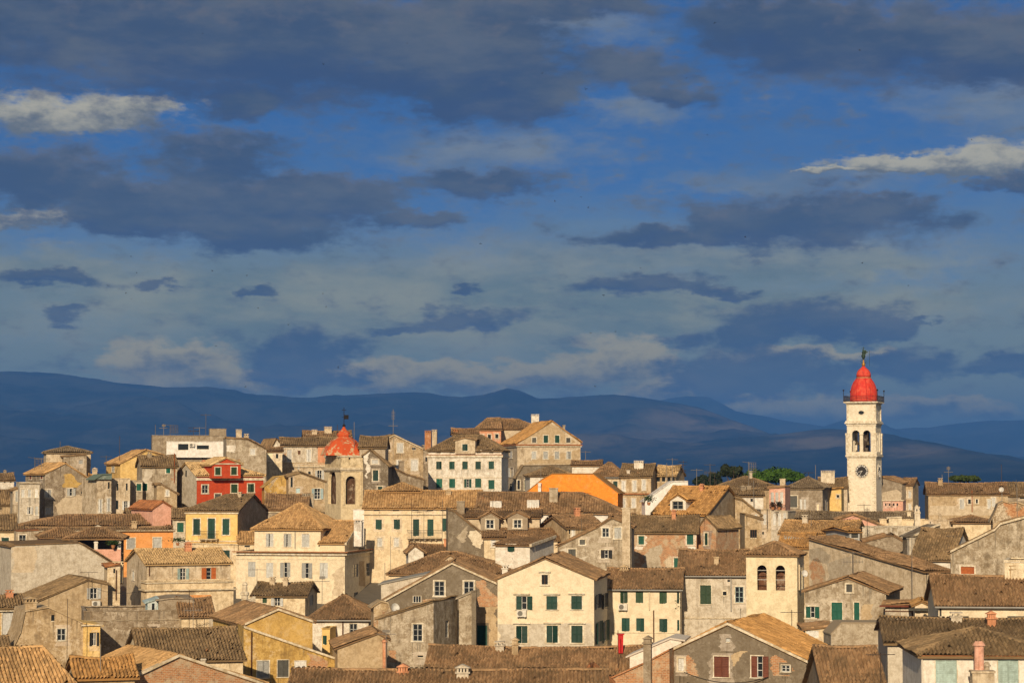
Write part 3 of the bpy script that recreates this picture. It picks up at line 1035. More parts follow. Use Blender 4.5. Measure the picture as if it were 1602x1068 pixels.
    if stain > .28 and wins:
        mbs, mbp = MB(), MB()
        for (face, s_, zz, wm, hm, code, opt) in wins:
            put, tot = PUT[face], (w_ if face == 'F' else Ln)
            z_lo = zz - hm / 2 - (.14 if opt.get('s', 1) else .02)
            for k_ in range(wr.randint(1, 3)):
                c_ = s_ + wr.uniform(-.6, .6) * wm
                hw = wr.uniform(.03, .09)
                ln_ = wr.uniform(.25, 1.5) * (0.5 + stain)
                if .1 < c_ - hw and c_ + hw < tot - .1 and z_lo - ln_ > .2:
                    mbs.quad(put(c_ - hw, -.007, z_lo), put(c_ - hw * .2, -.007, z_lo - ln_), put(c_ + hw * .25, -.007, z_lo - ln_ * .92), put(c_ + hw, -.007, z_lo))
            if peel > .08 and wr.random() < .6:
                z0_, z1_ = zz - hm / 2 - wr.uniform(.25, .6), zz + hm / 2 + wr.uniform(.15, .3)
                l0, r0_ = s_ - wm / 2 - wr.uniform(.2, .38), s_ + wm / 2 + wr.uniform(.2, .38)
                zc, j0, j1 = z0_, 0.0, 0.0
                while zc < z1_:
                    j0 = j0 * .85 + wr.uniform(-.11, .11); j1 = j1 * .85 + wr.uniform(-.11, .11)
                    runs = [(l0 + j0, r0_ + j1)]
                    for h_ in holes[face]:
                        if h_[2] - .02 < zc + .09 and h_[3] + .02 > zc:
                            nr = []
                            for q0, q1 in runs:
                                if h_[1] <= q0 or h_[0] >= q1:
                                    nr.append((q0, q1))
                                else:
                                    if h_[0] > q0: nr.append((q0, h_[0]))
                                    if h_[1] < q1: nr.append((h_[1], q1))
                            runs = nr
                    for q0, q1 in runs:
                        q0, q1 = max(q0, .02), min(q1, tot - .02)
                        if q1 - q0 > .03 and zc > .05:
                            mbp.quad(put(q0, -.010, zc), put(q1, -.010, zc), put(q1, -.010, zc + .09), put(q0, -.010, zc + .09))
                    zc += .09
        for face in 'FRL':
            put, tot, tp = PUT[face], (w_ if face == 'F' else Ln), dict(F=topF, R=topR, L=topL)[face]
            if base is not None or stain < .4:
                continue
            for k_ in range(int(tot * 1.1 * stain)):
                c_, hw, ln_ = wr.uniform(.15, tot - .15), wr.uniform(.025, .10), wr.uniform(.3, 1.9)
                zt_ = float(np.interp(c_, *zip(*tp))) - .06
                if any(h_[0] - .12 < c_ < h_[1] + .12 and h_[3] > zt_ - ln_ - .1 for h_ in holes[face]) or zt_ - ln_ < .3:
                    continue
                mbs.quad(put(c_ - hw, -.006, zt_), put(c_ - hw * .2, -.006, zt_ - ln_), put(c_ + hw * .2, -.006, zt_ - ln_ * .9), put(c_ + hw, -.006, zt_))
        if mbs.v:
            link('stain_streaks', mbs.mesh('stain_streaks', 'plaster'), thing, color=tuple(c_ * .60 for c_ in wcol), stain=.3, peel=0.0, mat=f.rel, kind='stuff')
        if mbp.v:
            link('plaster_repairs', mbp.mesh('plaster_repairs', 'plaster'), thing, color=tuple(c_ * .62 + .22 for c_ in (wcol[0] + .10, wcol[1] + .05, wcol[2])), stain=.45, peel=0.0, mat=f.rel, kind='stuff')
    # ---- roof
    planes, ridges = [], []
    if kind == 'E':
        k = (zr - ze) / (Ln * fr)
        a = (-ov, -ov, ze - k * ov); b_ = (w_ + ov, -ov, ze - k * ov)
        planes.append([a, b_, (w_ + ov, Ln * fr, zr), (-ov, Ln * fr, zr)])
        if fr < 0.99:
            k2 = (zr - ze) / (Ln * (1 - fr))
            planes.append([(w_ + ov, Ln + ov, ze - k2 * ov), (-ov, Ln + ov, ze - k2 * ov), (-ov, Ln * fr, zr), (w_ + ov, Ln * fr, zr)])
        ridges.append(((-ov, Ln * fr, zr), (w_ + ov, Ln * fr, zr)))
    elif kind == 'H':
        k = (zr - ze) / (Ln / 2)
        kl = (zr - ze) / hl if hl else 0
        kr = (zr - ze) / hr if hr else 0
        ol, orr = ov, ov
        zl, zf = ze - k * ov, ze - k * ov
        A, B = (-ol, -ov, zf), (w_ + orr, -ov, zf)
        Cc, Dd = (w_ + orr, Ln + ov, zf), (-ol, Ln + ov, zf)
        r0 = (hl if hl else -ol, Ln / 2, zr); r1 = (w_ - hr if hr else w_ + orr, Ln / 2, zr)
        if r1[0] - r0[0] < 0.3:
            m_ = (r0[0] + r1[0]) / 2
            r0 = (m_ - 0.1, Ln / 2, zr); r1 = (m_ + 0.1, Ln / 2, zr)
        planes += [[A, B, r1, r0], [Cc, Dd, r0, r1]]
        if hl:
            planes.append([Dd, A, r0]); ridges += [(A, r0), (Dd, r0)]
        if hr:
            planes.append([B, Cc, r1]); ridges += [(B, r1), (Cc, r1)]
        ridges.append((r0, r1))
    elif kind == 'P':
        n = len(topF)
        for i in range(n - 1):
            (s0, z0), (s1, z1) = topF[i], topF[i + 1]
            if s1 - s0 < 0.02:
                continue
            k = (z1 - z0) / (s1 - s0)
            if i == 0 and k > 0.05:
                s0, z0 = s0 - ov, z0 - k * ov
            if i == n - 2 and k < -0.05:
                s1, z1 = s1 + ov, z1 + k * ov
            planes.append([(s0, -ov * .5, z0), (s1, -ov * .5, z1), (s1, Ln + ov, z1), (s0, Ln + ov, z0)])
        for i in range(1, n - 1):
            if topF[i][1] >= max(topF[i - 1][1], topF[i + 1][1]) - 0.02:
                ridges.append(((topF[i][0], -ov * .5, topF[i][1]), (topF[i][0], Ln + ov, topF[i][1])))
    if planes and to is None and kind in 'EH':
        p3 = [Mw @ Vector(q) for q in planes[0][:3]]
        f.slope = (p3[0], (p3[1] - p3[0]).cross(p3[2] - p3[0]).normalized())
    if kind == 'F':
        mb = MB()
        mb.quad((0.2, 0.2, zt - 0.35), (w_ - 0.2, 0.2, zt - 0.35), (w_ - 0.2, Ln - 0.2, zt - 0.35), (0.2, Ln - 0.2, zt - 0.35))
        ro = link(pre + 'roof', mb.mesh('roof', 'plaster'), thing, color='lgrey', stain=0.6, peel=0.0, mat=f.rel)
        mb = MB()
        for (a0, a1, b0, b1) in ((-.06, w_ + .06, -.06, .22), (-.06, w_ + .06, Ln - .22, Ln + .06), (-.06, .22, .22, Ln - .22), (w_ - .22, w_ + .06, .22, Ln - .22)):
            mb.box(a0, a1, b0, b1, zt + 0.003, zt + 0.10)
        link(pre + 'coping', mb.mesh('coping', 'plaster'), thing, color=wall, stain=0.8, peel=0.0, mat=f.rel)
    else:
        mb = MB()
        sag_ = (wr.uniform(.05, .20) if age > .4 else .03) if kind in 'EH' else 0.0
        for p in planes:
            slab(mb, [(q[0], q[1], q[2] + 0.05 - sag_ * (1.0 if q[2] > p[0][2] + .05 else .0)) for q in p], 0.11)
        if not tiled and isinstance(rc, str) and rc.startswith('t_') and age:
            ro = link(pre + 'roof', mb.mesh('roof', 'plaster'), thing, color=wall, stain=.7, peel=0.0, mat=f.rel)
        else:
            ro = link(pre + 'roof', mb.mesh('roof', 'roof_tile'), thing, color=rc, age=age, mat=f.rel)
        if tiled:
            T = Tiles()
            far = Y > 275
            for i, p in enumerate(planes):
                nrm = (Vector(p[1]) - Vector(p[0])).cross(Vector(p[2]) - Vector(p[0]))
                if abs(nrm.normalized().z) > 0.9985 or abs(nrm.normalized().z) < 0.4:
                    continue
                p = [(q[0], q[1], q[2] + 0.06) for q in p]
                back = kind in 'EH' and i == 1
                T.plane(p, 0.32 if (far or back) else (0.27 if Y > 200 else 0.235), 0.8 if back else (0.5 if far else 0.38), fine=not (far or back))
            for a, b_ in ridges:
                T.ridge((a[0], a[1], a[2] + 0.06), (b_[0], b_[1], b_[2] + 0.06), 0.17 if far else 0.14)
            T.build(rc, age, ro, None, (sag_, w_, ze, zr) if kind in 'EH' else None)
        if verge:
            mb = MB()
            if kind == 'P':
                for (s0, z0), (s1, z1) in zip(topF[:-1], topF[1:]):
                    if s1 - s0 > 0.05:
                        mb.v += [(s0, -ov * .5 - .06, z0 - .02), (s1, -ov * .5 - .06, z1 - .02), (s1, -ov * .5 - .06, z1 + .15), (s0, -ov * .5 - .06, z0 + .15),
                                 (s0, .22, z0 - .02), (s1, .22, z1 - .02), (s1, .22, z1 + .15), (s0, .22, z0 + .15)]
                        i = len(mb.v) - 8
                        mb.f += [(i, i + 1, i + 2, i + 3), (i + 5, i + 4, i + 7, i + 6), (i + 3, i + 2, i + 6, i + 7), (i, i + 4, i + 5, i + 1), (i, i + 3, i + 7, i + 4), (i + 1, i + 5, i + 6, i + 2)]
            elif kind == 'E':
                for s0 in ([-ov - .04, w_ + ov - .22] if verge != 'R' else [w_ + ov - .22]) if verge != 'L' else [-ov - .04]:
                    y0, z0, y1, z1 = -ov - .03, ze - k * ov, Ln * fr, zr
                    i = len(mb.v)
                    mb.v += [(s0, y0, z0 - .1), (s0 + .26, y0, z0 - .1), (s0 + .26, y1, z1 - .1), (s0, y1, z1 - .1), (s0, y0, z0 + .2), (s0 + .26, y0, z0 + .2), (s0 + .26, y1, z1 + .2), (s0, y1, z1 + .2)]
                    mb.f += [(i, i + 3, i + 2, i + 1), (i + 4, i + 5, i + 6, i + 7), (i, i + 1, i + 5, i + 4), (i + 1, i + 2, i + 6, i + 5), (i + 2, i + 3, i + 7, i + 6), (i + 3, i, i + 4, i + 7)]
            if mb.v:
                link(pre + 'verge', mb.mesh('verge', 'stone_trim'), thing, color='stone', mat=f.rel)
        if gutter and kind in 'EH':
            mb = MB()
            kk = (zr - ze) / (Ln * (fr if kind == 'E' else .5))
            mb.tube((-ov, -ov - .06, ze - kk * ov + .02), (w_ + ov, -ov - .06, ze - kk * ov + .02), 0.075)
            link(pre + 'gutter', mb.mesh('gutter', 'metal'), thing, color='zinc', mat=f.rel)
    # ---- trim and fittings
    if kind in 'EH' and tiled and base is None and to is None and not any(ft[0] == 'chim' for ft in feats) and w_ > 4:
        for k_ in range(1 if wr.random() < .65 else 2):
            cx_ = wr.uniform(.15, .85) * w_
            cy_ = Ln * (fr if kind == 'E' else .5) * wr.uniform(.75, .95)
            if kind == 'H' and not (hl * .8 < cx_ < w_ - hr * .8):
                continue
            make_chimney(thing, f.rel, cx_, cy_, ze, zr + wr.uniform(.35, .9), wr.uniform(.2, .38), wr.choice(['box', 'gable', 'plain', 'box']), wr.choice(['beige', 'tan', 'lgrey', 'cement', 'salmon']))
    for ft in feats:
        tp = ft[0]
        if tp == 'band':
            _, face, py, hpx, proj, cc = ft[:6]
            zc = face_pt(f, 'F', mid, py)[1] - zb if face != 'R' else face_pt(f, 'F', x[1], py)[1] - zb
            hh = hpx / CROP[2] * Y / FPX
            mb = MB()
            for fc in face:
                if fc == 'F':
                    mb.box(-proj, w_ + proj, -proj, 0.0, zc - hh / 2, zc + hh / 2)
                elif fc == 'R':
                    mb.box(w_, w_ + proj, 0.0, Ln, zc - hh / 2, zc + hh / 2)
                elif fc == 'L':
                    mb.box(-proj, 0, 0.0, Ln, zc - hh / 2, zc + hh / 2)
            link('cornice', mb.mesh('cornice', 'stone_trim'), thing, color=cc, mat=f.rel)
        elif tp == 'pipe':
            _, face, px, y0, y1 = ft[:5]
            s_, za, _ = face_pt(f, face, px, y0)
            zc = face_pt(f, face, px, y1)[1]
            q = {'F': (s_, -0.08), 'R': (w_ + .08, s_), 'L': (-.08, Ln - s_)}[face]
            mb = MB().tube((q[0], q[1], za - zb), (q[0], q[1], zc - zb), 0.06)
            link('downpipe', mb.mesh('downpipe', 'metal'), thing, color=ft[5] if len(ft) > 5 else 'zinc', mat=f.rel)
        elif tp == 'patch':
            _, face, mt, cc, pts = ft[:5]
            poly = []
            for px, py in pts:
                s_, z, _ = face_pt(f, face, px, py)
                poly.append((s_, z - zb))
            put = {'F': lambda s_, d, z: (s_, d, z), 'R': lambda s_, d, z: (w_ - d, s_, z), 'L': lambda s_, d, z: (d, Ln - s_, z)}[face]
            tot = w_ if face == 'F' else Ln
            zlo, zhi = min(p[1] for p in poly), max(p[1] for p in poly)
            st_ = max(0.07, (zhi - zlo) / 60)
            mb = MB()
            zc, ja, jb, ph = zlo, 0.0, 0.0, random.uniform(0, 9)
            while zc < zhi:
                zm = zc + st_ / 2
                xs_ = []
                for (a0, b0), (a1, b1) in zip(poly, poly[1:] + poly[:1]):
                    if (b0 <= zm) != (b1 <= zm):
                        xs_.append(a0 + (zm - b0) / (b1 - b0) * (a1 - a0))
                xs_.sort()
                ja = ja * .8 + random.uniform(-.09, .09); jb = jb * .8 + random.uniform(-.09, .09)
                for l_, r_ in zip(xs_[0::2], xs_[1::2]):
                    wob = .16 * math.sin(zm * 2.3 + ph) + .08 * math.sin(zm * 6.1 + ph * 2)
                    runs = [(max(0.02, l_ + ja + wob), min(tot - 0.02, r_ + jb + wob * .8))]
                    for h_ in holes[face]:
                        if h_[2] - .16 < zc + st_ and h_[3] + .16 > zc:
                            nr = []
                            for q0, q1 in runs:
                                if h_[1] + .15 <= q0 or h_[0] - .15 >= q1:
                                    nr.append((q0, q1))
                                else:
                                    if h_[0] - .15 > q0: nr.append((q0, h_[0] - .15))
                                    if h_[1] + .15 < q1: nr.append((h_[1] + .15, q1))
                            runs = nr
                    for q0, q1 in runs:
                        if q1 - q0 > .04:
                            mb.quad(put(q0, -.012, zc), put(q1, -.012, zc), put(q1, -.012, min(zc + st_, zhi)), put(q0, -.012, min(zc + st_, zhi)))
                zc += st_
            if not mb.v:
                continue
            me = mb.mesh('patch', mt)
            link('patch', me, thing, color=cc, stain=0.35, peel=0.0, mat=f.rel)
        elif tp == 'chim':
            _, px, y0, y1, wpx = ft[:5]
            dy = ft[5] if len(ft) > 5 else Ln * 0.45
            sty = ft[6] if len(ft) > 6 else 'box'
            cc = ft[7] if len(ft) > 7 else 'beige'
            org = f.O + f.b * dy
            xx, yy, zz = ray(XX(px), YY(y0))
            kx = xx / yy
            s_ = (kx * org.y - org.x) / (f.u.x - kx * f.u.y)
            Yh = org.y + f.u.y * s_
            zt_ = CAMZ + zz / yy * Yh - zb
            zb_ = z_at(px, y1, f, dy) - zb - 1.6
            cw = wpx / CROP[2] * Yh / FPX / 2
            make_chimney(thing, f.rel, s_, dy, zb_, zt_, cw, sty, cc)
        elif tp == 'ac':
            _, face, px, py, wpx, lab = ft[:6]
            s_, z, Yh = face_pt(f, face, px, py)
            loc = {'F': (s_, 0, z - zb), 'R': (w_, s_, z - zb), 'L': (0, Ln - s_, z - zb)}[face]
            Mx = Mw @ Matrix.Translation(loc) @ Matrix.Rotation(SIDE_ROT[face], 4, 'Z')
            make_ac(Mx, lab)
        elif tp == 'balc':
            _, face, x0, x1, yr, ys = ft[:6]
            s0, z0, Yh = face_pt(f, face, x0, ys)
            s1 = face_pt(f, face, x1, ys)[0]
            hh = (ys - yr) / CROP[2] * Yh / FPX
            loc = {'F': (0, 0, 0), 'R': (w_, 0, 0), 'L': (0, Ln, 0)}[face]
            Mx = f.rel @ Matrix.Translation(loc) @ Matrix.Rotation(SIDE_ROT[face], 4, 'Z')
            mb = MB().box(s0, s1, -0.85, -0.005, z0 - zb - .1, z0 - zb + .05)
            for k_ in range(int((s1 - s0) / 0.7) + 1):
                xx = s0 + 0.15 + k_ * 0.7
                if xx < s1 - .1:
                    mb.box(xx, xx + .14, -0.6, -0.005, z0 - zb - .32, z0 - zb - .1)
            bo = link('balcony', mb.mesh('balcony', 'stone_trim'), thing, color='beige', mat=Mx)
            mb = MB()
            zl, zh = z0 - zb + .05, z0 - zb + .05 + max(hh, .7)
            mb.box(s0, s1, -.84, -.80, zh - .04, zh); mb.box(s0, s0 + .03, -.80, 0, zh - .04, zh); mb.box(s1 - .03, s1, -.80, 0, zh - .04, zh)
            n = int((s1 - s0) / 0.16)
            for k_ in range(n + 1):
                xx = s0 + .02 + k_ * (s1 - s0 - .04) / n
                mb.box(xx - .012, xx + .012, -.832, -.808, zl, zh - .04)
            link('railing', mb.mesh('railing', 'metal'), bo, color='iron')
    f.thing = thing
    f.Mw = Mw
    thing_frames.append((thing, f))
    return thing
thing_frames = []

def make_chimney(parent, rel, x, y, z0, z1, hw, sty, cc):
    b_ = MB()
    hw = max(hw, 0.16)
    hy = max(0.22, min(hw, 0.45))
    capc = cc
    if sty == 'box' or sty == 'wide':
        b_.box(x - hw, x + hw, y - hy, y + hy, z0, z1 - 0.34)
        b_.box(x - hw - .07, x + hw + .07, y - hy - .07, y + hy + .07, z1 - 0.34, z1 - 0.26)
        n = max(2, int(hw * 2 / 0.28))
        for k_ in range(n):
            xx = x - hw + (k_ + .5) * 2 * hw / n
            b_.box(xx - .06, xx + .06, y - hy, y + hy, z1 - 0.26, z1 - 0.09)
        b_.box(x - hw - .05, x + hw + .05, y - hy - .05, y + hy + .05, z1 - 0.09, z1)
    elif sty == 'gable':
        b_.box(x - hw, x + hw, y - hy, y + hy, z0, z1 - 0.55)
        b_.box(x - hw - .09, x + hw + .09, y - hy - .09, y + hy + .09, z1 - 0.55, z1 - 0.47)
        for k_ in (-1, -.33, .33, 1):
            b_.box(x + k_ * (hw - .07) - .06, x + k_ * (hw - .07) + .06, y - hy, y + hy, z1 - 0.47, z1 - 0.22)
        i = len(b_.v)
        e = hw + .12
        b_.v += [(x - e, y - hy - .1, z1 - .22), (x + e, y - hy - .1, z1 - .22), (x + e, y + hy + .1, z1 - .22), (x - e, y + hy + .1, z1 - .22), (x, y - hy - .1, z1), (x, y + hy + .1, z1)]
        b_.f += [(i, i + 1, i + 4), (i + 2, i + 3, i + 5), (i, i + 4, i + 5, i + 3), (i + 1, i + 2, i + 5, i + 4), (i, i + 3, i + 2, i + 1)]
    elif sty == 'plain':
        b_.box(x - hw, x + hw, y - hy, y + hy, z0, z1 - .12)
        b_.box(x - hw - .06, x + hw + .06, y - hy - .06, y + hy + .06, z1 - .12, z1)
    elif sty == 'pipe':
        b_.tube((x, y, z0), (x, y, z1 - .25), hw, n=10)
        b_.tube((x, y, z1 - .25), (x, y, z1), hw * 1.6, hw * .6, n=10)
    elif sty == 'pot':
        b_.lathe([(hw * 1.0, z0), (hw * .95, z1 - 1.3), (hw * 1.25, z1 - 1.25), (hw * 1.2, z1 - 1.0), (hw * .7, z1 - .9), (hw * .62, z1 - .35), (hw * .8, z1 - .3), (hw * .5, z1 - .05), (hw * .15, z1)], 12, x, y, 0)
    o = link('chimney', b_.mesh('chimney', 'plaster'), parent, color=cc, stain=0.55, peel=0.1, mat=rel)
    return o

def make_ac(M, lab):
    o = bpy.data.objects.new('air_conditioner', None)
    C.objects.link(o)
    o.matrix_world = M
    tag(o, lab, 'air conditioner', 'air conditioner units on the facades')
    body = cached('acb', lambda: MB().box(-.42, .42, -.42, -.10, -.30, .30).mesh('casing', 'paint'))
    fan = cached('acf', lambda: MB().tube((-.12, -.44, 0), (-.12, -.421, 0), .23, n=16).tube((-.12, -.455, 0), (-.12, -.441, 0), .06, n=8).mesh('fan_grille', 'paint'))
    br = cached('acr', lambda: MB().box(-.33, -.28, -.42, 0, -.36, -.305).box(.28, .33, -.42, 0, -.36, -.305).mesh('bracket', 'metal'))
    link('casing', body, o, color=(0.74, 0.71, 0.64))
    link('fan_grille', fan, o, color=(0.20, 0.19, 0.17))
    link('bracket', br, o, color='zinc')
    return o

# ------------------------------------------------------------------ the town, from the skyline forwards
N0 = dict(s=0)
# ======== left skyline
view('A')
H('low brown-roofed house at the far left edge of the skyline', 372, 4, (-260, 118), ('E', 487, 430), 8, 'white', 't_old', [('w', 'F', 'Kk', [(40, 502), (90, 502)], 14, 14, N0)])
H('old olive-roofed house below the left edge of the skyline', 345, 6, (-260, 106), ('E', 690, 572), 8, 'tan', 't_olive', [('w', 'F', 'Kk', [(8, 722)], 12, 22, N0)], stain=.8)
h = H('tall pale block with low hipped roof topping the left group', 352, 3, (385, 757), ('H', 256, 203, 3.5, 3.5), 9, 'beige', 't_grey', [('band', 'F', 262, 7, .15, 'stone')], stain=.7)
H('', 349, 3, (528, 722), ('P', [(528, 288), (722, 274)]), 4, 'grey', 't_old', [('w', 'F', 'Bw', (675, 335), 34, 36, N0)], to=h, stain=.9)
h = H('weathered grey gabled house with yellow patch left of the dark gap', 338, 24, (376, 748), ('P', [(376, 432), (545, 346), (748, 484)]), ('L', 213, 12), 'cement', 't_tan',
  [('w', 'L', 'CR', [(255, 458), (348, 456)], 20, 38), ('w', 'F', 'CW', (401, 597), 50, 62), ('w', 'F', 'Hw', (583, 585), 46, 60), ('w', 'F', 'CW', (404, 742), 46, 58), ('w', 'F', 'Kk', (685, 590), 14, 26, N0),
   ('patch', 'F', 'plaster', 'ochre', [(530, 440), (590, 428), (640, 500), (690, 510), (660, 545), (532, 545)]), ('patch', 'F', 'plaster', 'beige', [(540, 620), (690, 600), (745, 640), (740, 770), (470, 770), (480, 690)])], stain=.8, peel=.5, age=.3)
H('', 332, 6, (165, 332), ('F', 505), 5, 'lgrey', 't_old', [('w', 'F', 'CW', [(192, 595), (245, 595), (306, 595)], 26, 66), ('w', 'F', 'HW', (241, 738), 30, 62), ('w', 'F', 'Cw', (306, 740), 24, 76), ('band', 'F', 512, 9, .2, 'grey')], to=h, stain=.75, peel=.25)
H('narrow grey lean house at the left group, beside pale wing', 334, 4, (108, 166), ('P', [(108, 570), (166, 548)]), 5, 'grey', 't_old', [('w', 'F', 'Cw', (140, 620), 24, 90)], stain=.8)
h = H('cream terrace house with narrow dark windows and railed roof', 325, 2, (930, 1088), ('F', 474), 7, 'beige', 't_old',
  [('w', 'F', 'Kk', [(981, 543), (1059, 543)], 15, 62, N0), ('w', 'F', 'Kk', [(978, 692)], 22, 78, N0), ('w', 'F', 'OW', [(1052, 696)], 30, 74, N0)], stain=.7)
H('', 322, 20, (808, 931), ('F', 470), 6, 'beige', 't_old', [('w', 'F', 'CW', [(838, 700), (906, 690)], 30, 110), ('w', 'F', 'Kk', (910, 530), 18, 60, N0)], to=h, stain=.85)
H('', 321.5, 20, (800, 934), ('P', [(800, 470), (850, 438), (934, 432)]), 3, (0.20, 0.26, 0.23), (0.20, 0.28, 0.25), (), to=h, tiled=False, base=478, age=0)
H('cream gabled house with tan roof left of the flat-topped block', 352, 22, (1005, 1365), ('P', [(1005, 345), (1225, 238), (1365, 285)]), ('L', 888, 11), 'yellow', 't_tan', [('w', 'L', 'Cw', (945, 395), 26, 42)], stain=.35, age=.4)
h = H('grey house with olive roof and green window left of red house', 330, 6, (1188, 1478), ('E', 372, 283), 8, 'grey', 't_olive',
  [('w', 'F', 'Ct', (1405, 397), 36, 58), ('w', 'F', 'Ct', (1165, 543), 38, 62), ('patch', 'F', 'plaster', 'lgrey', [(1195, 390), (1270, 395), (1255, 530), (1200, 500)]), ('pipe', 'F', 1458, 260, 500, 'obrown')], stain=.85, peel=.35)
H('', 325, 6, (1310, 1480), ('P', [(1310, 525), (1345, 520), (1480, 600)]), 4, 'tan', 't_old', [('w', 'F', 'CW', (1398, 592), 26, 46), ('chim', 1330, 512, 560, 26, 1.0)], to=h, stain=.5)
H('', 328, 6, (1088, 1192), ('F', 490), 5, 'grey', 't_old', [('w', 'F', 'Ct', (1160, 543), 38, 60)], to=h, stain=.8)
H('small salmon-pink gabled house with orange roof', 306, 24, (1280, 1432), ('P', [(1280, 722), (1358, 668), (1432, 712)]), ('L', 1100, 9), 'pink', 't_red', [], stain=.3, age=.4)
H('olive-roofed low house behind the long orange building', 318, 8, (1090, 1480), ('E', 800, 728), 7, 'grey', 't_olive', [], stain=.5)

view('I')
h = H('long orange house with two pale-framed windows and dark roof', 300, 2, (150, 1464), ('E', 214, 186), 3, 'orange', 't_old',
  [('w', 'F', 'Bw', [(1095, 318)], 66, 86, dict(th=.12)), ('w', 'F', 'Bw', [(1313, 316)], 66, 92, dict(th=.12)), ('band', 'F', 212, 8, .22, 'stone')], stain=.12, peel=0)
H('', 303, 2, (175, 1408), ('H', 172, 76, 6, 0.0), 9, 'cream2', 't_brown', [('chim', 1420, 62, 160, 40, 4, 'plain', 'salmon')], to=h, stain=.3)
H('cream house with dark olive roof at the left edge', 286, 2, (-240, 138), ('E', 212, 82), 8, 'cream2', 't_olive', [('w', 'F', 'Cg', (43, 312), 62, 84), ('band', 'F', 222, 8, .12, 'white')], stain=.4)
H('small grey block with paired window and red flat top', 282, 3, (140, 330), ('P', [(140, 214), (330, 206)]), 5, 'grey', 't_red', [('w', 'F', 'Pw', (188, 280), 56, 66)], stain=.8)
h = H('pink house with brown hipped roof and shaded roof terrace', 272, 4, (352, 700), ('H', 266, 178, 4, 3), 8, 'pink', 't_brown', [('w', 'F', 'Kk', (468, 298), 38, 28, N0)], stain=.5)
# the roofed terrace: hipped roof on posts
def pavilion(h):
    f = make_frame(556, 1016, 264, 4, 6.0)
    zt = face_pt(f, 'F', 780, 280)[1]
    zb_ = face_pt(f, 'F', 780, 448)[1]
    zp = z_at(780, 192, f, 3.0)
    zb = zb_
    Mw = Matrix.Translation((f.O.x, f.O.y, zb)) @ Matrix.Rotation(f.yaw, 4, 'Z')
    rel = FRAME_OF[h.name].inverted() @ Mw
    W_, L_ = f.w, f.L
    hz = zt - zb
    mb = MB()
    o_ = .35
    A, B, Cc, Dd = (-o_, -o_, hz), (W_ + o_, -o_, hz), (W_ + o_, L_ + o_, hz), (-o_, L_ + o_, hz)
    r0, r1 = (W_ * .42, L_ / 2, zp - zb), (W_ * .58, L_ / 2, zp - zb)
    T = Tiles()
    for p in ([A, B, r1, r0], [B, Cc, r1], [Cc, Dd, r0, r1], [Dd, A, r0]):
        slab(mb, p, .14)
        T.plane(p, .28, .5, False)
    for a, b_ in ((A, r0), (B, r1), (r0, r1)):
        T.ridge(a, b_, .15)
    ro = link('terrace_roof', mb.mesh('terrace_roof', 'roof_tile'), h, color='t_brown', age=.8, mat=rel)
    T.build('t_brown', .8, ro, None)
    for s_ in (0.12, 0.545, 0.965):
        mb = MB().box(W_ * s_ - .2, W_ * s_ + .2, .05, .45, 0, hz).box(W_ * s_ - .26, W_ * s_ + .26, 0, .5, hz * .80, hz * .84)
        link('pillar', mb.mesh('pillar', 'plaster'), h, color='white', stain=.2, peel=0.0, mat=rel)
    mb = MB().box(W_ * .50, W_, .0, .2, -3, hz * .48)
    link('parapet', mb.mesh('parapet', 'plaster'), h, color='pink', stain=.3, peel=0.0, mat=rel)
    mb = MB().box(-.0, W_, 3.2, 3.4, -3, hz)
    link('terrace_wall', mb.mesh('terrace_wall', 'plaster'), h, color='dgrey', stain=.3, peel=0.0, mat=rel)
pavilion(h)
H('large blank grey cement gable wall at the left', 256, 14, (102, 945), ('P', [(102, 340), (120, 332), (655, 312), (690, 330), (945, 485)]), ('L', -60, 14), 'lgrey', 't_old',
  [('patch', 'F', 'plaster', 'beige', [(110, 350), (310, 345), (300, 560), (110, 560)])], stain=.45, peel=.06)

view('J')
H('brown gabled house with open white shutters and air conditioner', 236, 26, (372, 1084), ('P', [(372, 262), (868, 46), (1084, 86)]), ('L', 205, 11), 'tan', 't_olive',
  [('w', 'F', 'Ow', (932, 176), 66, 108, dict(th=.06)), ('ac', 'F', 950, 276, 74, 'air conditioner under the open white shutters of the brown gable')], stain=.45)
H('ochre house with large white panel at the left edge', 226, 6, (-280, 246), ('E', 318, 196), 7, 'ochre', 't_olive', [('w', 'F', 'BW', (138, 490), 196, 246, dict(th=.1)), ('band', 'F', 350, 10, .3, 'stone'), ('pipe', 'F', 212, 250, 560, 'iron')], stain=.5)
H('low olive-roofed house at the left edge under white panel', 202, 6, (-300, 118), ('E', 772, 612), 6, 'cream2', 't_olive', [], stain=.5)
h = H('worn yellow-brown house with sloping top and ruined chimney', 206, 8, (120, 846), ('P', [(120, 780), (205, 560), (250, 350), (370, 332), (480, 312), (846, 472)]), 7, 'tan', 't_old',
  [('w', 'F', 'Kk', (526, 422), 34, 66, N0), ('w', 'F', 'Pz', (611, 585), 84, 116, dict(th=.09)), ('chim', 302, 205, 330, 110, 1.0, 'gable', 'tan')], stain=.8, peel=.25, tiled=False)
H('', 208, 8, (846, 1012), ('P', [(846, 470), (1012, 492)]), 5, 'yellow', 't_old', [('w', 'F', 'Ok', (936, 630), 44, 130, N0), ('band', 'F', 490, 14, .2, 'stone')], to=h, stain=.5, tiled=False)
h = H('long grey stained terrace wall left of centre', 214, 3, (850, 1850), ('F', 352), 8, 'cement', 't_old', [('band', 'F', 440, 6, .08, 'grey'), ('w', 'F', 'Kk', (1532, 520), 60, 22, N0)], stain=.9)
view('K')
H('', 216, 3, (440, 806), ('P', [(440, 740), (560, 722), (760, 722), (806, 800)]), 6, 'cement', 't_old', [], to=h, stain=.8, tiled=False)
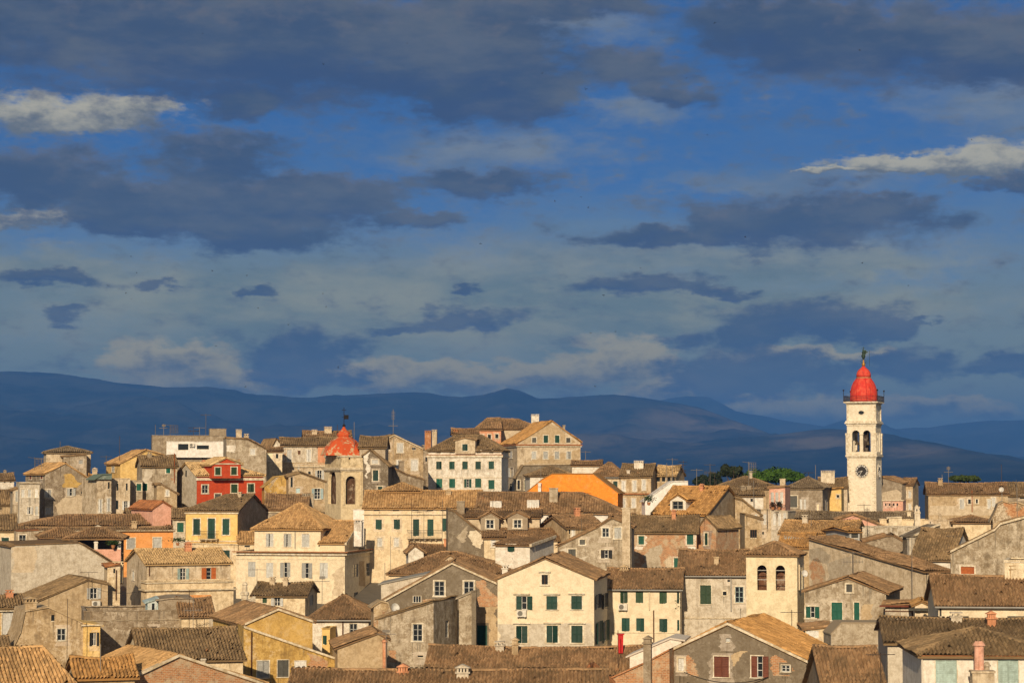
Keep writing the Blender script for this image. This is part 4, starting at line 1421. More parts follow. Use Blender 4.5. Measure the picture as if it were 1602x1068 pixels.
H('', 217, 3, (330, 442), ('P', [(330, 762), (442, 726)]), 4, 'lblue', 't_old', [('w', 'F', 'Kk', (375, 810), 24, 70, N0)], to=h, tiled=False)

view('B')
h = H('flat-topped concrete block with white wall and brown awnings', 384, 2, (95, 712), ('F', 222), 9, 'cement', 't_old', [], stain=.6)
H('', 383.6, 2, (214, 713), ('F', 272), 2, 'bwhite', 't_old', [('w', 'F', 'Kk', (356, 315), 86, 52, N0), ('w', 'F', 'Kk', (520, 318), 100, 36, N0), ('ac', 'F', 428, 298, 40, 'air conditioner between the brown awnings of the white rooftop wall')], to=h, stain=.15, peel=0, base=402)
H('', 386, 2, (575, 712), ('F', 166), 5, 'cement', 't_old', [], to=h, stain=.5)
h = H('brown house with two chimneys right of the concrete block', 356, 4, (715, 1050), ('P', [(715, 242), (890, 252), (1050, 336)]), 8, 'grey', 't_old',
  [('w', 'F', 'CW', (937, 356), 42, 52), ('chim', 820, 168, 240, 46, 2), ('chim', 882, 204, 255, 38, 3), ('patch', 'F', 'plaster', 'white', [(712, 300), (790, 300), (785, 360), (712, 350)])], stain=.8, peel=.4)
h = H('red house with white-framed green shutters and dormer gable', 328, 9, (470, 1026), ('H', 552, 452, 0.0, 5), ('L', 300, 9), 'red', 't_pale',
  [('w', 'F', 'Pw', (538, 666), 50, 68, dict(th=.14)), ('w', 'F', 'Co', [(782, 661), (921, 657)], 52, 70, dict(th=.14)), ('w', 'F', 'Bd', (645, 728), 50, 44, dict(th=.14)), ('band', 'F', 583, 20, .18, 'trim')], stain=.1, peel=0, age=.15)
H('', 327.6, h, (597, 836), ('P', [(597, 462), (714, 408), (836, 458)]), 5, 'red', 't_pale', [('w', 'F', 'Co', [(645, 517), (780, 515)], 46, 62, dict(th=.13)), ('band', 'F', 455, 9, .12, 'trim')], to=h, base=575, name='dormer', stain=.1, peel=0, age=.15, ov=.35)
# grey-white gable end of the red house: a thin skin on its left wall
def gable_skin(h):
    fr = [f for th, f in thing_frames if th is h][0]
    f = fr
    ze = face_pt(f, 'F', 748, 552)[1] - f.zb
    zr = z_at(748, 452, f, f.L / 2) - f.zb
    mb = MB()
    mb.quad((-.02, f.L, 0), (-.02, 0, 0), (-.02, 0, ze), (-.02, f.L / 2, zr), (-.02, f.L, ze))
    link('gable_wall', mb.mesh('gable_wall', 'plaster'), h, color='lgrey', stain=.6, peel=.1)
    mb = MB().box(-.12, -.025, f.L * .5 - .2, f.L * .5 + .2, zr - 1.9, zr - 1.0)
    link('vent', mb.mesh('vent', 'paint'), h, color='dsh')
gable_skin(h)
h = H('yellow house with dark green shutters and small iron balcony', 300, -16, (380, 812), ('H', 848, 716, 5.2, 0.0), ('R', 1048, 13), 'yellow', 't_olive',
  [('w', 'F', 'Cg', [(468, 980), (713, 980)], 56, 132, dict(th=.13)), ('w', 'F', 'Cg', (592, 1000), 58, 178, dict(th=.13)), ('balc', 'F', 500, 656, 1018, 1082), ('band', 'F', 862, 20, .15, 'trim'), ('band', 'F', 1100, 12, .12, 'stone')], stain=.15, peel=0)
view('K')
H('', 298, h, (690, 1216), ('P', [(690, 186), (1216, 196)]), 2.0, 'cream2', 't_old', [('w', 'F', 'Cg', [(955, 300), (1095, 297)], 66, 86)], to=h, stain=.5, tiled=False)
view('B')
def cement_side(h, col):
    f = [f for th, f in thing_frames if th is h][0]
    ze = face_pt(f, 'F', 596, 848)[1] - f.zb
    zr = z_at(596, 716, f, f.L / 2) - f.zb
    mb = MB()
    mb.quad((f.w + .02, 0.03, 0), (f.w + .02, f.L, 0), (f.w + .02, f.L, ze), (f.w + .02, f.L / 2, zr), (f.w + .02, 0.03, ze))
    link('side_wall', mb.mesh('side_wall', 'plaster'), h, color=col, stain=.5, peel=.12)
cement_side(h, 'cement')
H('narrow stuccoed house with one green shutter beside yellow house', 304, 0, (276, 378), ('E', 912, 828), 6, 'lgrey', 't_olive', [('w', 'F', 'Ct', (332, 985), 54, 78, dict(th=.16))], stain=.5, peel=.2)
h = H('brown-roofed low house right of the yellow house', 312, -3, (1046, 1392), ('E', 838, 710), 9, 'cement', 't_brown', [('band', 'F', 858, 8, .15, 'stone'), ('chim', 1398, 702, 800, 96, 4, 'wide', 'grey')], stain=.7)
h = H('mossy ochre ruin-like house left of the red-domed belfry', 325, 4, (1035, 1290), ('P', [(1035, 640), (1130, 560), (1290, 545)]), 6, 'ochre', 't_old', [], stain=.8, peel=.5, tiled=False)
H('', 322, 6, (1236, 1540), ('P', [(1236, 560), (1330, 532), (1540, 606)]), 7, 'tan', 't_olive', [('w', 'F', 'Bl', (1315, 680), 34, 42, N0), ('w', 'F', 'Ol', (1477, 705), 48, 86), ('w', 'F', 'Kk', (1262, 610), 18, 90, N0)], to=h, stain=.6)
h = H('long pale upper house with brown roof behind red-domed belfry', 372, 3, (1035, 1545), ('F', 462), 9, 'beige', 't_old',
  [('w', 'F', 'Kk', (1410, 543), 20, 46), ('w', 'F', 'Ow', (1495, 556), 36, 92), ('band', 'F', 478, 9, .25, 'stone'), ('band', 'F', 448, 7, .3, 'tan'), ('w', 'F', 'CW', (1320, 470), 18, 60, N0)], stain=.8, peel=.2)
H('', 374, 3, (1178, 1480), ('E', 304, 240), 9, 'lgrey', 't_olive', [('w', 'F', 'CW', [(1243, 388), (1405, 385)], 40, 100), ('w', 'F', 'Bb', (1325, 360), 24, 34)], to=h, stain=.75, peel=.3)
H('', 374.5, 3, (1480, 1700), ('E', 304, 238), 9, 'salmon', 't_olive', [], to=h, stain=.3)
H('', 380, 3, (1370, 1760), ('E', 245, 185), 8, 'grey', 't_brown', [('chim', 1400, 208, 260, 34, 2), ('chim', 1452, 170, 240, 42, 2), ('chim', 1565, 145, 240, 60, 3, 'wide')], to=h)
H('small white gable end behind the pale upper house', 380, 16, (1108, 1180), ('P', [(1108, 300), (1135, 252), (1180, 300)]), 7, 'white', 't_old', [], stain=.6)

view('C')
h = H('dark cement house with green window right of red-domed belfry', 346, -4, (792, 1000), ('P', [(792, 385), (850, 345), (1000, 470)]), 9, 'dgrey', 't_olive',
  [('w', 'F', 'Cg', (895, 552), 44, 88), ('w', 'F', 'BW', (890, 438), 56, 34), ('w', 'F', 'Cg', (932, 662), 40, 36), ('patch', 'F', 'plaster', 'white', [(805, 355), (845, 350), (828, 440), (846, 500), (824, 575), (806, 440)])], stain=.7, peel=.25)
H('', 352, -4, (760, 975), ('E', 320, 228), 8, 'grey', 't_olive', [], to=h)
h = H('brown gabled house with white shutters under the tall antenna mast', 366, 5, (912, 1292), ('P', [(912, 290), (1050, 218), (1292, 335)]), ('L', 846, 9), 'tan', 't_olive',
  [('w', 'F', 'CW', (1100, 322), 52, 78), ('w', 'F', 'CW', (990, 312), 40, 56), ('w', 'F', 'Vw', (1215, 330), 30, 20, N0), ('w', 'F', 'CW', (1220, 467), 56, 88), ('w', 'F', 'CW', (1086, 460), 34, 72)], stain=.85, peel=.3, verge=1)
H('', 355, 10, (985, 1290), ('P', [(985, 520), (1040, 490), (1140, 545), (1290, 585)]), 6, 'cement', 't_old', [('chim', 1110, 430, 560, 40, 2, 'plain', 'cement')], to=h, stain=.8)

h = H('long cream house with broad tan roof and balcony shutters', 300, -2, (800, 1770), ('E', 826, 686), 10, 'cream2', 't_tan',
  [('w', 'F', 'Kk', [(905, 842), (1065, 842), (1228, 842), (1350, 842), (1465, 842)], 50, 20, N0), ('w', 'F', 'Cg', [(921, 962), (1073, 960)], 52, 82, N0), ('w', 'F', 'Cg', [(1233, 988), (1353, 988)], 50, 140, N0), ('w', 'F', 'Cg', (1474, 965), 46, 110, N0),
   ('balc', 'F', 1160, 1445, 1010, 1072), ('band', 'F', 877, 9, .2, 'stone'), ('w', 'F', 'CW', [(930, 1110), (1070, 1110)], 40, 70)], stain=.3, age=.3)
H('', 304, -2, (948, 1272), ('H', 690, 618, 5, 5), 9, 'cream2', 't_tan', [], to=h, age=.3, base=700)

view('D')
h = H('white five-bay house with green shutters and hipped roof', 384, -8, (160, 772), ('H', 346, 212, 4, 4), ('R', 830, 12), 'white', 't_olive',
  [('w', 'F', 'Cg', [(249, 468), (358, 468), (467, 468), (577, 468), (687, 466)], 46, 64, dict(th=.1)), ('w', 'F', 'Ct', [(252, 617), (360, 617), (577, 615), (688, 627)], 50, 76, dict(th=.1)), ('w', 'F', 'Hg', (480, 617), 40, 70, dict(th=.1)),
   ('band', 'FR', 392, 16, .25, 'trim'), ('band', 'F', 380, 5, .3, 't_red'), ('w', 'F', 'Kk', [(248, 362), (355, 362), (580, 362), (688, 362)], 36, 12, N0), ('band', 'F', 570, 6, .06, 'stone'),
   ('chim', 160, 178, 260, 52, 5, 'wide', 'brick'), ('chim', 214, 170, 250, 40, 5, 'wide', 'beige')], stain=.55, peel=.12)
H('', 383.2, h, (385, 552), ('P', [(385, 262), (465, 240), (552, 258)]), 6, 'beige', 't_old', [('w', 'F', 'Cg', (467, 318), 46, 56)], to=h, base=372, name='dormer', stain=.6)
h = H('big stuccoed gable house crowning the skyline at centre', 404, 12, (904, 1432), ('P', [(904, 285), (1195, 102), (1432, 275)]), ('L', 768, 14), 'beige', 't_orange',
  [('w', 'F', 'Cg', [(1142, 249), (1237, 249)], 36, 62), ('w', 'F', 'Bd', [(1045, 258), (1330, 258)], 34, 40), ('w', 'F', 'Cw', [(1043, 383), (1140, 383), (1235, 383), (1333, 383)], 38, 62), ('band', 'FL', 298, 10, .3, 't_red'), ('band', 'FL', 310, 8, .2, 'stone'),
   ('w', 'L', 'CW', [(795, 380), (853, 380)], 24, 56), ('w', 'L', 'OW', (858, 527), 30, 76), ('w', 'L', 'Cw', (858, 650), 30, 60), ('patch', 'F', 'plaster', 'tan', [(950, 250), (1190, 115), (1400, 280), (960, 284)]), ('patch', 'F', 'plaster', 'tan', [(1050, 420), (1428, 330), (1428, 455), (950, 455)]), ('chim', 1292, 132, 190, 18, 1, 'plain', 'grey')], stain=.7, peel=.25, age=.15)
H('red-walled attic house with brown roof behind the skyline gable', 420, 4, (568, 768), ('H', 168, 76, 5, 0.0), 9, 'salmon', 't_brown', [('w', 'F', 'Kk', [(607, 230), (671, 228), (733, 224)], 24, 34)], stain=.3)
H('broad brown-roofed house with chimney behind the skyline gable', 424, 4, (745, 1105), ('H', 165, 82, 0.0, 5), 10, 'beige', 't_brown', [('chim', 1052, 42, 100, 64, 4, 'wide', 'white')], stain=.5)
H('low brown-roofed house between white and red-walled houses', 398, 2, (365, 575), ('E', 208, 165), 6, 'grey', 't_brown', [('chim', 388, 168, 230, 40, 1, 'wide', 'brick')])
H('grey low house with slate-grey roof under the skyline gable', 366, 4, (900, 1372), ('P', [(900, 560), (958, 468), (1372, 462)]), 6, 'dgrey', 't_grey', [('w', 'F', 'Kk', (915, 630), 20, 76), ('w', 'F', 'Co', (976, 630), 24, 84)], stain=.4)
H('olive hip-roofed house behind the orange gable', 356, 6, (1010, 1380), ('H', 556, 478, 5, 3), 8, 'white', 't_olive', [], stain=.4)

view('E')
h = H('bright orange gabled house', 332, -6, (-5, 782), ('P', [(-5, 388), (150, 262), (235, 216), (575, 216), (782, 372)]), 9, 'vorange', 't_orange', [('chim', 130, 295, 380, 24, -.5, 'plain', 'bwhite')], stain=.22, peel=0, age=0, tiled=False)
h = H('hip-roofed brown house with orange ridges right of skyline gable', 352, -6, (560, 812), ('H', 244, 118, 4, 4), 9, 'cream2', 't_brown', [('w', 'F', 'Cg', (762, 308), 36, 54)], stain=.5, gutter=True)
H('', 360, -2, (400, 640), ('E', 150, 112), 6, 'white', 't_brown', [], to=h)
h = H('greyish shuttered house with white chimney on brown roof', 350, -12, (804, 1060), ('E', 240, 140), ('R', 1110, 9), 'tan', 't_olive',
  [('w', 'F', 'CW', [(830, 320), (922, 320), (1000, 312)], 34, 88), ('w', 'F', 'CW', [(830, 462), (915, 462)], 34, 76), ('band', 'F', 385, 10, .3, 't_red'), ('chim', 960, 108, 205, 78, 3, 'wide', 'white'), ('chim', 871, 188, 230, 26, 1, 'plain', 'white')], stain=.75, peel=.2)
H('open loggia house with tan roof on dark openings', 356, -14, (1092, 1262), ('E', 232, 152), 6, 'tan', 't_pale', [('w', 'F', 'Kk', [(1120, 262), (1165, 262), (1210, 260), (1245, 258)], 28, 46, N0)], stain=.5)
H('bright white sloping wall house behind the orange roof', 320, 10, (1010, 1368), ('P', [(1010, 440), (1225, 288), (1250, 280), (1368, 278)]), 3, 'bwhite', 't_orange', [], stain=.08, peel=0, tiled=False)

view('F')
h = H('house with broad orange roof and white dormer, grey gable side', 282, -24, (110, 552), ('E', 560, 330), ('R', 905, 14), 'cement', 't_orange',
  [('w', 'R', 'CW', (692, 760), 24, 112, N0)], stain=.55, peel=.3, age=.2)
H('', 284.5, h, (258, 388), ('P', [(258, 440), (325, 396), (388, 436)]), 4, 'white', 't_orange', [('w', 'F', 'Pw', (322, 480), 88, 64, dict(th=.06))], to=h, on=h, base=516, name='dormer', stain=.05, peel=0, age=.15)
h = H('old brick house with green shutters in white plaster surrounds', 250, -2, (-80, 478), ('E', 706, 572), 8, 'brick', 't_olive',
  [('w', 'F', 'Ct', (17, 772), 46, 70), ('w', 'F', 'Ct', (425, 765), 54, 86), ('w', 'F', 'Ct', (322, 963), 62, 84), ('patch', 'F', 'plaster', 'white', [(-20, 735), (55, 735), (65, 790), (40, 850), (-30, 845)]), ('patch', 'F', 'plaster', 'white', [(385, 705), (468, 705), (466, 850), (400, 840)]),
   ('patch', 'F', 'plaster', 'grey', [(70, 850), (190, 795), (185, 1000), (30, 1000)]), ('patch', 'F', 'plaster', 'beige', [(200, 950), (270, 900), (270, 1010), (200, 1010)])], stain=.3, wmat='brick')
H('', 252, -30, (478, 640), ('P', [(478, 690), (560, 582), (640, 665)]), 5, 'brown', 't_olive', [('w', 'F', 'Cg', (560, 762), 24, 100)], to=h, wmat='brick')
H('weathered wall and rooftop terrace right of the orange roof', 272, 6, (880, 1020), ('P', [(880, 560), (1020, 600)]), 6, 'tan', 't_olive', [('w', 'F', 'Vb', (955, 720), 56, 70, N0)], stain=.8, peel=.5)
H('low brown roof on white wall right of the orange roof', 330, 4, (770, 1036), ('E', 404, 346), 7, 'white', 't_olive', [('w', 'F', 'Kk', (940, 440), 20, 30, N0)], stain=.4)
H('big rounded hip-roofed brown house in front of the pines', 390, 4, (640, 1190), ('H', 345, 238, 9, 9), 16, 'tan', 't_olive', [], stain=.5)
h = H('narrow pinkish shuttered house with flower balcony', 308, -8, (1085, 1218), ('P', [(1085, 338), (1218, 330)]), 5, 'pink', 't_brown', [('w', 'F', 'CW', [(1112, 420), (1150, 420), (1190, 418)], 26, 96, N0), ('balc', 'F', 1090, 1222, 480, 524)], stain=.5)
H('', 305, 12, (1016, 1100), ('F', 520), 4, 'beige', 't_old', [('w', 'F', 'CW', (1050, 600), 24, 90, N0), ('w', 'F', 'Kk', (1035, 715), 16, 26, N0)], to=h, stain=.7)
H('', 303.5, -16, (1100, 1238), ('F', 534), 4, 'lgrey', 't_old', [('w', 'F', 'CW', [(1130, 600), (1172, 600), (1215, 596)], 22, 100, N0)], to=h, stain=.6)
h = H('grey house with hipped roof and paired tall windows', 352, -10, (1228, 1530), ('H', 340, 246, 5, 5), ('R', 1592, 12), 'cement', 't_grey',
  [('w', 'F', 'CW', [(1352, 472), (1384, 472)], 20, 84, N0), ('w', 'F', 'Bd', (1282, 450), 76, 96), ('w', 'F', 'Bc', (1493, 500), 20, 60, N0), ('w', 'R', 'Cw', (1562, 490), 22, 96), ('chim', 1200, 258, 330, 44, 4, 'plain')], stain=.6)
view('G')
H('small ochre house with round dark opening left of clock tower', 362, -4, (362, 462), ('P', [(362, 366), (372, 346), (462, 336)]), 6, 'yellow', 't_orange', [('w', 'F', 'Kk', (442, 382), 16, 16)], stain=.3)
H('pale house with row of chimney pots beside clock tower', 400, 2, (330, 500), ('E', 330, 268), 8, 'beige', 't_olive', [('chim', 378, 222, 300, 84, 2, 'wide', 'stone')], stain=.6)
h = H('weathered grey house behind the clock tower to its right', 420, -24, (690, 842), ('P', [(690, 262), (700, 262), (842, 300)]), 6, 'cement', 't_brown', [('patch', 'F', 'plaster', 'beige', [(720, 360), (800, 340), (838, 360), (835, 412), (722, 412)])], stain=.5)
H('', 419, -10, (842, 908), ('E', 312, 272), 6, 'tan', 't_brown', [('w', 'F', 'CW', [(860, 370), (890, 370)], 16, 40), ('w', 'F', 'CW', [(860, 448), (890, 448)], 14, 34)], to=h, stain=.6)
H('low pinkish house with small windows at clock tower foot', 398, -6, (722, 846), ('F', 412), 5, 'pink', 't_brown', [('w', 'F', 'Kk', [(740, 435), (765, 435), (790, 435), (812, 435)], 9, 18, N0), ('band', 'F', 408, 6, .2, 'stone')], stain=.4)
h = H('long tan house with brown roof at the right skyline', 345, 4, (1004, 1500), ('E', 370, 300), 10, 'tan', 't_brown',
  [('w', 'F', 'CW', (1215, 430), 28, 58), ('w', 'F', 'Kk', (1262, 415), 16, 28), ('w', 'F', 'Kk', (1308, 413), 13, 24), ('w', 'F', 'CW', [(1386, 430), (1412, 420)], 24, 56), ('band', 'F', 376, 8, .05, 'cream2'), ('patch', 'F', 'plaster', 'beige', [(1010, 440), (1490, 445), (1490, 500), (1010, 500)]), ('pipe', 'F', 1277, 345, 480, 'obrown')], stain=.55)
H('brown-roofed house at the right edge of the skyline', 350, 4, (1500, 1850), ('E', 380, 300), 10, 'cement', 't_olive', [('w', 'F', 'Kk', (1590, 370), 30, 60, N0)], stain=.8)
H('long dark roof running in front of the clock tower', 300, -2, (180, 925), ('E', 528, 480), 7, 'cream2', 't_grey', [('chim', 885, 480, 520, 22, 1, 'plain', 'cream')], stain=.4)
H('pale pink gabled house below the clock tower', 290, 2, (436, 726), ('P', [(436, 532), (535, 498), (726, 574)]), 7, 'pink', 't_brown', [], stain=.15, peel=0)
h = H('low cream house with flat awning right below clock tower', 292, 2, (700, 1004), ('F', 532), 6, 'cream2', 't_olive', [], stain=.4)
H('', 290.5, 2, (757, 838), ('P', [(757, 516), (838, 512)]), 4, 'cream', 't_grey', [], to=h, tiled=False)
H('slim old bell turret right of the clock tower', 286, 4, (918, 952), ('P', [(918, 470), (926, 446), (934, 438), (944, 448), (952, 480)]), 1.2, 'stone', 't_old', [('w', 'F', 'Kk', (934, 470), 8, 14, N0), ('band', 'F', 486, 5, .08, 'stone')], stain=.6, tiled=False, ov=.02, cat='turret', name='turret')
H('grey stained terrace wall below the pink gable', 268, 2, (590, 1028), ('F', 578), 7, 'lgrey', 't_old', [], stain=.95, peel=.35)
h = H('cream low houses with brown hip roof at right, under tan house', 300, 6, (1156, 1420), ('H', 548, 500, 5, 5), 8, 'cream2', 't_brown', [('chim', 1080, 486, 560, 18, 2)], stain=.5)
H('', 301, 4, (1004, 1160), ('F', 535), 5, 'beige', 't_old', [('w', 'F', 'Kk', (1018, 548), 8, 12, N0)], to=h, stain=.8, peel=.4)
h = H('ochre tiled house with skylight dormers below the clock tower', 266, -10, (78, 540), ('E', 618, 536), 8, 'tan', 't_tan', [], stain=.5, age=.6)
H('', 262, -10, (70, 265), ('E', 700, 612), 6, 'tan', 't_orange', [], to=h, age=.6)
H('', 263.5, -2, (118, 205), ('E', 640, 608), 3, 'sgrey', 't_grey', [('w', 'F', 'Pw', (160, 632), 60, 12, N0)], to=h, name='dormer', base=650, tiled=False)
view('W')
h = H('blue-grey clad dormer house with tiled roof', 256, 28, (806, 905), ('E', 326, 282), ('L', 555, 9), 'sgrey', 't_orange', [('w', 'F', 'Bd', (862, 365), 66, 48, N0)], stain=.3, age=.5)
H('low brown-roofed sheds below the stained terrace wall', 246, 3, (960, 1385), ('P', [(960, 420), (1180, 365), (1240, 362), (1385, 448)]), 7, 'cement', 't_brown', [], stain=.7)

# ======== middle rows
view('D')
h = H('wide brown-roofed house with two white box dormers', 290, -3, (560, 1800), ('H', 868, 700, 0.0, 5.5), 11, 'bwhite', 't_brown', [('band', 'F', 874, 8, .2, 'trim'), ('chim', 1208, 655, 770, 70, 3, 'plain', 'grey')], stain=.25)
H('', 291, -3, (677, 772), ('P', [(677, 770), (772, 770)]), 5, 'bwhite', 't_old', [('w', 'F', 'CW', (724, 800), 84, 42, dict(s=0, solid=1))], to=h, name='dormer', on=h, base=825, stain=.1, peel=0, tiled=False, ov=.1)
H('', 291, -3, (985, 1085), ('P', [(985, 762), (1085, 762)]), 6, 'bwhite', 't_old', [('w', 'F', 'CW', (1034, 790), 88, 48, dict(s=0, solid=1))], to=h, name='dormer', on=h, base=832, stain=.1, peel=0, tiled=False, ov=.1)
h = H('brown-roofed house with two grey gabled dormers', 268, -2, (440, 1090), ('E', 905, 838), 9, 'beige', 't_brown', [('chim', 432, 765, 850, 64, 2, 'plain', 'cement')], stain=.5)
H('', 266.6, -2, (598, 752), ('P', [(598, 902), (682, 862), (752, 904)]), 4, 'cement', 't_brown', [('w', 'F', 'PW', (676, 958), 66, 72)], to=h, base=1015, name='dormer', stain=.15, peel=0)
H('', 266.6, -2, (822, 990), ('P', [(822, 902), (900, 858), (990, 900)]), 4, 'cement', 't_brown', [('w', 'F', 'PW', (906, 956), 66, 70)], to=h, base=1006, name='dormer', stain=.15, peel=0)
H('', 264, -2, (640, 1240), ('E', 1090, 1000), 7, 'cream2', 't_brown', [], to=h, stain=.3)
view('O')
H('dark cement gable wall with large peeled patch', 258, 2, (884, 1246), ('P', [(884, 168), (940, 185), (1246, 430)]), 7, 'dgrey', 't_old',
  [('patch', 'F', 'plaster', 'stone', [(1085, 380), (1180, 370), (1235, 450), (1215, 550), (1130, 510), (1080, 450)]), ('patch', 'F', 'plaster', 'grey', [(990, 420), (1060, 330), (1080, 470), (1030, 500)])], stain=.4, peel=.28)
h = H('low white house with one green window under mossy shed roof', 244, -22, (1352, 1690), ('E', 520, 432, 1.0), 7, 'white', 't_brown', [('w', 'F', 'Cg', (1505, 553), 70, 62, N0)], stain=.3, verge='R')
H('wide old brown roof at the left of centre with small white gable', 264, -3, (495, 1165), ('E', 606, 505), 9, 'cream2', 't_brown', [], stain=.4)
H('small white gable peeking beside the wide brown roof', 262, 4, (498, 648), ('P', [(498, 584), (560, 528), (648, 586)]), 4, 'white', 't_brown', [], stain=.5)
h = H('large brown hip roof behind the dark gable at centre', 240, -4, (305, 1580), ('H', 802, 585, 5, 8), 12, 'cream2', 't_brown', [('band', 'F', 812, 8, .1, 'stone')], stain=.4)
H('', 238, -4, (858, 960), ('P', [(858, 655), (908, 616), (960, 655)]), 4, 'beige', 't_brown', [], to=h, on=h, base=665, name='dormer')

view('S')
h = H('old brown-roofed house with grey-green end wall', 262, 22, (690, 1055), ('E', 418, 290), ('L', 425, 9), 'tan', 't_brown', [('w', 'F', 'CW', (747, 470), 32, 66), ('w', 'F', 'Kk', (715, 460), 20, 50, N0)], stain=.6)
H('low white house with brown roof by the tall chimney', 258, 2, (1130, 1360), ('E', 352, 285), 5, 'white', 't_brown', [], stain=.4)
view('E')
h = H('tall grey stuccoed house with massive chimney stack at centre', 234, -3, (285, 895), ('P', [(285, 822), (600, 670), (735, 588), (820, 622), (895, 660)]), 8, 'grey', 't_brown',
  [('w', 'F', 'Bd', (486, 788), 46, 40), ('w', 'F', 'Cd', (400, 890), 62, 88), ('w', 'F', 'Pw', (681, 708), 58, 76), ('w', 'F', 'Cw', (783, 712), 58, 92), ('w', 'F', 'Hk', (672, 888), 60, 70), ('w', 'F', 'CR', (662, 1048), 60, 50),
   ('patch', 'F', 'plaster', 'lgrey', [(300, 850), (370, 830), (440, 930), (520, 900), (510, 1000), (430, 960), (300, 900)]), ('chim', 853, 500, 1000, 66, -.55, 'plain', 'beige')], stain=.75, peel=.15)

view('M')
h = H('cream mansion with grey shutters and tan hipped roof', 290, -17, (66, 1132), ('F', 522), ('R', 1455, 17), 'cream', 't_tan',
  [('w', 'F', 'Cw', [(213, 692), (389, 702)], 70, 150, N0), ('w', 'F', 'Jw', (560, 697), 66, 145, N0), ('w', 'F', 'Hw', (738, 704), 70, 150, N0), ('w', 'F', 'Cw', (921, 704), 80, 152, N0),
   ('band', 'FR', 545, 12, .35, 'trim'), ('band', 'FR', 520, 8, .45, 't_red'), ('band', 'FR', 592, 5, .06, 'trim'), ('w', 'R', 'Pw', [(1232, 705), (1362, 692)], 52, 130, N0), ('w', 'R', 'Pw', [(1240, 960), (1345, 960)], 45, 90, N0), ('pipe', 'R', 1412, 570, 960),
   ('patch', 'R', 'plaster', 'tan', [(1270, 610), (1320, 610), (1330, 860), (1265, 850)]), ('patch', 'F', 'plaster', 'beige', [(1010, 740), (1128, 650), (1128, 950), (1020, 950)])], stain=.2, peel=.03)
H('', 293, h, (243, 892), ('H', 290, 48, 7.5, 6.0), 12, 'cream', 't_tan', [('w', 'F', 'Cw', [(390, 405), (565, 406), (743, 408)], 70, 124, dict(th=.12)), ('pipe', 'F', 640, 295, 490)], to=h, stain=.15, peel=0, age=.2, ov=.4)
H('', 291, h, (885, 1130), ('E', 436, 222, 1.0), 7, 'cream2', 't_tan', [('w', 'R', 'Cw', (1358, 395), 44, 118), ('w', 'R', 'Kk', (1232, 456), 36, 34), ('chim', 1264, 208, 340, 78, 3.0, 'box', 'bwhite')], to=h, stain=.1, peel=0, age=.2, verge='R')
H('white chimney block between mansion and cream house', 306, -8, (1212, 1386), ('F', 112), 2.2, 'bwhite', 't_old', [], stain=.05, peel=0, cat='chimney', name='chimney_block')
view('N')
h = H('small cream house with open white shutters before the mansion', 236, -14, (100, 606), ('E', 196, 70), ('R', 722, 9), 'cream2', 't_olive',
  [('w', 'F', 'Bo', (210, 240), 40, 56, N0), ('w', 'F', 'Ow', (331, 252), 54, 78, N0), ('w', 'R', 'Bw', (662, 238), 40, 102, N0), ('band', 'F', 200, 5, .1, 'stone')], stain=.6)
h = H('white house with brown hipped roof and pane windows', 206, -10, (640, 1216), ('H', 424, 192, 5.5, 4.5), ('R', 1306, 11), 'white', 't_brown',
  [('w', 'F', 'Pz', (1065, 516), 78, 108, dict(th=.06)), ('pipe', 'F', 964, 430, 660, 'brown'), ('w', 'R', 'Pw', (1270, 500), 30, 90)], stain=.55, gutter=True)
H('', 203, -10, (770, 846), ('F', 515), 3, 'yellow', 't_old', [('w', 'F', 'Cg', (757, 620), 36, 90, N0)], to=h, stain=.1, peel=0)

view('K')
h = H('stuccoed house with tan roof and one orange-brown shutter', 246, 19, (322, 1142), ('E', 388, 245), ('L', 124, 11), 'beige', 't_pale',
  [('w', 'F', 'Op', (668, 490), 56, 118, N0), ('w', 'F', 'Jr', (945, 484), 96, 120, dict(s=0, solid=1)), ('w', 'L', 'CW', (180, 500), 24, 80), ('pipe', 'F', 338, 400, 505, 'brown')], stain=.7, peel=.12, age=.2)
H('', 243, h, (322, 1172), ('F', 560), 3.0, 'cream2', 't_old', [('band', 'FL', 640, 14, .3, 'stone'), ('band', 'FL', 568, 9, .15, 'stone'), ('patch', 'F', 'plaster', 'orange', [(560, 690), (960, 690), (960, 760), (800, 790), (560, 720)])], to=h, stain=.6, peel=.1)
view('L')
h = H('small cream house under patched brown roof by stone chimney', 214, 6, (490, 770), ('E', 246, 88), 7, 'cream2', 't_brown', [('chim', 1048, -60, 80, 64, 3.5, 'pot', 'stone')], stain=.6)
H('', 213.4, 30, (760, 1150), ('P', [(760, 290), (1120, 95), (1150, 75)]), .5, 'stone', 't_old', [], to=h, stain=.7, tiled=False, ov=.02)
h = H('ochre gabled house with brown roof, stained yellow lean-to', 190, 30, (1052, 1660), ('P', [(1052, 325), (1345, 192), (1660, 300)]), ('L', 772, 12), 'ochre', 't_brown',
  [('w', 'L', 'Cg', (972, 432), 40, 126, N0)], stain=.35, verge=1)
view('N')
H('', 186, 8, (18, 892), ('P', [(18, 498), (70, 520), (892, 800)]), 4, 'ochre', 't_brown',
  [('w', 'F', 'Cw', (195, 900), 112, 160, dict(th=.08)), ('w', 'F', 'Cd', (387, 893), 106, 162, dict(th=.06)), ('w', 'F', 'CW', (553, 868), 104, 96, dict(th=.06)), ('patch', 'F', 'brick', 'brick', [(620, 740), (700, 770), (790, 830), (790, 905), (630, 905)]), ('pipe', 'F', 84, 540, 1000, 'brown')], to=h, stain=.75, peel=.15, verge=1, tiled=False)
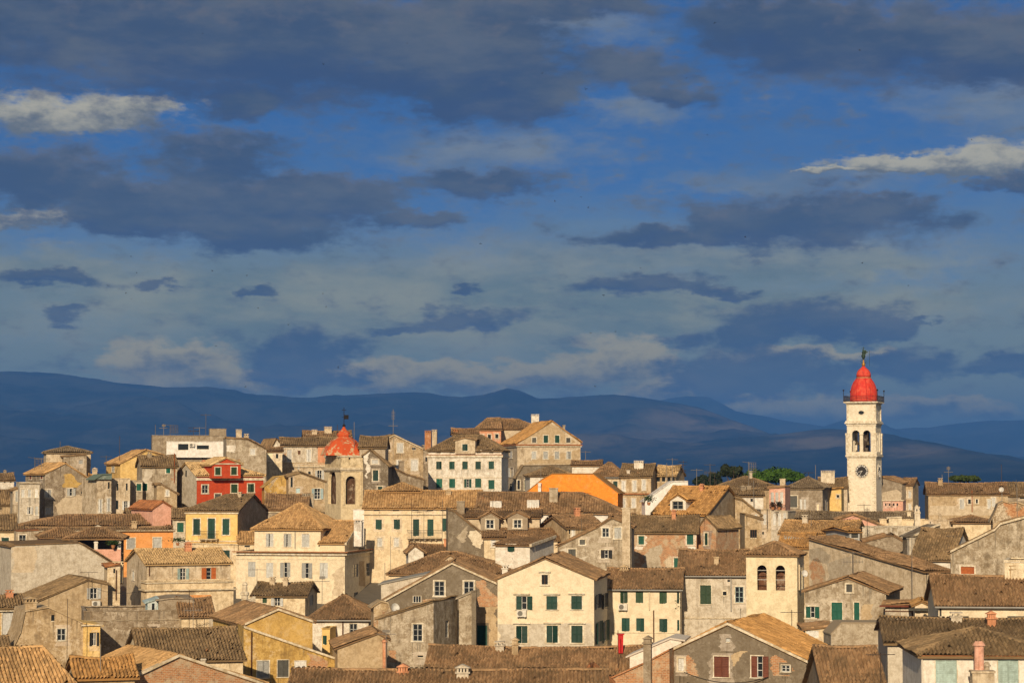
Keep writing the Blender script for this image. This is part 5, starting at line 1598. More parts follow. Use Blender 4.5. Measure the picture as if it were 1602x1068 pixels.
H('plain tan gabled house with orange-footed flue pipe', 184, 4, (920, 1395), ('P', [(920, 698), (1300, 556), (1395, 610)]), 7, 'tan', 't_brown', [('chim', 1366, 608, 905, 26, -.25, 'pipe', 'salmon')], stain=.4)

view('Q')
h = H('dark cement gabled house with two white windows', 208, -3, (62, 1250), ('P', [(62, 420), (800, 12), (1250, 215)]), 11, 'dgrey', 't_brown',
  [('w', 'F', 'Pw', (675, 252), 100, 140, dict(th=.13)), ('w', 'F', 'Pw', (965, 244), 100, 126, dict(th=.13)), ('w', 'F', 'Vw', (456, 356), 76, 60, dict(th=.04)), ('w', 'F', 'Bg', (1095, 715), 100, 200, N0),
   ('patch', 'F', 'brick', 'brick', [(1045, 180), (1130, 165), (1160, 290), (1240, 350), (1240, 430), (1045, 430)]), ('patch', 'F', 'brick', 'brick', [(410, 395), (500, 360), (620, 350), (620, 380), (400, 430)]), ('patch', 'F', 'plaster', 'tan', [(1045, 440), (1245, 425), (1245, 820), (1150, 820), (1150, 600), (1045, 640)])], stain=.25, verge=1, peel=.03)
H('', 199, -20, (78, 620), ('P', [(78, 548), (620, 382)]), ('R', 856, 7), 'grey', 't_olive',
  [('w', 'F', 'Pw', (460, 684), 94, 166, dict(th=.1)), ('w', 'F', 'Kk', (488, 922), 54, 24, N0), ('w', 'R', 'Pw', (750, 650), 30, 170, N0), ('patch', 'F', 'brick', 'brick', [(170, 860), (240, 860), (240, 980), (165, 970)])], to=h, stain=.9, peel=.2)
H('', 203, -3, (868, 992), ('P', [(868, 340), (992, 288)]), 3, 'grey', 't_old', [], to=h, stain=.95, peel=.5, tiled=False)
H('', 202.8, -3, (992, 1036), ('F', 285), 1.0, 'dgrey', 't_old', [], to=h, stain=.2)
H('pale grey metal roof left of the dark cement gable', 214, -4, (105, 560), ('P', [(105, 205), (560, 108)]), 6, 'lgrey', 'zinc', [], tiled=False, age=0)

view('R')
h = H('cream gabled house with dark green shutters at centre', 206, -13, (116, 1062), ('P', [(116, 346), (584, 146), (1062, 346)]), ('R', 1192, 13), 'cream', 't_brown',
  [('w', 'F', 'Vb', (580, 352), 58, 92, dict(lin=1, th=.16)), ('w', 'F', 'Hg', (352, 580), 104, 132, dict(lin=1, th=.08)), ('w', 'F', 'Cg', [(650, 580), (893, 578)], 106, 132, dict(lin=1, th=.08)),
   ('w', 'F', 'Cg', [(354, 890), (653, 887)], 112, 166, dict(lin=1, th=.12)), ('w', 'F', 'Cg', [(896, 888)], 110, 166, dict(lin=1, th=.12)), ('w', 'R', 'Ok', [(1092, 570), (1160, 562)], 24, 136, dict(s=0)), ('w', 'R', 'Og', [(1105, 870), (1170, 860)], 34, 200, dict(s=0)),
   ('ac', 'F', 356, 682, 94, 'air conditioner under the half-open shutter of the cream gable'), ('chim', 192, 210, 330, 56, 2, 'box', 'white'),
   ('patch', 'F', 'plaster', 'lgrey', [(120, 790), (1058, 780), (1058, 1030), (120, 1030)])], stain=.10, peel=0)
view('U')
h = H('cream house with small green shutters and brown tiled roof', 218, -3, (120, 836), ('E', 384, 186), 9, 'cream', 't_brown',
  [('w', 'F', 'Co', [(290, 463), (442, 466), (675, 468)], 74, 116, N0), ('w', 'F', 'Cg', [(307, 732), (450, 734), (677, 740)], 76, 132, N0), ('w', 'F', 'Cg', [(822, 470), (824, 740)], 22, 110, N0), ('ac', 'F', 280, 556, 72, 'air conditioner under the small green shutter of the cream house'),
   ('pipe', 'F', 582, 590, 900, 'brown'), ('pipe', 'F', 540, 390, 590, 'stone'), ('band', 'F', 812, 6, .05, 'stone')], stain=.12, peel=0, gutter=True)
h = H('beige plastered house with single tall green shutter', 222, -1, (834, 1492), ('E', 250, 4), 11, 'lgrey', 't_brown',
  [('w', 'F', 'Co', (1093, 437), 106, 186, dict(th=.06)), ('w', 'F', 'Kk', (1280, 425), 34, 36), ('w', 'F', 'Kk', (1320, 305), 26, 24, N0), ('w', 'F', 'Pl', (1424, 437), 84, 152), ('chim', 1198, 65, 190, 46, 2.5, 'plain', 'tan'), ('pipe', 'F', 1342, 250, 600), ('band', 'F', 668, 8, .12, 'stone')], stain=.5, peel=.12, gutter=True)
view('W')
h = H('long blank plastered house with shed roof and brick patch', 206, 40, (1540, 1800), ('E', 712, 355, 1.0), ('L', 408, 16), 'beige', 't_brown',
  [('patch', 'L', 'brick', 'brick', [(425, 690), (455, 590), (500, 580), (560, 660), (575, 720), (555, 800), (500, 860), (430, 840)]), ('patch', 'L', 'plaster', 'grey', [(590, 640), (820, 560), (850, 760), (600, 860)]), ('patch', 'L', 'plaster', 'grey', [(412, 500), (520, 470), (640, 560), (590, 640), (430, 600)]), ('pipe', 'L', 850, 520, 760, 'iron')], stain=.5, peel=0)
view('X')
frm = [f for th, f in thing_frames if th is h][0]
for (cx, cy) in ((500, 980), (628, 970)):
    s_, z, Yh = face_pt(frm, 'F', cx, cy)
    make_window(h, frm, 'F', min(max(s_, .6), frm.w - .6), z - frm.zb, .75, 1.6, 'Cw', dict(s=1, th=.05, sc='iron'))
view('V')
h = H('old grey gabled house with teal shutters by the cream belfry', 196, -8, (866, 1660), ('P', [(866, 592), (1300, 462), (1660, 612)]), 10, 'grey', 't_brown',
  [('w', 'F', 'Bd', (1311, 562), 56, 76), ('w', 'F', 'Ht', (925, 798), 88, 110), ('w', 'F', 'Ct', (1190, 790), 106, 176, dict(th=.08)), ('w', 'F', 'Bt', (1385, 790), 54, 176, dict(th=.08)), ('band', 'F', 885, 8, .05, 'grey'), ('patch', 'F', 'plaster', 'tan', [(1420, 720), (1530, 715), (1525, 900), (1420, 900)])], stain=.85, peel=.2)
H('', 195.4, -8, (1415, 1545), ('P', [(1415, 702), (1545, 704)]), .8, 'brown', 't_brown', [], to=h, base=728, name='awning', tiled=False, ov=.05)
h = H('plain grey outhouse with sloping parapet at lower right', 178, 12, (1120, 1660), ('P', [(1120, 1010), (1235, 902), (1660, 905)]), 3, 'grey', 'grey', [], stain=.6, tiled=False, age=0, ov=.05)
H('cream shed with white box over ochre opening beside belfry', 184, 4, (866, 1130), ('P', [(866, 968), (1130, 940)]), 6, 'cream2', 't_brown', [('w', 'F', 'BW', (938, 1012), 124, 80, N0), ('w', 'F', 'Bc', (935, 1090), 120, 50, N0)], stain=.3)
view('X')
h = H('big grey stained wall house with wooden shutter at right', 192, -6, (706, 1800), ('P', [(706, 692), (1180, 462), (1240, 400), (1800, 250)]), 9, 'grey', 't_old',
  [('w', 'F', 'Br', (893, 878), 138, 76, dict(s=1, th=.12)), ('w', 'F', 'Bb', (893, 958), 138, 76, dict(s=0))], stain=.95, peel=.1, verge=1)
H('brown ribbed-roof house with white wall strip at right', 232, -14, (300, 700), ('E', 765, 445), 10, 'white', 't_olive', [('band', 'F', 770, 6, .1, 'trim')], stain=.25)
H('sloping dark cement wall left of the ribbed roof', 238, 24, (330, 600), ('P', [(330, 520), (560, 420), (600, 405)]), 3, 'dgrey', 't_old', [('chim', 300, 540, 690, 60, -.3, 'plain', 'lgrey')], stain=.7, tiled=False, verge=1)
H('rubble-topped stone house behind the grey wall at right', 226, 4, (1150, 1500), ('P', [(1150, 320), (1190, 250), (1210, 190), (1270, 160), (1330, 175), (1400, 165), (1500, 200)]), 3, 'tan', 't_old', [], stain=.9, peel=.8, tiled=False)

# ======== front row
view('Y')
h = H('cream house with broad tiled roof and green gutter at right', 168, 6, (800, 1930), ('E', 340, 60), 10, 'cream', 't_brown', [('w', 'F', 'Bd', [(1010, 450), (1530, 450)], 165, 40, dict(s=0)), ('w', 'F', 'Bd', (815, 400), 18, 80, N0)], stain=.15, peel=0, gutter=True, age=.5)
view('X')
H('pale cream block house at the right edge', 172, -2, (1268, 1760), ('F', 788), 6, 'cream', 't_old', [('band', 'F', 794, 8, .08, 'trim')], stain=.6)
view('Y')
H('long ribbed brown roof with pale gable, lower right', 150, 10, (330, 2020), ('E', 690, 455), ('L', 244, 14), 'lgrey', 't_olive', [], stain=.3)
h = H('white house with pale blue shutters and red eaves, bottom right', 132, 14, (646, 1860), ('H', 796, 525, 5.0, 5.0), ('L', 466, 9), 'white', 't_olive',
  [('w', 'F', 'Cp', (885, 950), 196, 226, dict(s=1, th=.05)), ('w', 'F', 'Cp', (1457, 945), 190, 226, dict(s=1, th=.05)), ('band', 'FL', 798, 14, .2, 't_red'), ('pipe', 'F', 660, 800, 1060, 'white'), ('chim', 1168, 660, 950, 38, -1.2, 'pipe', 'pink'), ('chim', 1205, 660, 950, 34, -1.2, 'pipe', 'pink'), ('chim', 1258, 850, 950, 30, -1.0, 'pipe', 'grey'), ('chim', 1216, 930, 1080, 200, -1.6, 'plain', 'beige')], stain=.2, peel=.04)
view('Z')
h = H('dark cement gabled house with brown shutters, bottom centre', 160, -14, (462, 1296), ('P', [(462, 334), (815, 172), (1296, 404)]), 10, 'dgrey', 't_orange',
  [('w', 'F', 'CR', (778, 418), 88, 118, dict(th=.07)), ('w', 'F', 'HR', (985, 418), 66, 124, dict(th=.07)), ('w', 'F', 'Pw', (1152, 428), 50, 40, dict(th=.05)), ('w', 'F', 'CW', (543, 405), 34, 70), ('w', 'F', 'Bw', (815, 266), 24, 24, dict(s=0)),
   ('patch', 'F', 'brick', 'brick', [(1062, 410), (1100, 340), (1180, 385), (1198, 440), (1170, 472), (1066, 470)]), ('patch', 'F', 'plaster', 'tan', [(835, 360), (870, 330), (940, 322), (905, 370), (860, 415), (836, 412)]), ('patch', 'F', 'brick', 'brick', [(570, 360), (610, 350), (625, 470), (575, 470)])], stain=.3, peel=.12, verge=1, age=.2)
H('', 159, -10, (90, 470), ('P', [(90, 500), (330, 395), (470, 318)]), 5, 'brick', 't_brown', [('chim', 347, 236, 470, 44, -.3, 'gable', 'cement')], to=h, wmat='brick', stain=.3, tiled=False)
H('', 164, -6, (240, 540), ('P', [(240, 352), (480, 252), (540, 262)]), 4, 'white', 'bwhite', [], to=h, tiled=False, age=0, stain=.2)
H('ribbed brown roof with grey gable, bottom right of centre', 142, 16, (1390, 1730), ('E', 620, 306), ('L', 1262, 12), 'cement', 't_brown', [], stain=.5)
view('T0')
H('wide ribbed brown roof along the bottom centre', 168, -3, (668, 1012), ('E', 1056, 1011), 8, 'grey', 't_brown', [])
H('long ribbed brown roof with red ridge at the bottom edge', 140, -2, (452, 948), ('E', 1098, 1049), 9, 'grey', 't_brown', [])
H('small orange gable at the bottom edge left of brick lean-to', 150, 0, (916, 952), ('P', [(916, 1066), (926, 1048), (952, 1074)]), 5, 'salmon', 't_red', [], stain=.2, peel=0)
view('L')
H('dark ribbed tile roof house with cream wall, lower left', 168, 16, (150, 1042), ('E', 642, 362), ('L', 10, 12), 'cream2', 't_olive', [('w', 'F', 'Kk', (300, 740), 40, 60, N0), ('chim', 672, 625, 660, 16, -.2, 'plain', 'lgrey')], stain=.5)
H('brick gable with pale mortar verge at the bottom left', 150, 22, (-160, 1230), ('P', [(-160, 905), (452, 606), (1230, 862)]), 9, 'brick', 't_tan', [], wmat='brick', verge=1, age=.4)
view('J')
H('golden ribbed hip roof in the bottom left corner', 140, 12, (-420, 790), ('H', 1160, 715, 7.5, 1.2), 9, 'tan', 't_tan', [], age=.6)
H('low orange tiled roof beside the corner hip roof', 148, 8, (800, 1360), ('E', 1010, 812), 5, 'tan', 't_orange', [], age=.45)

# ======== small houses and annexes wedged between
view('A')
H('narrow cream house in the dark gap left of terrace house', 346, 0, (752, 812), ('E', 470, 440), 6, 'cream2', 't_orange', [('w', 'F', 'Kk', [(800, 572)], 18, 30, N0), ('band', 'F', 520, 8, .1, 'orange'), ('chim', 792, 378, 450, 40, 2, 'gable', 'beige')], stain=.6)
view('C')
H('tall dark grey party wall left of the white five-bay house', 392, 0, (1292, 1350), ('P', [(1292, 300), (1350, 292)]), 7, 'cement', 't_old', [('w', 'F', 'Kk', (1318, 420), 14, 40, N0)], stain=.9, tiled=False)
view('B')
H('low cream house with brown roof left of pale upper house', 366, 2, (1036, 1182), ('E', 352, 318), 6, 'cream', 't_brown', [('w', 'F', 'Bc', (1075, 388), 56, 50, N0), ('w', 'F', 'Kk', (1140, 392), 22, 40, N0)], stain=.7, peel=.3)
view('I')
H('narrow stained house wedged left of the tan-roofed house', 240, 4, (905, 1012), ('P', [(905, 512), (1012, 500)]), 5, 'cream2', 't_red', [('w', 'F', 'Kk', (955, 550), 16, 40, N0), ('chim', 985, 468, 520, 80, 1.2, 'wide', 'cream2'), ('pipe', 'F', 972, 540, 790, 'brown')], stain=.7, peel=.15)
view('M')
H('small tan-roofed annex left of the mansion', 297, 3, (92, 252), ('E', 432, 330), 6, 'cream2', 't_tan', [('w', 'F', 'Kk', (168, 468), 54, 20, N0)], stain=.4, age=.4)
view('N')
H('small rubble block beside the satellite dish', 202, 6, (1266, 1424), ('P', [(1266, 290), (1330, 245), (1400, 262), (1424, 330)]), 2.5, 'tan', 't_old', [], stain=.8, peel=.7, tiled=False)
view('Y')
H('grey annex with dark awning right of the old grey gable', 188, -2, (312, 582), ('P', [(312, 330), (582, 318)]), 4, 'lgrey', 't_brown', [('band', 'F', 338, 14, .45, 'rbrown'), ('band', 'F', 385, 8, .06, 'brown'), ('w', 'F', 'Bb', (575, 400), 16, 90, N0)], stain=.75, peel=.3)
H('slim cream annex with blue-black awning at right', 182, 2, (584, 745), ('P', [(584, 330), (660, 300), (745, 345)]), 4, 'cream2', 't_orange', [('band', 'F', 368, 22, .5, 'dsh'), ('w', 'F', 'Bc', (620, 420), 40, 80, N0)], stain=.5)
view('G')
H('small tiled roof with chimneys between the pink gable and terrace wall', 276, -6, (620, 760), ('E', 640, 612), 5, 'tan', 't_brown', [('chim', 640, 585, 640, 24, 1.5, 'plain', 'stone')], stain=.6)
view('O')
H('low cream house under the dormers at centre', 256, 0, (1240, 1440), ('E', 448, 392), 5, 'cream2', 't_brown', [('w', 'F', 'CW', (1330, 500), 40, 66)], stain=.4)
view('F')
H('tumbledown stone roof house right of grey gable side', 284, 4, (800, 1010), ('P', [(800, 425), (860, 440), (1010, 560)]), 6, 'tan', 't_olive', [('w', 'F', 'CW', (975, 585), 22, 60, N0)], stain=.8, peel=.6)

# ------------------------------------------------------------------ towers
def arch_panel(mb, put, width, z0, z1, ops, t, n=10):
    """wall panel with round-arched openings right through it; ops: [(centre, half width, sill z, spring z)]"""
    brk = [(0.0, None)]
    segs = []
    cur = 0.0
    for c, r, zs, zp in sorted(ops):
        segs.append((cur, c - r, None))
        for k in range(n):
            a0, a1 = math.pi - math.pi * k / n, math.pi - math.pi * (k + 1) / n
            segs.append((c + r * math.cos(a0), c + r * math.cos(a1), (zs, zp + r * math.sin(a0), zp + r * math.sin(a1))))
        cur = c + r
    segs.append((cur, width, None))
    for s0, s1, op in segs:
        if s1 - s0 < 1e-4:
            continue
        for d in (0.0, t):
            if op is None:
                mb.quad(put(s0, d, z0), put(s1, d, z0), put(s1, d, z1), put(s0, d, z1))
            else:
                zs, za, zb_ = op
                if zs > z0 + 1e-4:
                    mb.quad(put(s0, d, z0), put(s1, d, z0), put(s1, d, zs), put(s0, d, zs))
                mb.quad(put(s0, d, za), put(s1, d, zb_), put(s1, d, z1), put(s0, d, z1))
        if op is not None:
            zs, za, zb_ = op
            mb.quad(put(s0, 0, za), put(s1, 0, zb_), put(s1, t, zb_), put(s0, t, za))
            mb.quad(put(s0, 0, zs), put(s0, t, zs), put(s1, t, zs), put(s1, 0, zs))
    for c, r, zs, zp in ops:
        for s_ in (c - r, c + r):
            mb.quad(put(s_, 0, zs), put(s_, 0, zp), put(s_, t, zp), put(s_, t, zs))
    mb.quad(put(0, 0, z0), put(0, t, z0), put(0, t, z1), put(0, 0, z1))
    mb.quad(put(width, 0, z0), put(width, t, z0), put(width, t, z1), put(width, 0, z1))

def faces4(W_, L_, t):
    """put functions of the four sides of a W x L block, each panel t thick, butted at the corners"""
    return [(lambda s_, d, z: (s_, d, z), W_), (lambda s_, d, z: (W_ - d, t + s_, z), L_ - 2 * t), (lambda s_, d, z: (W_ - s_, L_ - d, z), W_), (lambda s_, d, z: (d, L_ - t - s_, z), L_ - 2 * t)]

def ring_box(mb, W_, L_, proj, z0, z1):
    mb.box(-proj, W_ + proj, -proj, L_ + proj, z0, z1)

def tower_empty(name, label, cat, x, Y, yaw, L, base=None):
    f = make_frame(x[0], x[1], Y, yaw, L)
    zb = float(gz(f.O.x, f.O.y)) - .3
    f.zb = zb
    Mw = Matrix.Translation((f.O.x, f.O.y, zb)) @ Matrix.Rotation(f.yaw, 4, 'Z')
    o = bpy.data.objects.new(name, None)
    C.objects.link(o)
    o.matrix_world = Mw
    FRAME_OF[o.name] = Mw
    tag(o, label, cat)
    f.Mw = Mw
    f.rel = Matrix.Identity(4)
    f.z = lambda px, py: face_pt(f, 'F', px, py)[1] - zb
    return o, f

def clock_tower():
    view('T')
    t_, f = tower_empty('clock_tower', 'tall cream clock tower with red dome on the right', 'clock tower', (198, 358), 405, -20, 5.0)
    W_ = f.w
    L_ = f.L = W_
    z = lambda y: f.z(278, y)
    def part(name, mb, mat='plaster', color='cream', smooth=False, parent=None, **k):
        return link(name, mb.mesh(name, mat, smooth), parent or t_, color=color, **k)
    body = (0.80, 0.73, 0.59)
    mb = MB(); mb.box(0, W_, 0, L_, 0, z(655))
    part('shaft', mb, color=body, stain=.12, peel=0.0)
    # corner quoins: alternate long and short blocks
    q = cached('quoin_l', lambda: MB().box(-.34, .34, -.03, .0, -.13, .13).mesh('quoin', 'stone_trim'))
    q2 = cached('quoin_s', lambda: MB().box(-.2, .2, -.03, .0, -.13, .13).mesh('quoin', 'stone_trim'))
    n = 28
    for k in range(n):
        zz = z(655) - .2 - k * .33
        if zz < z(1010):
            break
        me, hw = (q, .34) if k % 2 else (q2, .2)
        link('quoin', me, t_, (hw, 0, zz), color='trim')
        link('quoin', me, t_, (W_ - hw, 0, zz), color='trim')
        link('quoin', me, t_, (W_, hw, zz), math.pi / 2, color='trim')
        link('quoin', me, t_, (W_, L_ - hw, zz), math.pi / 2, color='trim')
    mb = MB()
    ring_box(mb, W_, L_, .12, z(662), z(655)); ring_box(mb, W_, L_, .28, z(655), z(647)); ring_box(mb, W_, L_, .18, z(647), z(640))
    part('cornice', mb, 'stone_trim', 'trim')
    # belfry
    z0, z1 = z(640), z(480)
    mb = MB()
    sill, spr = z(628), z(530)
    ops = lambda w_: [(w_ * .31, w_ * .135, sill, spr), (w_ * .69, w_ * .135, sill, spr)]
    for put, w_ in faces4(W_, L_, .55):
        arch_panel(mb, put, w_, z0, z1, ops(w_), .55)
    part('belfry_wall', mb, color=body, stain=.25, peel=0.0)
    mb = MB().box(.5, W_ - .5, .5, L_ - .5, z0, z0 + .05)
    part('belfry_floor', mb, color='grey', stain=.3, peel=0.0)
    for cx in (W_ * .02, W_ * .98):
        for cy in (W_ * .02, W_ * .98):
            mb = MB().box(cx - .3, cx + .3, cy - .3, cy + .3, z0, z(535)).box(cx - .36, cx + .36, cy - .36, cy + .36, z(538), z(524))
            part('pilaster', mb, 'stone_trim', 'trim')
    mb = MB()
    for py0, py1, pr in ((534, 528, .10), (482, 472, .12), (472, 464, .34), (464, 456, .22)):
        if py0 == 534:
            for cx in (.5,):
                mb.box(W_ * cx - .36, W_ * cx + .36, -.10, .62, z(py0), z(py1))
        else:
            ring_box(mb, W_, L_, pr, z(py0), z(py1))
    part('cornice', mb, 'stone_trim', 'trim')
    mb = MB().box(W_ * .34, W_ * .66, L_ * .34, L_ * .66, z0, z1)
    part('dark_core', mb, color=(0.06, 0.045, 0.035), stain=.4, peel=0.0)  # plain dark block added to make the arches read dark inside
    # bells
    for k in (.31, .69):
        mb = MB().lathe([(.42, 0), (.40, .08), (.28, .3), (.24, .55), (.12, .68), (.03, .7)], 16, W_ * k, L_ * .2, sill + 1.2)
        mb.tube((W_ * k, L_ * .2, sill + 1.9), (W_ * k, L_ * .2, spr + .9), .05)
        part('bell', mb, 'metal', (0.10, 0.08, 0.05), True)
    # upper stage with oval opening
    z0, z1 = z(456), z(358)
    e = .12
    mb = MB().box(e, W_ - e, e, L_ - e, z0, z1)
    part('upper_stage', mb, color=body, stain=.12, peel=0.0)
    for cx in (e, W_ - e):
        mb = MB().box(cx - .18, cx + .18, e - .05, e + .1, z0, z1).box(cx - .18, cx + .18, L_ - e - .1, L_ - e + .05, z0, z1)
        part('pilaster', mb, 'stone_trim', 'trim')
    def oval(rot, loc):
        mb = MB()
        pts = [(math.cos(a) * .50, math.sin(a) * .33) for a in [2 * math.pi * k / 20 for k in range(20)]]
        mb.quad(*[(x_, -.012, zz) for x_, zz in pts])
        me = mb.mesh('oval_window', 'glass')
        o = link('oval_window', me, t_, loc, rot)
        mb = MB()
        for k in range(20):
            (a0, b0), (a1, b1) = pts[k], pts[(k + 1) % 20]
            mb.quad((a0, -.05, b0), (a1, -.05, b1), (a1 * 1.28, -.05, b1 * 1.38), (a0 * 1.28, -.05, b0 * 1.38))
            mb.quad((a0, -.05, b0), (a0, .0, b0), (a1, .0, b1), (a1, -.05, b1))
        link('surround', mb.mesh('surround', 'stone_trim'), o, color='trim')
    oval(0, (W_ / 2, e, z(410)))
    oval(math.pi / 2, (W_ - e, L_ / 2, z(410)))
    mb = MB(); ring_box(mb, W_, L_, .18, z(362), z(356)); ring_box(mb, W_, L_, .50, z(356), z(349))
    part('balcony', mb, 'stone_trim', 'trim')
    mb = MB()
    zb_, zt_ = z(349), z(318)
    pr = .46
    lo, hi = -pr, W_ + pr
    n = 26
    for k in range(n + 1):
        s_ = lo + (hi - lo) * k / n
        for a, b_ in ((s_, lo), (s_, hi), (lo, s_), (hi, s_)):
            mb.box(a - .015, a + .015, b_ - .015, b_ + .015, zb_, zt_)
    for zz in (zt_, zb_ + .12):
        mb.box(lo - .03, hi + .03, lo - .03, lo + .03, zz, zz + .05).box(lo - .03, hi + .03, hi - .03, hi + .03, zz, zz + .05)
        mb.box(lo - .03, lo + .03, lo + .03, hi - .03, zz, zz + .05).box(hi - .03, hi + .03, lo + .03, hi - .03, zz, zz + .05)
    part('railing', mb, 'metal', 'iron')
    for a, b_ in ((lo, lo), (hi, lo), (lo, hi), (hi, hi)):
        mb = MB().tube((a, b_, zb_), (a, b_, z(283)), .045).lathe([(.12, 0), (.16, .12), (.09, .28), (.02, .3)], 8, a, b_, z(290))
        part('lamp_post', mb, 'metal', 'iron')
    # dome
    u = lambda px: px / 31.65
    zd = z(349)
    hh = lambda y: z(y)
    prof = [(2.30, hh(349)), (2.34, hh(335)), (2.34, hh(300)), (2.26, hh(280)), (2.08, hh(258)), (1.78, hh(238)), (1.40, hh(222)), (1.28, hh(217))]
    mb = MB().lathe(prof, 32, W_ / 2, L_ / 2)
    d = part('dome', mb, 'dome_paint', (0.58, 0.035, 0.022), True)
    mb = MB().lathe([(1.28, hh(217)), (1.34, hh(215)), (1.30, hh(211))], 32, W_ / 2, L_ / 2)
    part('ring', mb, 'stone_trim', 'salmon', parent=d)
    mb = MB().lathe([(1.27, hh(211)), (1.28, hh(196)), (1.16, hh(182)), (.92, hh(170)), (.55, hh(160)), (.30, hh(153)), (.25, hh(148))], 32, W_ / 2, L_ / 2)
    part('cupola', mb, 'dome_paint', (0.58, 0.035, 0.022), True, parent=d)
    for k in range(8):
        an = 2 * math.pi * (k + .5) / 8
        mb = MB()
        pts = [(W_ / 2 + r_ * 1.005 * math.cos(an), L_ / 2 + r_ * 1.005 * math.sin(an), zz) for r_, zz in prof]
        for p, p2 in zip(pts[:-1], pts[1:]):
            mb.tube(p, p2, .045, n=4)
        part('rib', mb, 'paint', (0.50, 0.018, 0.014), parent=d)
    cx, cy = W_ / 2, L_ / 2
    mb = MB().lathe([(.25, hh(148)), (.34, hh(140)), (.22, hh(131)), (.14, hh(124)), (.17, hh(118)), (.06, hh(112))], 12, cx, cy)
    part('finial', mb, 'metal', (0.45, 0.24, 0.05), True)
    mb = MB().tube((cx, cy, hh(114)), (cx, cy, hh(40)), .06)
    mb.lathe([(.1, 0), (.32, .35), (.38, .7), (.22, 1.0), (.30, 1.25), (.12, 1.55), (.05, 1.7)], 10, cx, cy, hh(110))
    for sgn in (-1, 1):
        mb.tube((cx, cy, hh(105)), (cx + sgn * .5, cy, hh(120)), .035).tube((cx + sgn * .5, cy, hh(120)), (cx + sgn * .25, cy, hh(135)), .035)
    mb.box(cx - .05, cx + .75, cy - .02, cy + .02, hh(74), hh(66)).box(cx + .1, cx + .5, cy - .02, cy + .02, hh(82), hh(58))
    mb.box(cx - .34, cx + .34, cy - .03, cy + .03, hh(49), hh(47)).box(cx - .22, cx - .04, cy - .03, cy + .03, hh(60), hh(54))
    mb.tube((cx + 1.05, cy, hh(150)), (cx + 1.05, cy, hh(60)), .03)
    part('weather_vane', mb, 'metal', (0.05, 0.09, 0.07))
    # clocks
    def clock(rot, loc, r):
        mb = MB().tube((0, -.10, 0), (0, -.001, 0), r, n=36)
        o = link('clock', mb.mesh('clock', 'stone_trim'), t_, loc, rot, color='trim')
        mb = MB().tube((0, -.125, 0), (0, -.101, 0), r * .86, n=36)
        link('dial', mb.mesh('dial', 'paint'), o, color=(0.035, 0.032, 0.03))
        mb = MB()
        for k in range(12):
            an = 2 * math.pi * k / 12
            dx, dz = math.sin(an), math.cos(an)
            px_, pz_ = dz, -dx
            for off in ((-.05, .05) if k % 3 else (-.09, .09)):
                a = (dx * r * .62 + px_ * off * r * 1.2, -.135, dz * r * .62 + pz_ * off * r * 1.2)
                b_ = (dx * r * .82 + px_ * off * r * 1.5, -.135, dz * r * .82 + pz_ * off * r * 1.5)
                mb.tube(a, b_, .055 * r, n=4)
        link('numerals', mb.mesh('numerals', 'paint'), o, color='bwhite')
        for an, ln, wd in ((R(256), .48, .05), (R(208), .62, .04)):
            mb = MB().tube((-math.sin(an) * .1 * r, -.16, -math.cos(an) * .1 * r), (math.sin(an) * ln * r, -.16, math.cos(an) * ln * r), wd * r, wd * r * .6, n=4)
            link('clock_hand', mb.mesh('clock_hand', 'paint'), o, color='bwhite')
    s_ = face_pt(f, 'F', 279, 736)[0]
    clock(0, (s_, 0, z(736)), 1.28)
    clock(math.pi / 2, (W_, L_ / 2, z(736)), 1.28)
clock_tower()

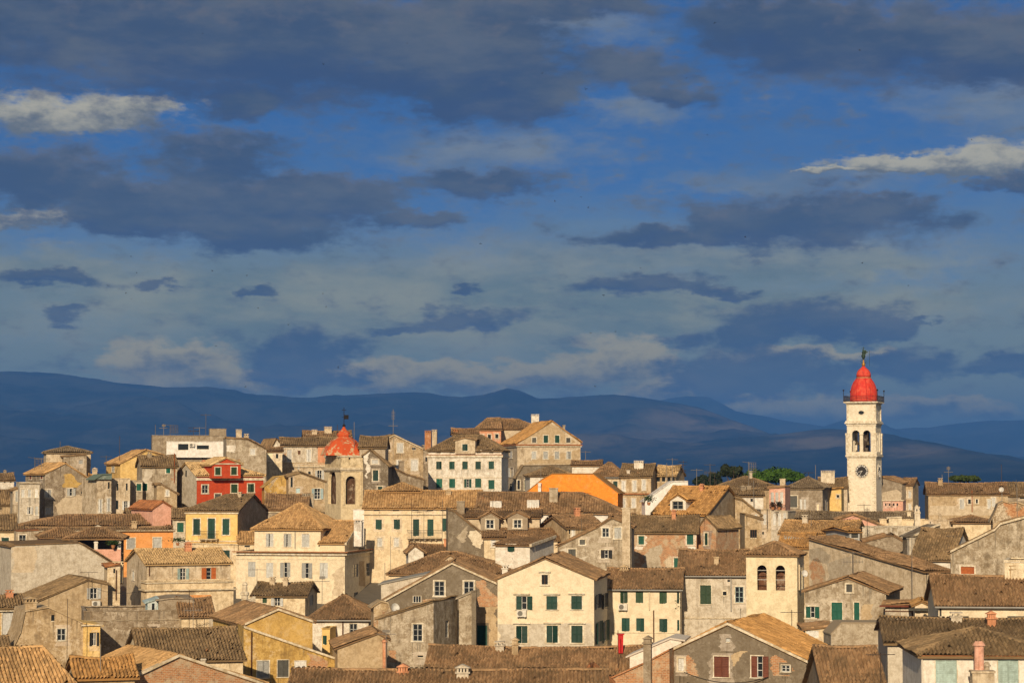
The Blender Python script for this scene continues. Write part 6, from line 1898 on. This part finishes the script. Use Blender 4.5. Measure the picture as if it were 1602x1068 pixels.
def cream_belfry():
    view('V')
    t_, f = tower_empty('belfry', 'plain cream belfry with two arched openings and tiled roof', 'belfry', (292, 792), 200, -15, 4.3)
    W_, L_ = f.w, f.L
    z = lambda y: f.z(540, y)
    zt = z(244)
    mb = MB()
    z0 = z(640)
    mb.box(0, W_, 0, L_, 0, z0)
    sill, spr = z(584), z(384)
    k = W_ / 500
    ops = [((447 - 292) * k, 47 * k, sill, spr), ((628 - 292) * k, 46 * k, sill, spr)]
    for i, (put, w_) in enumerate(faces4(W_, L_, .4)):
        o_ = ops if i % 2 == 0 else [(w_ * .36, .32, sill, spr), (w_ * .72, .32, sill, spr)]
        arch_panel(mb, put, w_, z0, zt, o_, .4)
    link('wall', mb.mesh('wall', 'plaster'), t_, color=(0.78, 0.68, 0.47), stain=.2, peel=0.0)
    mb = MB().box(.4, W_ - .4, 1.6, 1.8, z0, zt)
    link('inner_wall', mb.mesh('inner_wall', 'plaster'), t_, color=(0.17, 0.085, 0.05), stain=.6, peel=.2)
    for c, hw, s0, s1 in ops:
        mb = MB().box(c - hw, c + hw, .18, .22, z(480) - .03, z(480) + .03).box(c - hw, c + hw, .18, .22, z(388) - .03, z(388) + .03)
        link('tie_bar', mb.mesh('tie_bar', 'metal'), t_, color='sgrey')
    mb = MB()
    for py in (402, 582):
        ring_box(mb, W_, L_, .012, z(py) - .015, z(py) + .015)
    mb = MB()
    ring_box(mb, W_, L_, .12, zt - .12, zt + .02)
    link('cornice', mb.mesh('cornice', 'stone_trim'), t_, color='cream2')
    ov = .22
    zp = z_at(545, 112, f, L_ / 2) - f.zb
    ze = zt + .03
    A, B, Cc, Dd = (-ov, -ov, ze), (W_ + ov, -ov, ze), (W_ + ov, L_ + ov, ze), (-ov, L_ + ov, ze)
    r0, r1 = (W_ / 2 - .06, L_ / 2, zp), (W_ / 2 + .06, L_ / 2, zp)
    mb = MB()
    T = Tiles()
    for p in ([A, B, r1, r0], [B, Cc, r1], [Cc, Dd, r0, r1], [Dd, A, r0]):
        slab(mb, p, .10)
        T.plane(p, .27, .45)
    for a, b_ in ((A, r0), (B, r1), (Cc, r1), (Dd, r0)):
        T.ridge(a, b_, .14)
    ro = link('roof', mb.mesh('roof', 'roof_tile'), t_, color='t_brown', age=.7)
    T.build('t_brown', .7, ro, None)
    mb = MB().tube((W_ + .1, .6, z(580)), (W_ + .1, .6, z(330)), .07)
    link('downpipe', mb.mesh('downpipe', 'metal'), t_, color='cream')
cream_belfry()

def red_belfry():
    view('C')
    t_, f = tower_empty('belfry', 'old stone belfry with peeling red pointed dome on the skyline', 'belfry', (606, 790), 350, 30, ('L', 470, 8))
    W_, L_ = f.w, f.L
    z = lambda y: f.z(700, y)
    stone = (0.76, 0.64, 0.43)
    z0 = z(800)
    mb = MB().box(0, W_, 0, L_, 0, z0)
    sill, spr = z(792), z(602)
    zt = z(520)
    for i, (put, w_) in enumerate(faces4(W_, L_, .5)):
        arch_panel(mb, put, w_, z0, zt, [(w_ * .45, w_ * (.23 if i % 2 == 0 else .28), sill, spr - (.1 if i % 2 else 0))], .5)
    link('wall', mb.mesh('wall', 'plaster'), t_, color=stone, stain=.35, peel=.08)
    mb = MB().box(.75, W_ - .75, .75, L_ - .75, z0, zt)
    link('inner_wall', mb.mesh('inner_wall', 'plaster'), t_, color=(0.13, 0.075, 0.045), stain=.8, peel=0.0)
    mb = MB()
    ring_box(mb, W_, L_, .12, zt, z(508)); ring_box(mb, W_, L_, .32, z(508), z(496)); ring_box(mb, W_, L_, .16, z(496), z(484))
    link('cornice', mb.mesh('cornice', 'stone_trim'), t_, color='stone')
    mb = MB().box(.02, W_ - .02, .02, L_ - .02, z(484), z(400))
    link('attic', mb.mesh('attic', 'plaster'), t_, color=stone, stain=.7, peel=.1)
    mb = MB()
    ring_box(mb, W_, L_, .14, z(400), z(384))
    link('cornice', mb.mesh('cornice', 'stone_trim'), t_, color='stone')
    for cx in (W_ * .38,):
        mb = MB().box(cx - .12, cx + .12, -.0, .02, z(418), z(404)).box(-.0, .02, cx - .1, cx + .1, z(420), z(404))
        link('vent', mb.mesh('vent', 'paint'), t_, color='black')
    for cx, cy in ((W_ * .08, -.02), (W_ * .84, -.02)):
        mb = MB().box(cx, cx + .32, cy - .10, 0, z0, zt)
        link('pilaster', mb.mesh('pilaster', 'plaster'), t_, color=stone, stain=.5, peel=0.0)
    zb_ = z(384)
    hgt = z(140) - zb_
    prof = [(2.85, 0), (2.80, hgt * .06), (2.50, hgt * .22), (2.06, hgt * .38), (1.56, hgt * .51), (1.02, hgt * .60), (.78, hgt * .65), (.86, hgt * .70), (.76, hgt * .78), (.38, hgt * .87), (.22, hgt * .94), (.10, hgt)]
    kk = max(W_, L_) / 2 / 3.15
    n = 8
    mb = MB().lathe([(r_ * kk, zz) for r_, zz in prof], n, W_ / 2, L_ / 2, zb_)
    me = mb.mesh('dome', 'old_red')
    link('dome', me, t_, color='red')
    cx, cy = W_ / 2, L_ / 2
    mb = MB().lathe([(.2, 0), (.3, .15), (.12, .35), (.05, .5)], 8, cx, cy, zb_ + hgt).tube((cx, cy, zb_ + hgt), (cx, cy, z(-20)), .05)
    mb.box(cx, cx + .75, cy - .02, cy + .02, z(78), z(42)).box(cx - .35, cx + .35, cy - .02, cy + .02, z(2), z(-2)).tube((cx - .35, cy, z(60)), (cx + .3, cy, z(60)), .03)
    link('weather_vane', mb.mesh('weather_vane', 'metal'), t_, color='iron')
m, t, b = material('old_red')
co, oi, tc = own_coords(t)
n1 = t.noise(co, 1.1, 7, 0.7); n2 = t.noise(co, 5, 5, 0.7)
col = t.mix(n2, (0.46, 0.050, 0.014, 1), (0.60, 0.12, 0.03, 1))
col = t.mix(t.ramp(n1, 0.51, 0.57), col, (0.52, 0.38, 0.22, 1))
col = t.mix(t.ramp(t.noise(co, 2.2, 6, .7), .60, .68), col, (0.20, 0.10, 0.05, 1))
t.l.new(col, b.inputs['Base Color'])
bump(t, b, n2, .04)
red_belfry()

# ------------------------------------------------------------------ trees
def tree(label, px, py, rx, ry, Y, color, n, size, flat=0.0, name='tree', lumps=9, trunk=True):
    c = P(px, py, Y)
    k = Y / FPX
    a, bz = rx * k, ry * k
    by = a
    zg = float(gz(c.x, c.y))
    o = bpy.data.objects.new(name, None)
    C.objects.link(o)
    o.location = (c.x, c.y, zg)
    tag(o, label, 'tree')
    zc = c.z - zg
    # trunk with limbs
    mb = MB()
    mb.tube((0, 0, -.3), (0.2, 0, zc * .55), .32, .24, 8).tube((0.2, 0, zc * .55), (0, 0, zc), .24, .12, 8)
    for i in range(7):
        an = i * 2.4
        mb.tube((.1, 0, zc * (.55 + .05 * i)), (math.cos(an) * a * .7, math.sin(an) * by * .7, zc + bz * random.uniform(-.2, .4)), .11, .04, 5)
    link('trunk', mb.mesh('trunk', 'bark'), o)
    r = np.random.default_rng(int(px))
    lump = [(0, 0, 0, .62)]
    for i in range(lumps):
        an = r.random() * 6.28
        rr = .35 + .5 * math.sqrt(r.random())
        zz = r.uniform(-.5, .55) if not flat else r.uniform(-.1, .4) * (1 - rr * .5)
        lump.append((math.cos(an) * rr, math.sin(an) * rr, zz, r.uniform(.26, .44)))
    lump = np.array(lump)
    idx = r.choice(len(lump), n, p=lump[:, 3] ** 2 / (lump[:, 3] ** 2).sum())
    d = r.normal(size=(n, 3)); d /= np.linalg.norm(d, axis=1)[:, None]
    rad = lump[idx, 3] * (r.random(n) ** .45)
    pos = lump[idx, :3] + d * rad[:, None]
    if flat:
        pos[:, 2] = np.where(pos[:, 2] < 0, pos[:, 2] * .35, pos[:, 2])
    pos = pos * np.array([a, by, bz * 1.15]) + np.array([0, 0, zc])
    u = r.normal(size=(n, 3)); u /= np.linalg.norm(u, axis=1)[:, None]
    v = np.cross(u, d); v /= np.linalg.norm(v, axis=1)[:, None] + 1e-6
    s_ = size * (.6 + .8 * r.random(n))[:, None]
    V = np.stack([pos - u * s_, pos + v * s_ * .5, pos + u * s_, pos - v * s_ * .5], 1).reshape(-1, 3)
    F = np.arange(n * 4).reshape(-1, 4)
    me = fast_mesh('crown', V, F, 'leaf', np.repeat(r.random(n), 4))
    link('crown', me, o, color=color, kind='stuff')
    return o
tree('dark round evergreen tree behind the rooftops right of centre', 1146, 738, 16, 12, 425, (0.022, 0.032, 0.012), 5000, .30)
tree('bright green umbrella pine behind the rooftops', 1214, 748, 40, 26, 445, (0.045, 0.105, 0.012), 9000, .30, flat=1, name='umbrella_pine', lumps=14)
tree('dark low evergreen tree among antennas right of centre', 1100, 752, 15, 13, 415, (0.016, 0.028, 0.014), 3500, .30)
tree('slim dark tree touching the right side of low evergreen', 1119, 750, 10, 12, 418, (0.018, 0.03, 0.014), 2500, .30)
tree('small green tree behind the tan house at right', 1508, 750, 25, 9, 400, (0.04, 0.065, 0.015), 4500, .28, flat=1)

# ------------------------------------------------------------------ plants on terraces
def plant(label, px, py, Y, w_, h, color=(0.03, 0.06, 0.015), n=260):
    c = P(px, py, Y)
    o = bpy.data.objects.new('potted_plant', None)
    C.objects.link(o)
    o.location = c
    tag(o, label, 'plant')
    link('pot', MB().lathe([(.16, 0), (.24, .32), (.26, .36), (.2, .36)], 10).mesh('pot', 'paint'), o, color='brick')
    r = np.random.default_rng(int(px * 7 + py))
    pos = r.normal(0, .38, (n, 3)) * np.array([w_, .5, h * .55]) + np.array([0, 0, .4 + h * .45])
    u = r.normal(size=(n, 3)); u /= np.linalg.norm(u, axis=1)[:, None]
    v = np.cross(u, r.normal(size=(n, 3))); v /= np.linalg.norm(v, axis=1)[:, None]
    s_ = .10
    V = np.stack([pos - u * s_, pos + v * s_ * .6, pos + u * s_, pos - v * s_ * .6], 1).reshape(-1, 3)
    me = fast_mesh('foliage', V, np.arange(n * 4).reshape(-1, 4), 'leaf', np.repeat(r.random(n), 4))
    link('foliage', me, o, color=color, kind='stuff')
plant('leafy plant on the shaded terrace of the pink house', 177, 857, 263.7, .9, .5)
plant('bushy plant below the yellow house balcony', 278, 853, 297, 1.4, .7)
plant('tall green plant beside the cream house and beige house', 1059, 962, 217.6, .35, 1.5)
plant('green plant on the terrace left of the orange roof', 1015, 790, 279, .8, .9)
plant('flowering plant on the balcony of the pinkish shuttered house', 1219, 797, 306.8, .5, .8, (0.05, 0.04, 0.02))
plant('second flowering plant on the pinkish house balcony, further left', 1209, 797, 306.8, .4, .7, (0.06, 0.035, 0.02))

# ------------------------------------------------------------------ antennas, dishes
def antenna(label, px, y0, y1, Y, kind='yagi', rot=0.0, size=1.0, color=(0.22, 0.20, 0.17), sink=2.2):
    top, bot = P(px, y0, Y), P(px, y1, Y)
    o = bpy.data.objects.new('antenna', None)
    C.objects.link(o)
    o.location = (bot.x, Y, bot.z)
    o.rotation_euler = (0, 0, rot)
    tag(o, label, 'antenna', 'rooftop antennas')
    h = top.z - bot.z
    rad = .028 * max(1.0, Y / 250)
    link('mast', MB().tube((0, 0, -sink), (0, 0, h), rad, n=5).mesh('mast', 'metal'), o, color=color)
    if kind in ('yagi', 'double'):
        mb = MB()
        for j, zz in enumerate((h * .95, h * .62) if kind == 'double' else (h * .93,)):
            ln = 1.5 * size
            mb.tube((-ln * .6, 0, zz), (ln * .6, 0, zz), rad * .8, n=4)
            for k in range(7):
                x_ = -ln * .55 + k * ln * 1.1 / 6
                e_ = (.42 - .035 * k) * size
                mb.tube((x_, -e_, zz), (x_, e_, zz), rad * .6, n=4)
                if j:
                    mb.tube((x_, 0, zz - e_ * .6), (x_, 0, zz + e_ * .6), rad * .6, n=4)
        link('boom', mb.mesh('boom', 'metal'), o, color=color)
    elif kind == 'cross':
        mb = MB().tube((-.75 * size, 0, h * .66), (.75 * size, 0, h * .66), rad, n=4)
        for k in range(6):
            zz = h * (.8 + .03 * k)
            mb.tube((-.3 * size, 0, zz), (.3 * size, 0, zz), rad * .7, n=4)
        link('boom', mb.mesh('boom', 'metal'), o, color=color)
    elif kind == 'grid':
        mb = MB()
        for k in range(7):
            zz = h * .35 + k * h * .1
            mb.tube((.15, 0, zz), (1.3 * size, 0, zz), rad * .6, n=4)
        for k in range(4):
            x_ = .15 + k * (1.3 * size - .15) / 3
            mb.tube((x_, 0, h * .35), (x_, 0, h * .95), rad * .6, n=4)
        mb.tube((-1.0 * size, 0, h), (.4, 0, h * .93), rad * .7, n=4)
        link('reflector', mb.mesh('reflector', 'metal'), o, color=color)
    return o

ANT = [
 ('thin tall mast above the cream gabled house at left', 187, 682, 712, 354, 'mast', 0), ('small yagi antenna left of the cream gabled house', 166, 712, 742, 350, 'yagi', .3), ('small antenna behind the hip-roofed pale block', 94, 690, 704, 354, 'mast', 0),
 ('short yagi antenna on the left group, above grey gable roof', 65, 716, 738, 343, 'yagi', .2), ('bent antenna left of the tan gable roof', 54, 715, 740, 346, 'grid', .1),
 ('left antenna on the flat concrete block', 243, 664, 682, 388, 'mast', 0), ('second antenna on the flat concrete block', 256, 663, 682, 388, 'cross', .2), ('grid antenna with white head on the concrete block', 266, 664, 684, 387, 'grid', .1),
 ('low yagi antenna in the middle of the concrete block', 312, 668, 684, 388, 'yagi', .1), ('tall yagi antenna on raised right part of concrete block', 322, 647, 672, 388, 'yagi', .4), ('yagi antenna with long boom on the concrete block', 303, 668, 684, 389, 'double', .2),
 ('thin mast right of the red-domed belfry', 554, 660, 684, 352, 'mast', 0), ('tall mast with crossbar on the brown gabled house', 615, 640, 716, 366.5, 'cross', 0), ('plain mast behind the red-domed belfry on its left', 528, 664, 676, 380, 'mast', 0),
 ('short antenna at the foot of the big skyline gable', 916, 705, 728, 372, 'yagi', .2), ('pole antenna on the bright orange gabled house', 846, 728, 752, 334, 'mast', 0), ('rusty pole on the brown roof below orange gable', 915, 770, 790, 293, 'yagi', .3),
 ('left antenna mast behind the white sloping wall', 1043, 724, 752, 340, 'mast', 0), ('taller antenna behind the white sloping wall', 1052, 716, 752, 345, 'yagi', .3), ('third antenna behind the white sloping wall', 1064, 726, 752, 342, 'double', .2), ('fourth, thick antenna behind the white sloping wall', 1069, 720, 754, 338, 'yagi', 1.0),
 ('antenna with long boom left of the dark trees', 1090, 733, 762, 345, 'yagi', 0), ('stacked antenna in front of the dark trees', 1111, 725, 762, 350, 'double', .3), ('short antenna in front of the slim dark tree', 1118, 742, 762, 352, 'mast', 0),
 ('large yagi antenna left of the umbrella pine', 1171, 722, 748, 385, 'grid', .2), ('antenna mast right of the umbrella pine', 1276, 727, 750, 385, 'mast', 0), ('low antenna right of the umbrella pine', 1265, 738, 752, 388, 'yagi', 0),
 ('dark mast in front of the rounded hip roof', 1179, 752, 788, 328, 'mast', 0), ('dark pole by the flower balcony', 1200, 760, 800, 304, 'mast', 0),
 ('left mast on the right skyline house', 1474, 742, 756, 349, 'mast', 0), ('thick mast on the right skyline house', 1484, 729, 756, 349, 'cross', .3), ('white tall mast at the right skyline', 1567, 726, 768, 349, 'mast', 0), ('small antenna at the right edge of the skyline', 1590, 750, 764, 352, 'mast', 0),
 ('very tall dark pole at the right edge', 1592, 762, 850, 194, 'mast', 0), ('mast on the ochre tiled house left', 1269, 806, 832, 267, 'mast', 0), ('antenna in front of the pink gable', 1357, 793, 850, 262, 'cross', .2), ('slim antenna left of the clock tower foot', 1352, 788, 812, 296, 'yagi', .2),
 ('pole with strut on the shed roof at right', 1427, 840, 902, 204, 'mast', 0), ('antenna on the brown ribbed roof at right', 1494, 837, 850, 234, 'yagi', 0),
 ('tall dark antenna pole before the worn yellow house', 105, 936, 1012, 203, 'mast', 0), ('pale pole between the corner roofs', 157, 1007, 1052, 149, 'mast', 0), ('rusty antenna mast on the grey terrace', 296, 922, 985, 212, 'yagi', .2), ('second rusty antenna mast on grey terrace, right', 302, 932, 990, 211, 'double', .6),
 ('thin antenna on mansion left side', 402, 889, 912, 238, 'yagi', 0), ('short antenna on the small roof before the mansion', 504, 900, 926, 233, 'cross', .2), ('left tall antenna before long cream house', 644, 785, 842, 268, 'yagi', .1), ('dark tall pole before long cream house', 692, 780, 838, 262, 'mast', 0), ('rusty antenna before long cream house balcony', 663, 796, 850, 275, 'yagi', .5),
 ('pole in the dark alley right of the mansion', 611, 838, 905, 262, 'mast', 0), ('pole in the dark alley nearest the mansion', 602, 880, 940, 226, 'mast', 0), ('antenna on the brown roof above the tall chimney house', 910, 812, 840, 258, 'mast', 0), ('dark antenna behind the cream gabled house', 837, 855, 890, 236, 'mast', 0), ('small antenna on the dormered brown roof', 771, 770, 800, 291, 'mast', 0),
 ('dark pole beside the red container', 967, 985, 1035, 168, 'mast', 0), ('antenna in front of the cream belfry', 1239, 953, 1012, 186, 'yagi', .1), ('antenna on the old grey gabled house at right', 1335, 862, 905, 199, 'double', .1), ('thin antenna on the bottom right ribbed roof', 1378, 1020, 1066, 141, 'yagi', .1),
 ('bent antenna on the plain tan gable', 604, 984, 1005, 183, 'cross', 0), ('mast above the long dark roof left', 152, 810, 818, 306, 'mast', 0), ('antenna on the big grey gable wall house', 139, 894, 905, 237, 'yagi', .1)]
for lab, px, y0, y1, Y, kd, rt in ANT:
    antenna(lab, px, y0, y1, Y, kd, rt, color=random.choice([(0.22, 0.20, 0.17), (0.12, 0.09, 0.07), (0.35, 0.33, 0.30)]))

def dish(label, px, py, Y, r, rz):
    c = P(px, py, Y)
    o = bpy.data.objects.new('satellite_dish', None)
    C.objects.link(o)
    o.location = c
    o.rotation_euler = (0, 0, rz)
    tag(o, label, 'satellite dish')
    mb = MB()
    n = 20
    rings = [(r * k / 5, (r * k / 5) ** 2 * .45 / r) for k in range(1, 6)]
    mb.v.append((0, 0, 0))
    for rr, d in rings:
        for k in range(n):
            a = 2 * math.pi * k / n
            mb.v.append((rr * math.cos(a), -d, rr * math.sin(a)))
    for k in range(n):
        mb.f.append((0, 1 + k, 1 + (k + 1) % n))
        for j in range(4):
            mb.f.append((1 + j * n + k, 1 + (j + 1) * n + k, 1 + (j + 1) * n + (k + 1) % n, 1 + j * n + (k + 1) % n))
    reflector = link('reflector', mb.mesh('reflector', 'paint', True), o, color='swhite')
    reflector.rotation_euler = (R(-18), 0, 0)
    mb = MB().tube((0, .02, -.1), (0, .25, -.3), .03).tube((0, .25, -.3), (0, .25, -1.6), .035).tube((0, -.05, -r * .9), (0, -r * .9, -.1), .018)
    link('bracket', mb.mesh('bracket', 'metal'), o, color='zinc')
dish('large white satellite dish beside the dark cement gable', 617, 951, 200.5, .42, R(35))
dish('small satellite dish on the roof beside cream belfry', 1258, 897, 199, .30, R(20))
dish('satellite dish on the worn rooftop at the right', 1567, 766, 318, .35, R(-20))

# red cloth-covered container and laundry
def red_bin():
    c = P(971, 1008, 170)
    o = bpy.data.objects.new('container', None); C.objects.link(o); o.location = c
    tag(o, 'tall red container beside the cream house with green shutters', 'container')
    link('body', MB().lathe([(.22, -.6), (.28, .72), (.30, .74)], 4, 0, 0, 0).mesh('body', 'paint'), o, color=(0.55, 0.02, 0.02))
    link('lid', MB().box(-.27, .27, -.27, .27, .741, .82).mesh('lid', 'paint'), o, color=(0.50, 0.02, 0.02))
red_bin()

# hanging cable on the bottom-centre gable
def cable(label, pts, Y, sag, r=.03):
    a, b_ = P(*pts[0], Y), P(*pts[1], Y)
    mb = MB()
    prev = None
    for k in range(13):
        t_ = k / 12
        p = a.lerp(b_, t_) - Vector((0, 0, sag * 4 * t_ * (1 - t_)))
        if prev is not None:
            mb.tube(prev, p, r, n=5, caps=False)
        prev = p
    o = link('cable', mb.mesh('cable', 'metal'), None, color='iron')
    tag(o, label, 'cable')
view('Z')
cable('slack grey cable across the bottom centre gable', [(XX(560), YY(450)), (XX(1050), YY(478))], 157.5, .55)

view('T0')
cable('thin wire from the cream gable to the cream house with shutters', [(930, 940), (955, 952)], 206, .15, .018)
cable('long wire above the terrace left of the brown gable', [(140, 916), (215, 925)], 232, .4, .018)
cable('wire between the ochre tiled house and the clock tower roof', [(1270, 812), (1356, 800)], 264, .6, .02)
cable('wire strung across the long cream house', [(644, 800), (692, 790)], 265, .3, .018)

# ------------------------------------------------------------------ swallows
def bird_mesh(k):
    s_ = .16
    up = (.06, .10, -.03)[k]
    mb = MB()
    mb.lathe([(.005, -.09), (.022, -.04), (.026, .02), (.018, .07), (.004, .10)], 6)
    mb.v = [(x_, z, y) for x_, y, z in mb.v]
    for sg in (-1, 1):
        mb.quad((0, .03, .0), (sg * s_ * .5, .05, up), (sg * s_ * 1.1, -.03, up * .8), (sg * s_ * .45, -.01, up * .8))
    mb.quad((0, -.07, 0), (.05, -.16, 0), (.0, -.11, 0), (-.05, -.16, 0))
    return mb.mesh('swallow', 'paint')
BM = [bird_mesh(k) for k in range(3)]
BIRDS = [(317, 53), (506, 101), (637, 68), (474, 266), (332, 424), (205, 401), (214, 427), (386, 431), (505, 459), (169, 447), (186, 452), (197, 458), (206, 468), (404, 482), (752, 381), (510, 480), (451, 508), (338, 541), (384, 605), (529, 575), (931, 604), (848, 115),
         (916, 140), (1074, 122), (1107, 211), (868, 315), (909, 308), (920, 325), (1166, 371), (1349, 411), (924, 521), (963, 519), (1002, 419), (944, 462), (1421, 447), (1118, 36), (1345, 79), (1520, 219)]
for i, (px, py) in enumerate(BIRDS):
    Y = random.uniform(190, 320)
    o = link('swallow', BM[i % 3], None, P(px, py, Y), random.uniform(0, 6.3), color=(0.02, 0.02, 0.025))
    o.rotation_euler = (random.uniform(-.5, .5), random.uniform(-.7, .7), random.uniform(0, 6.3))
    tag(o, 'tiny dark swallow flying against the evening clouds', 'bird', 'swallows scattered over the sky')
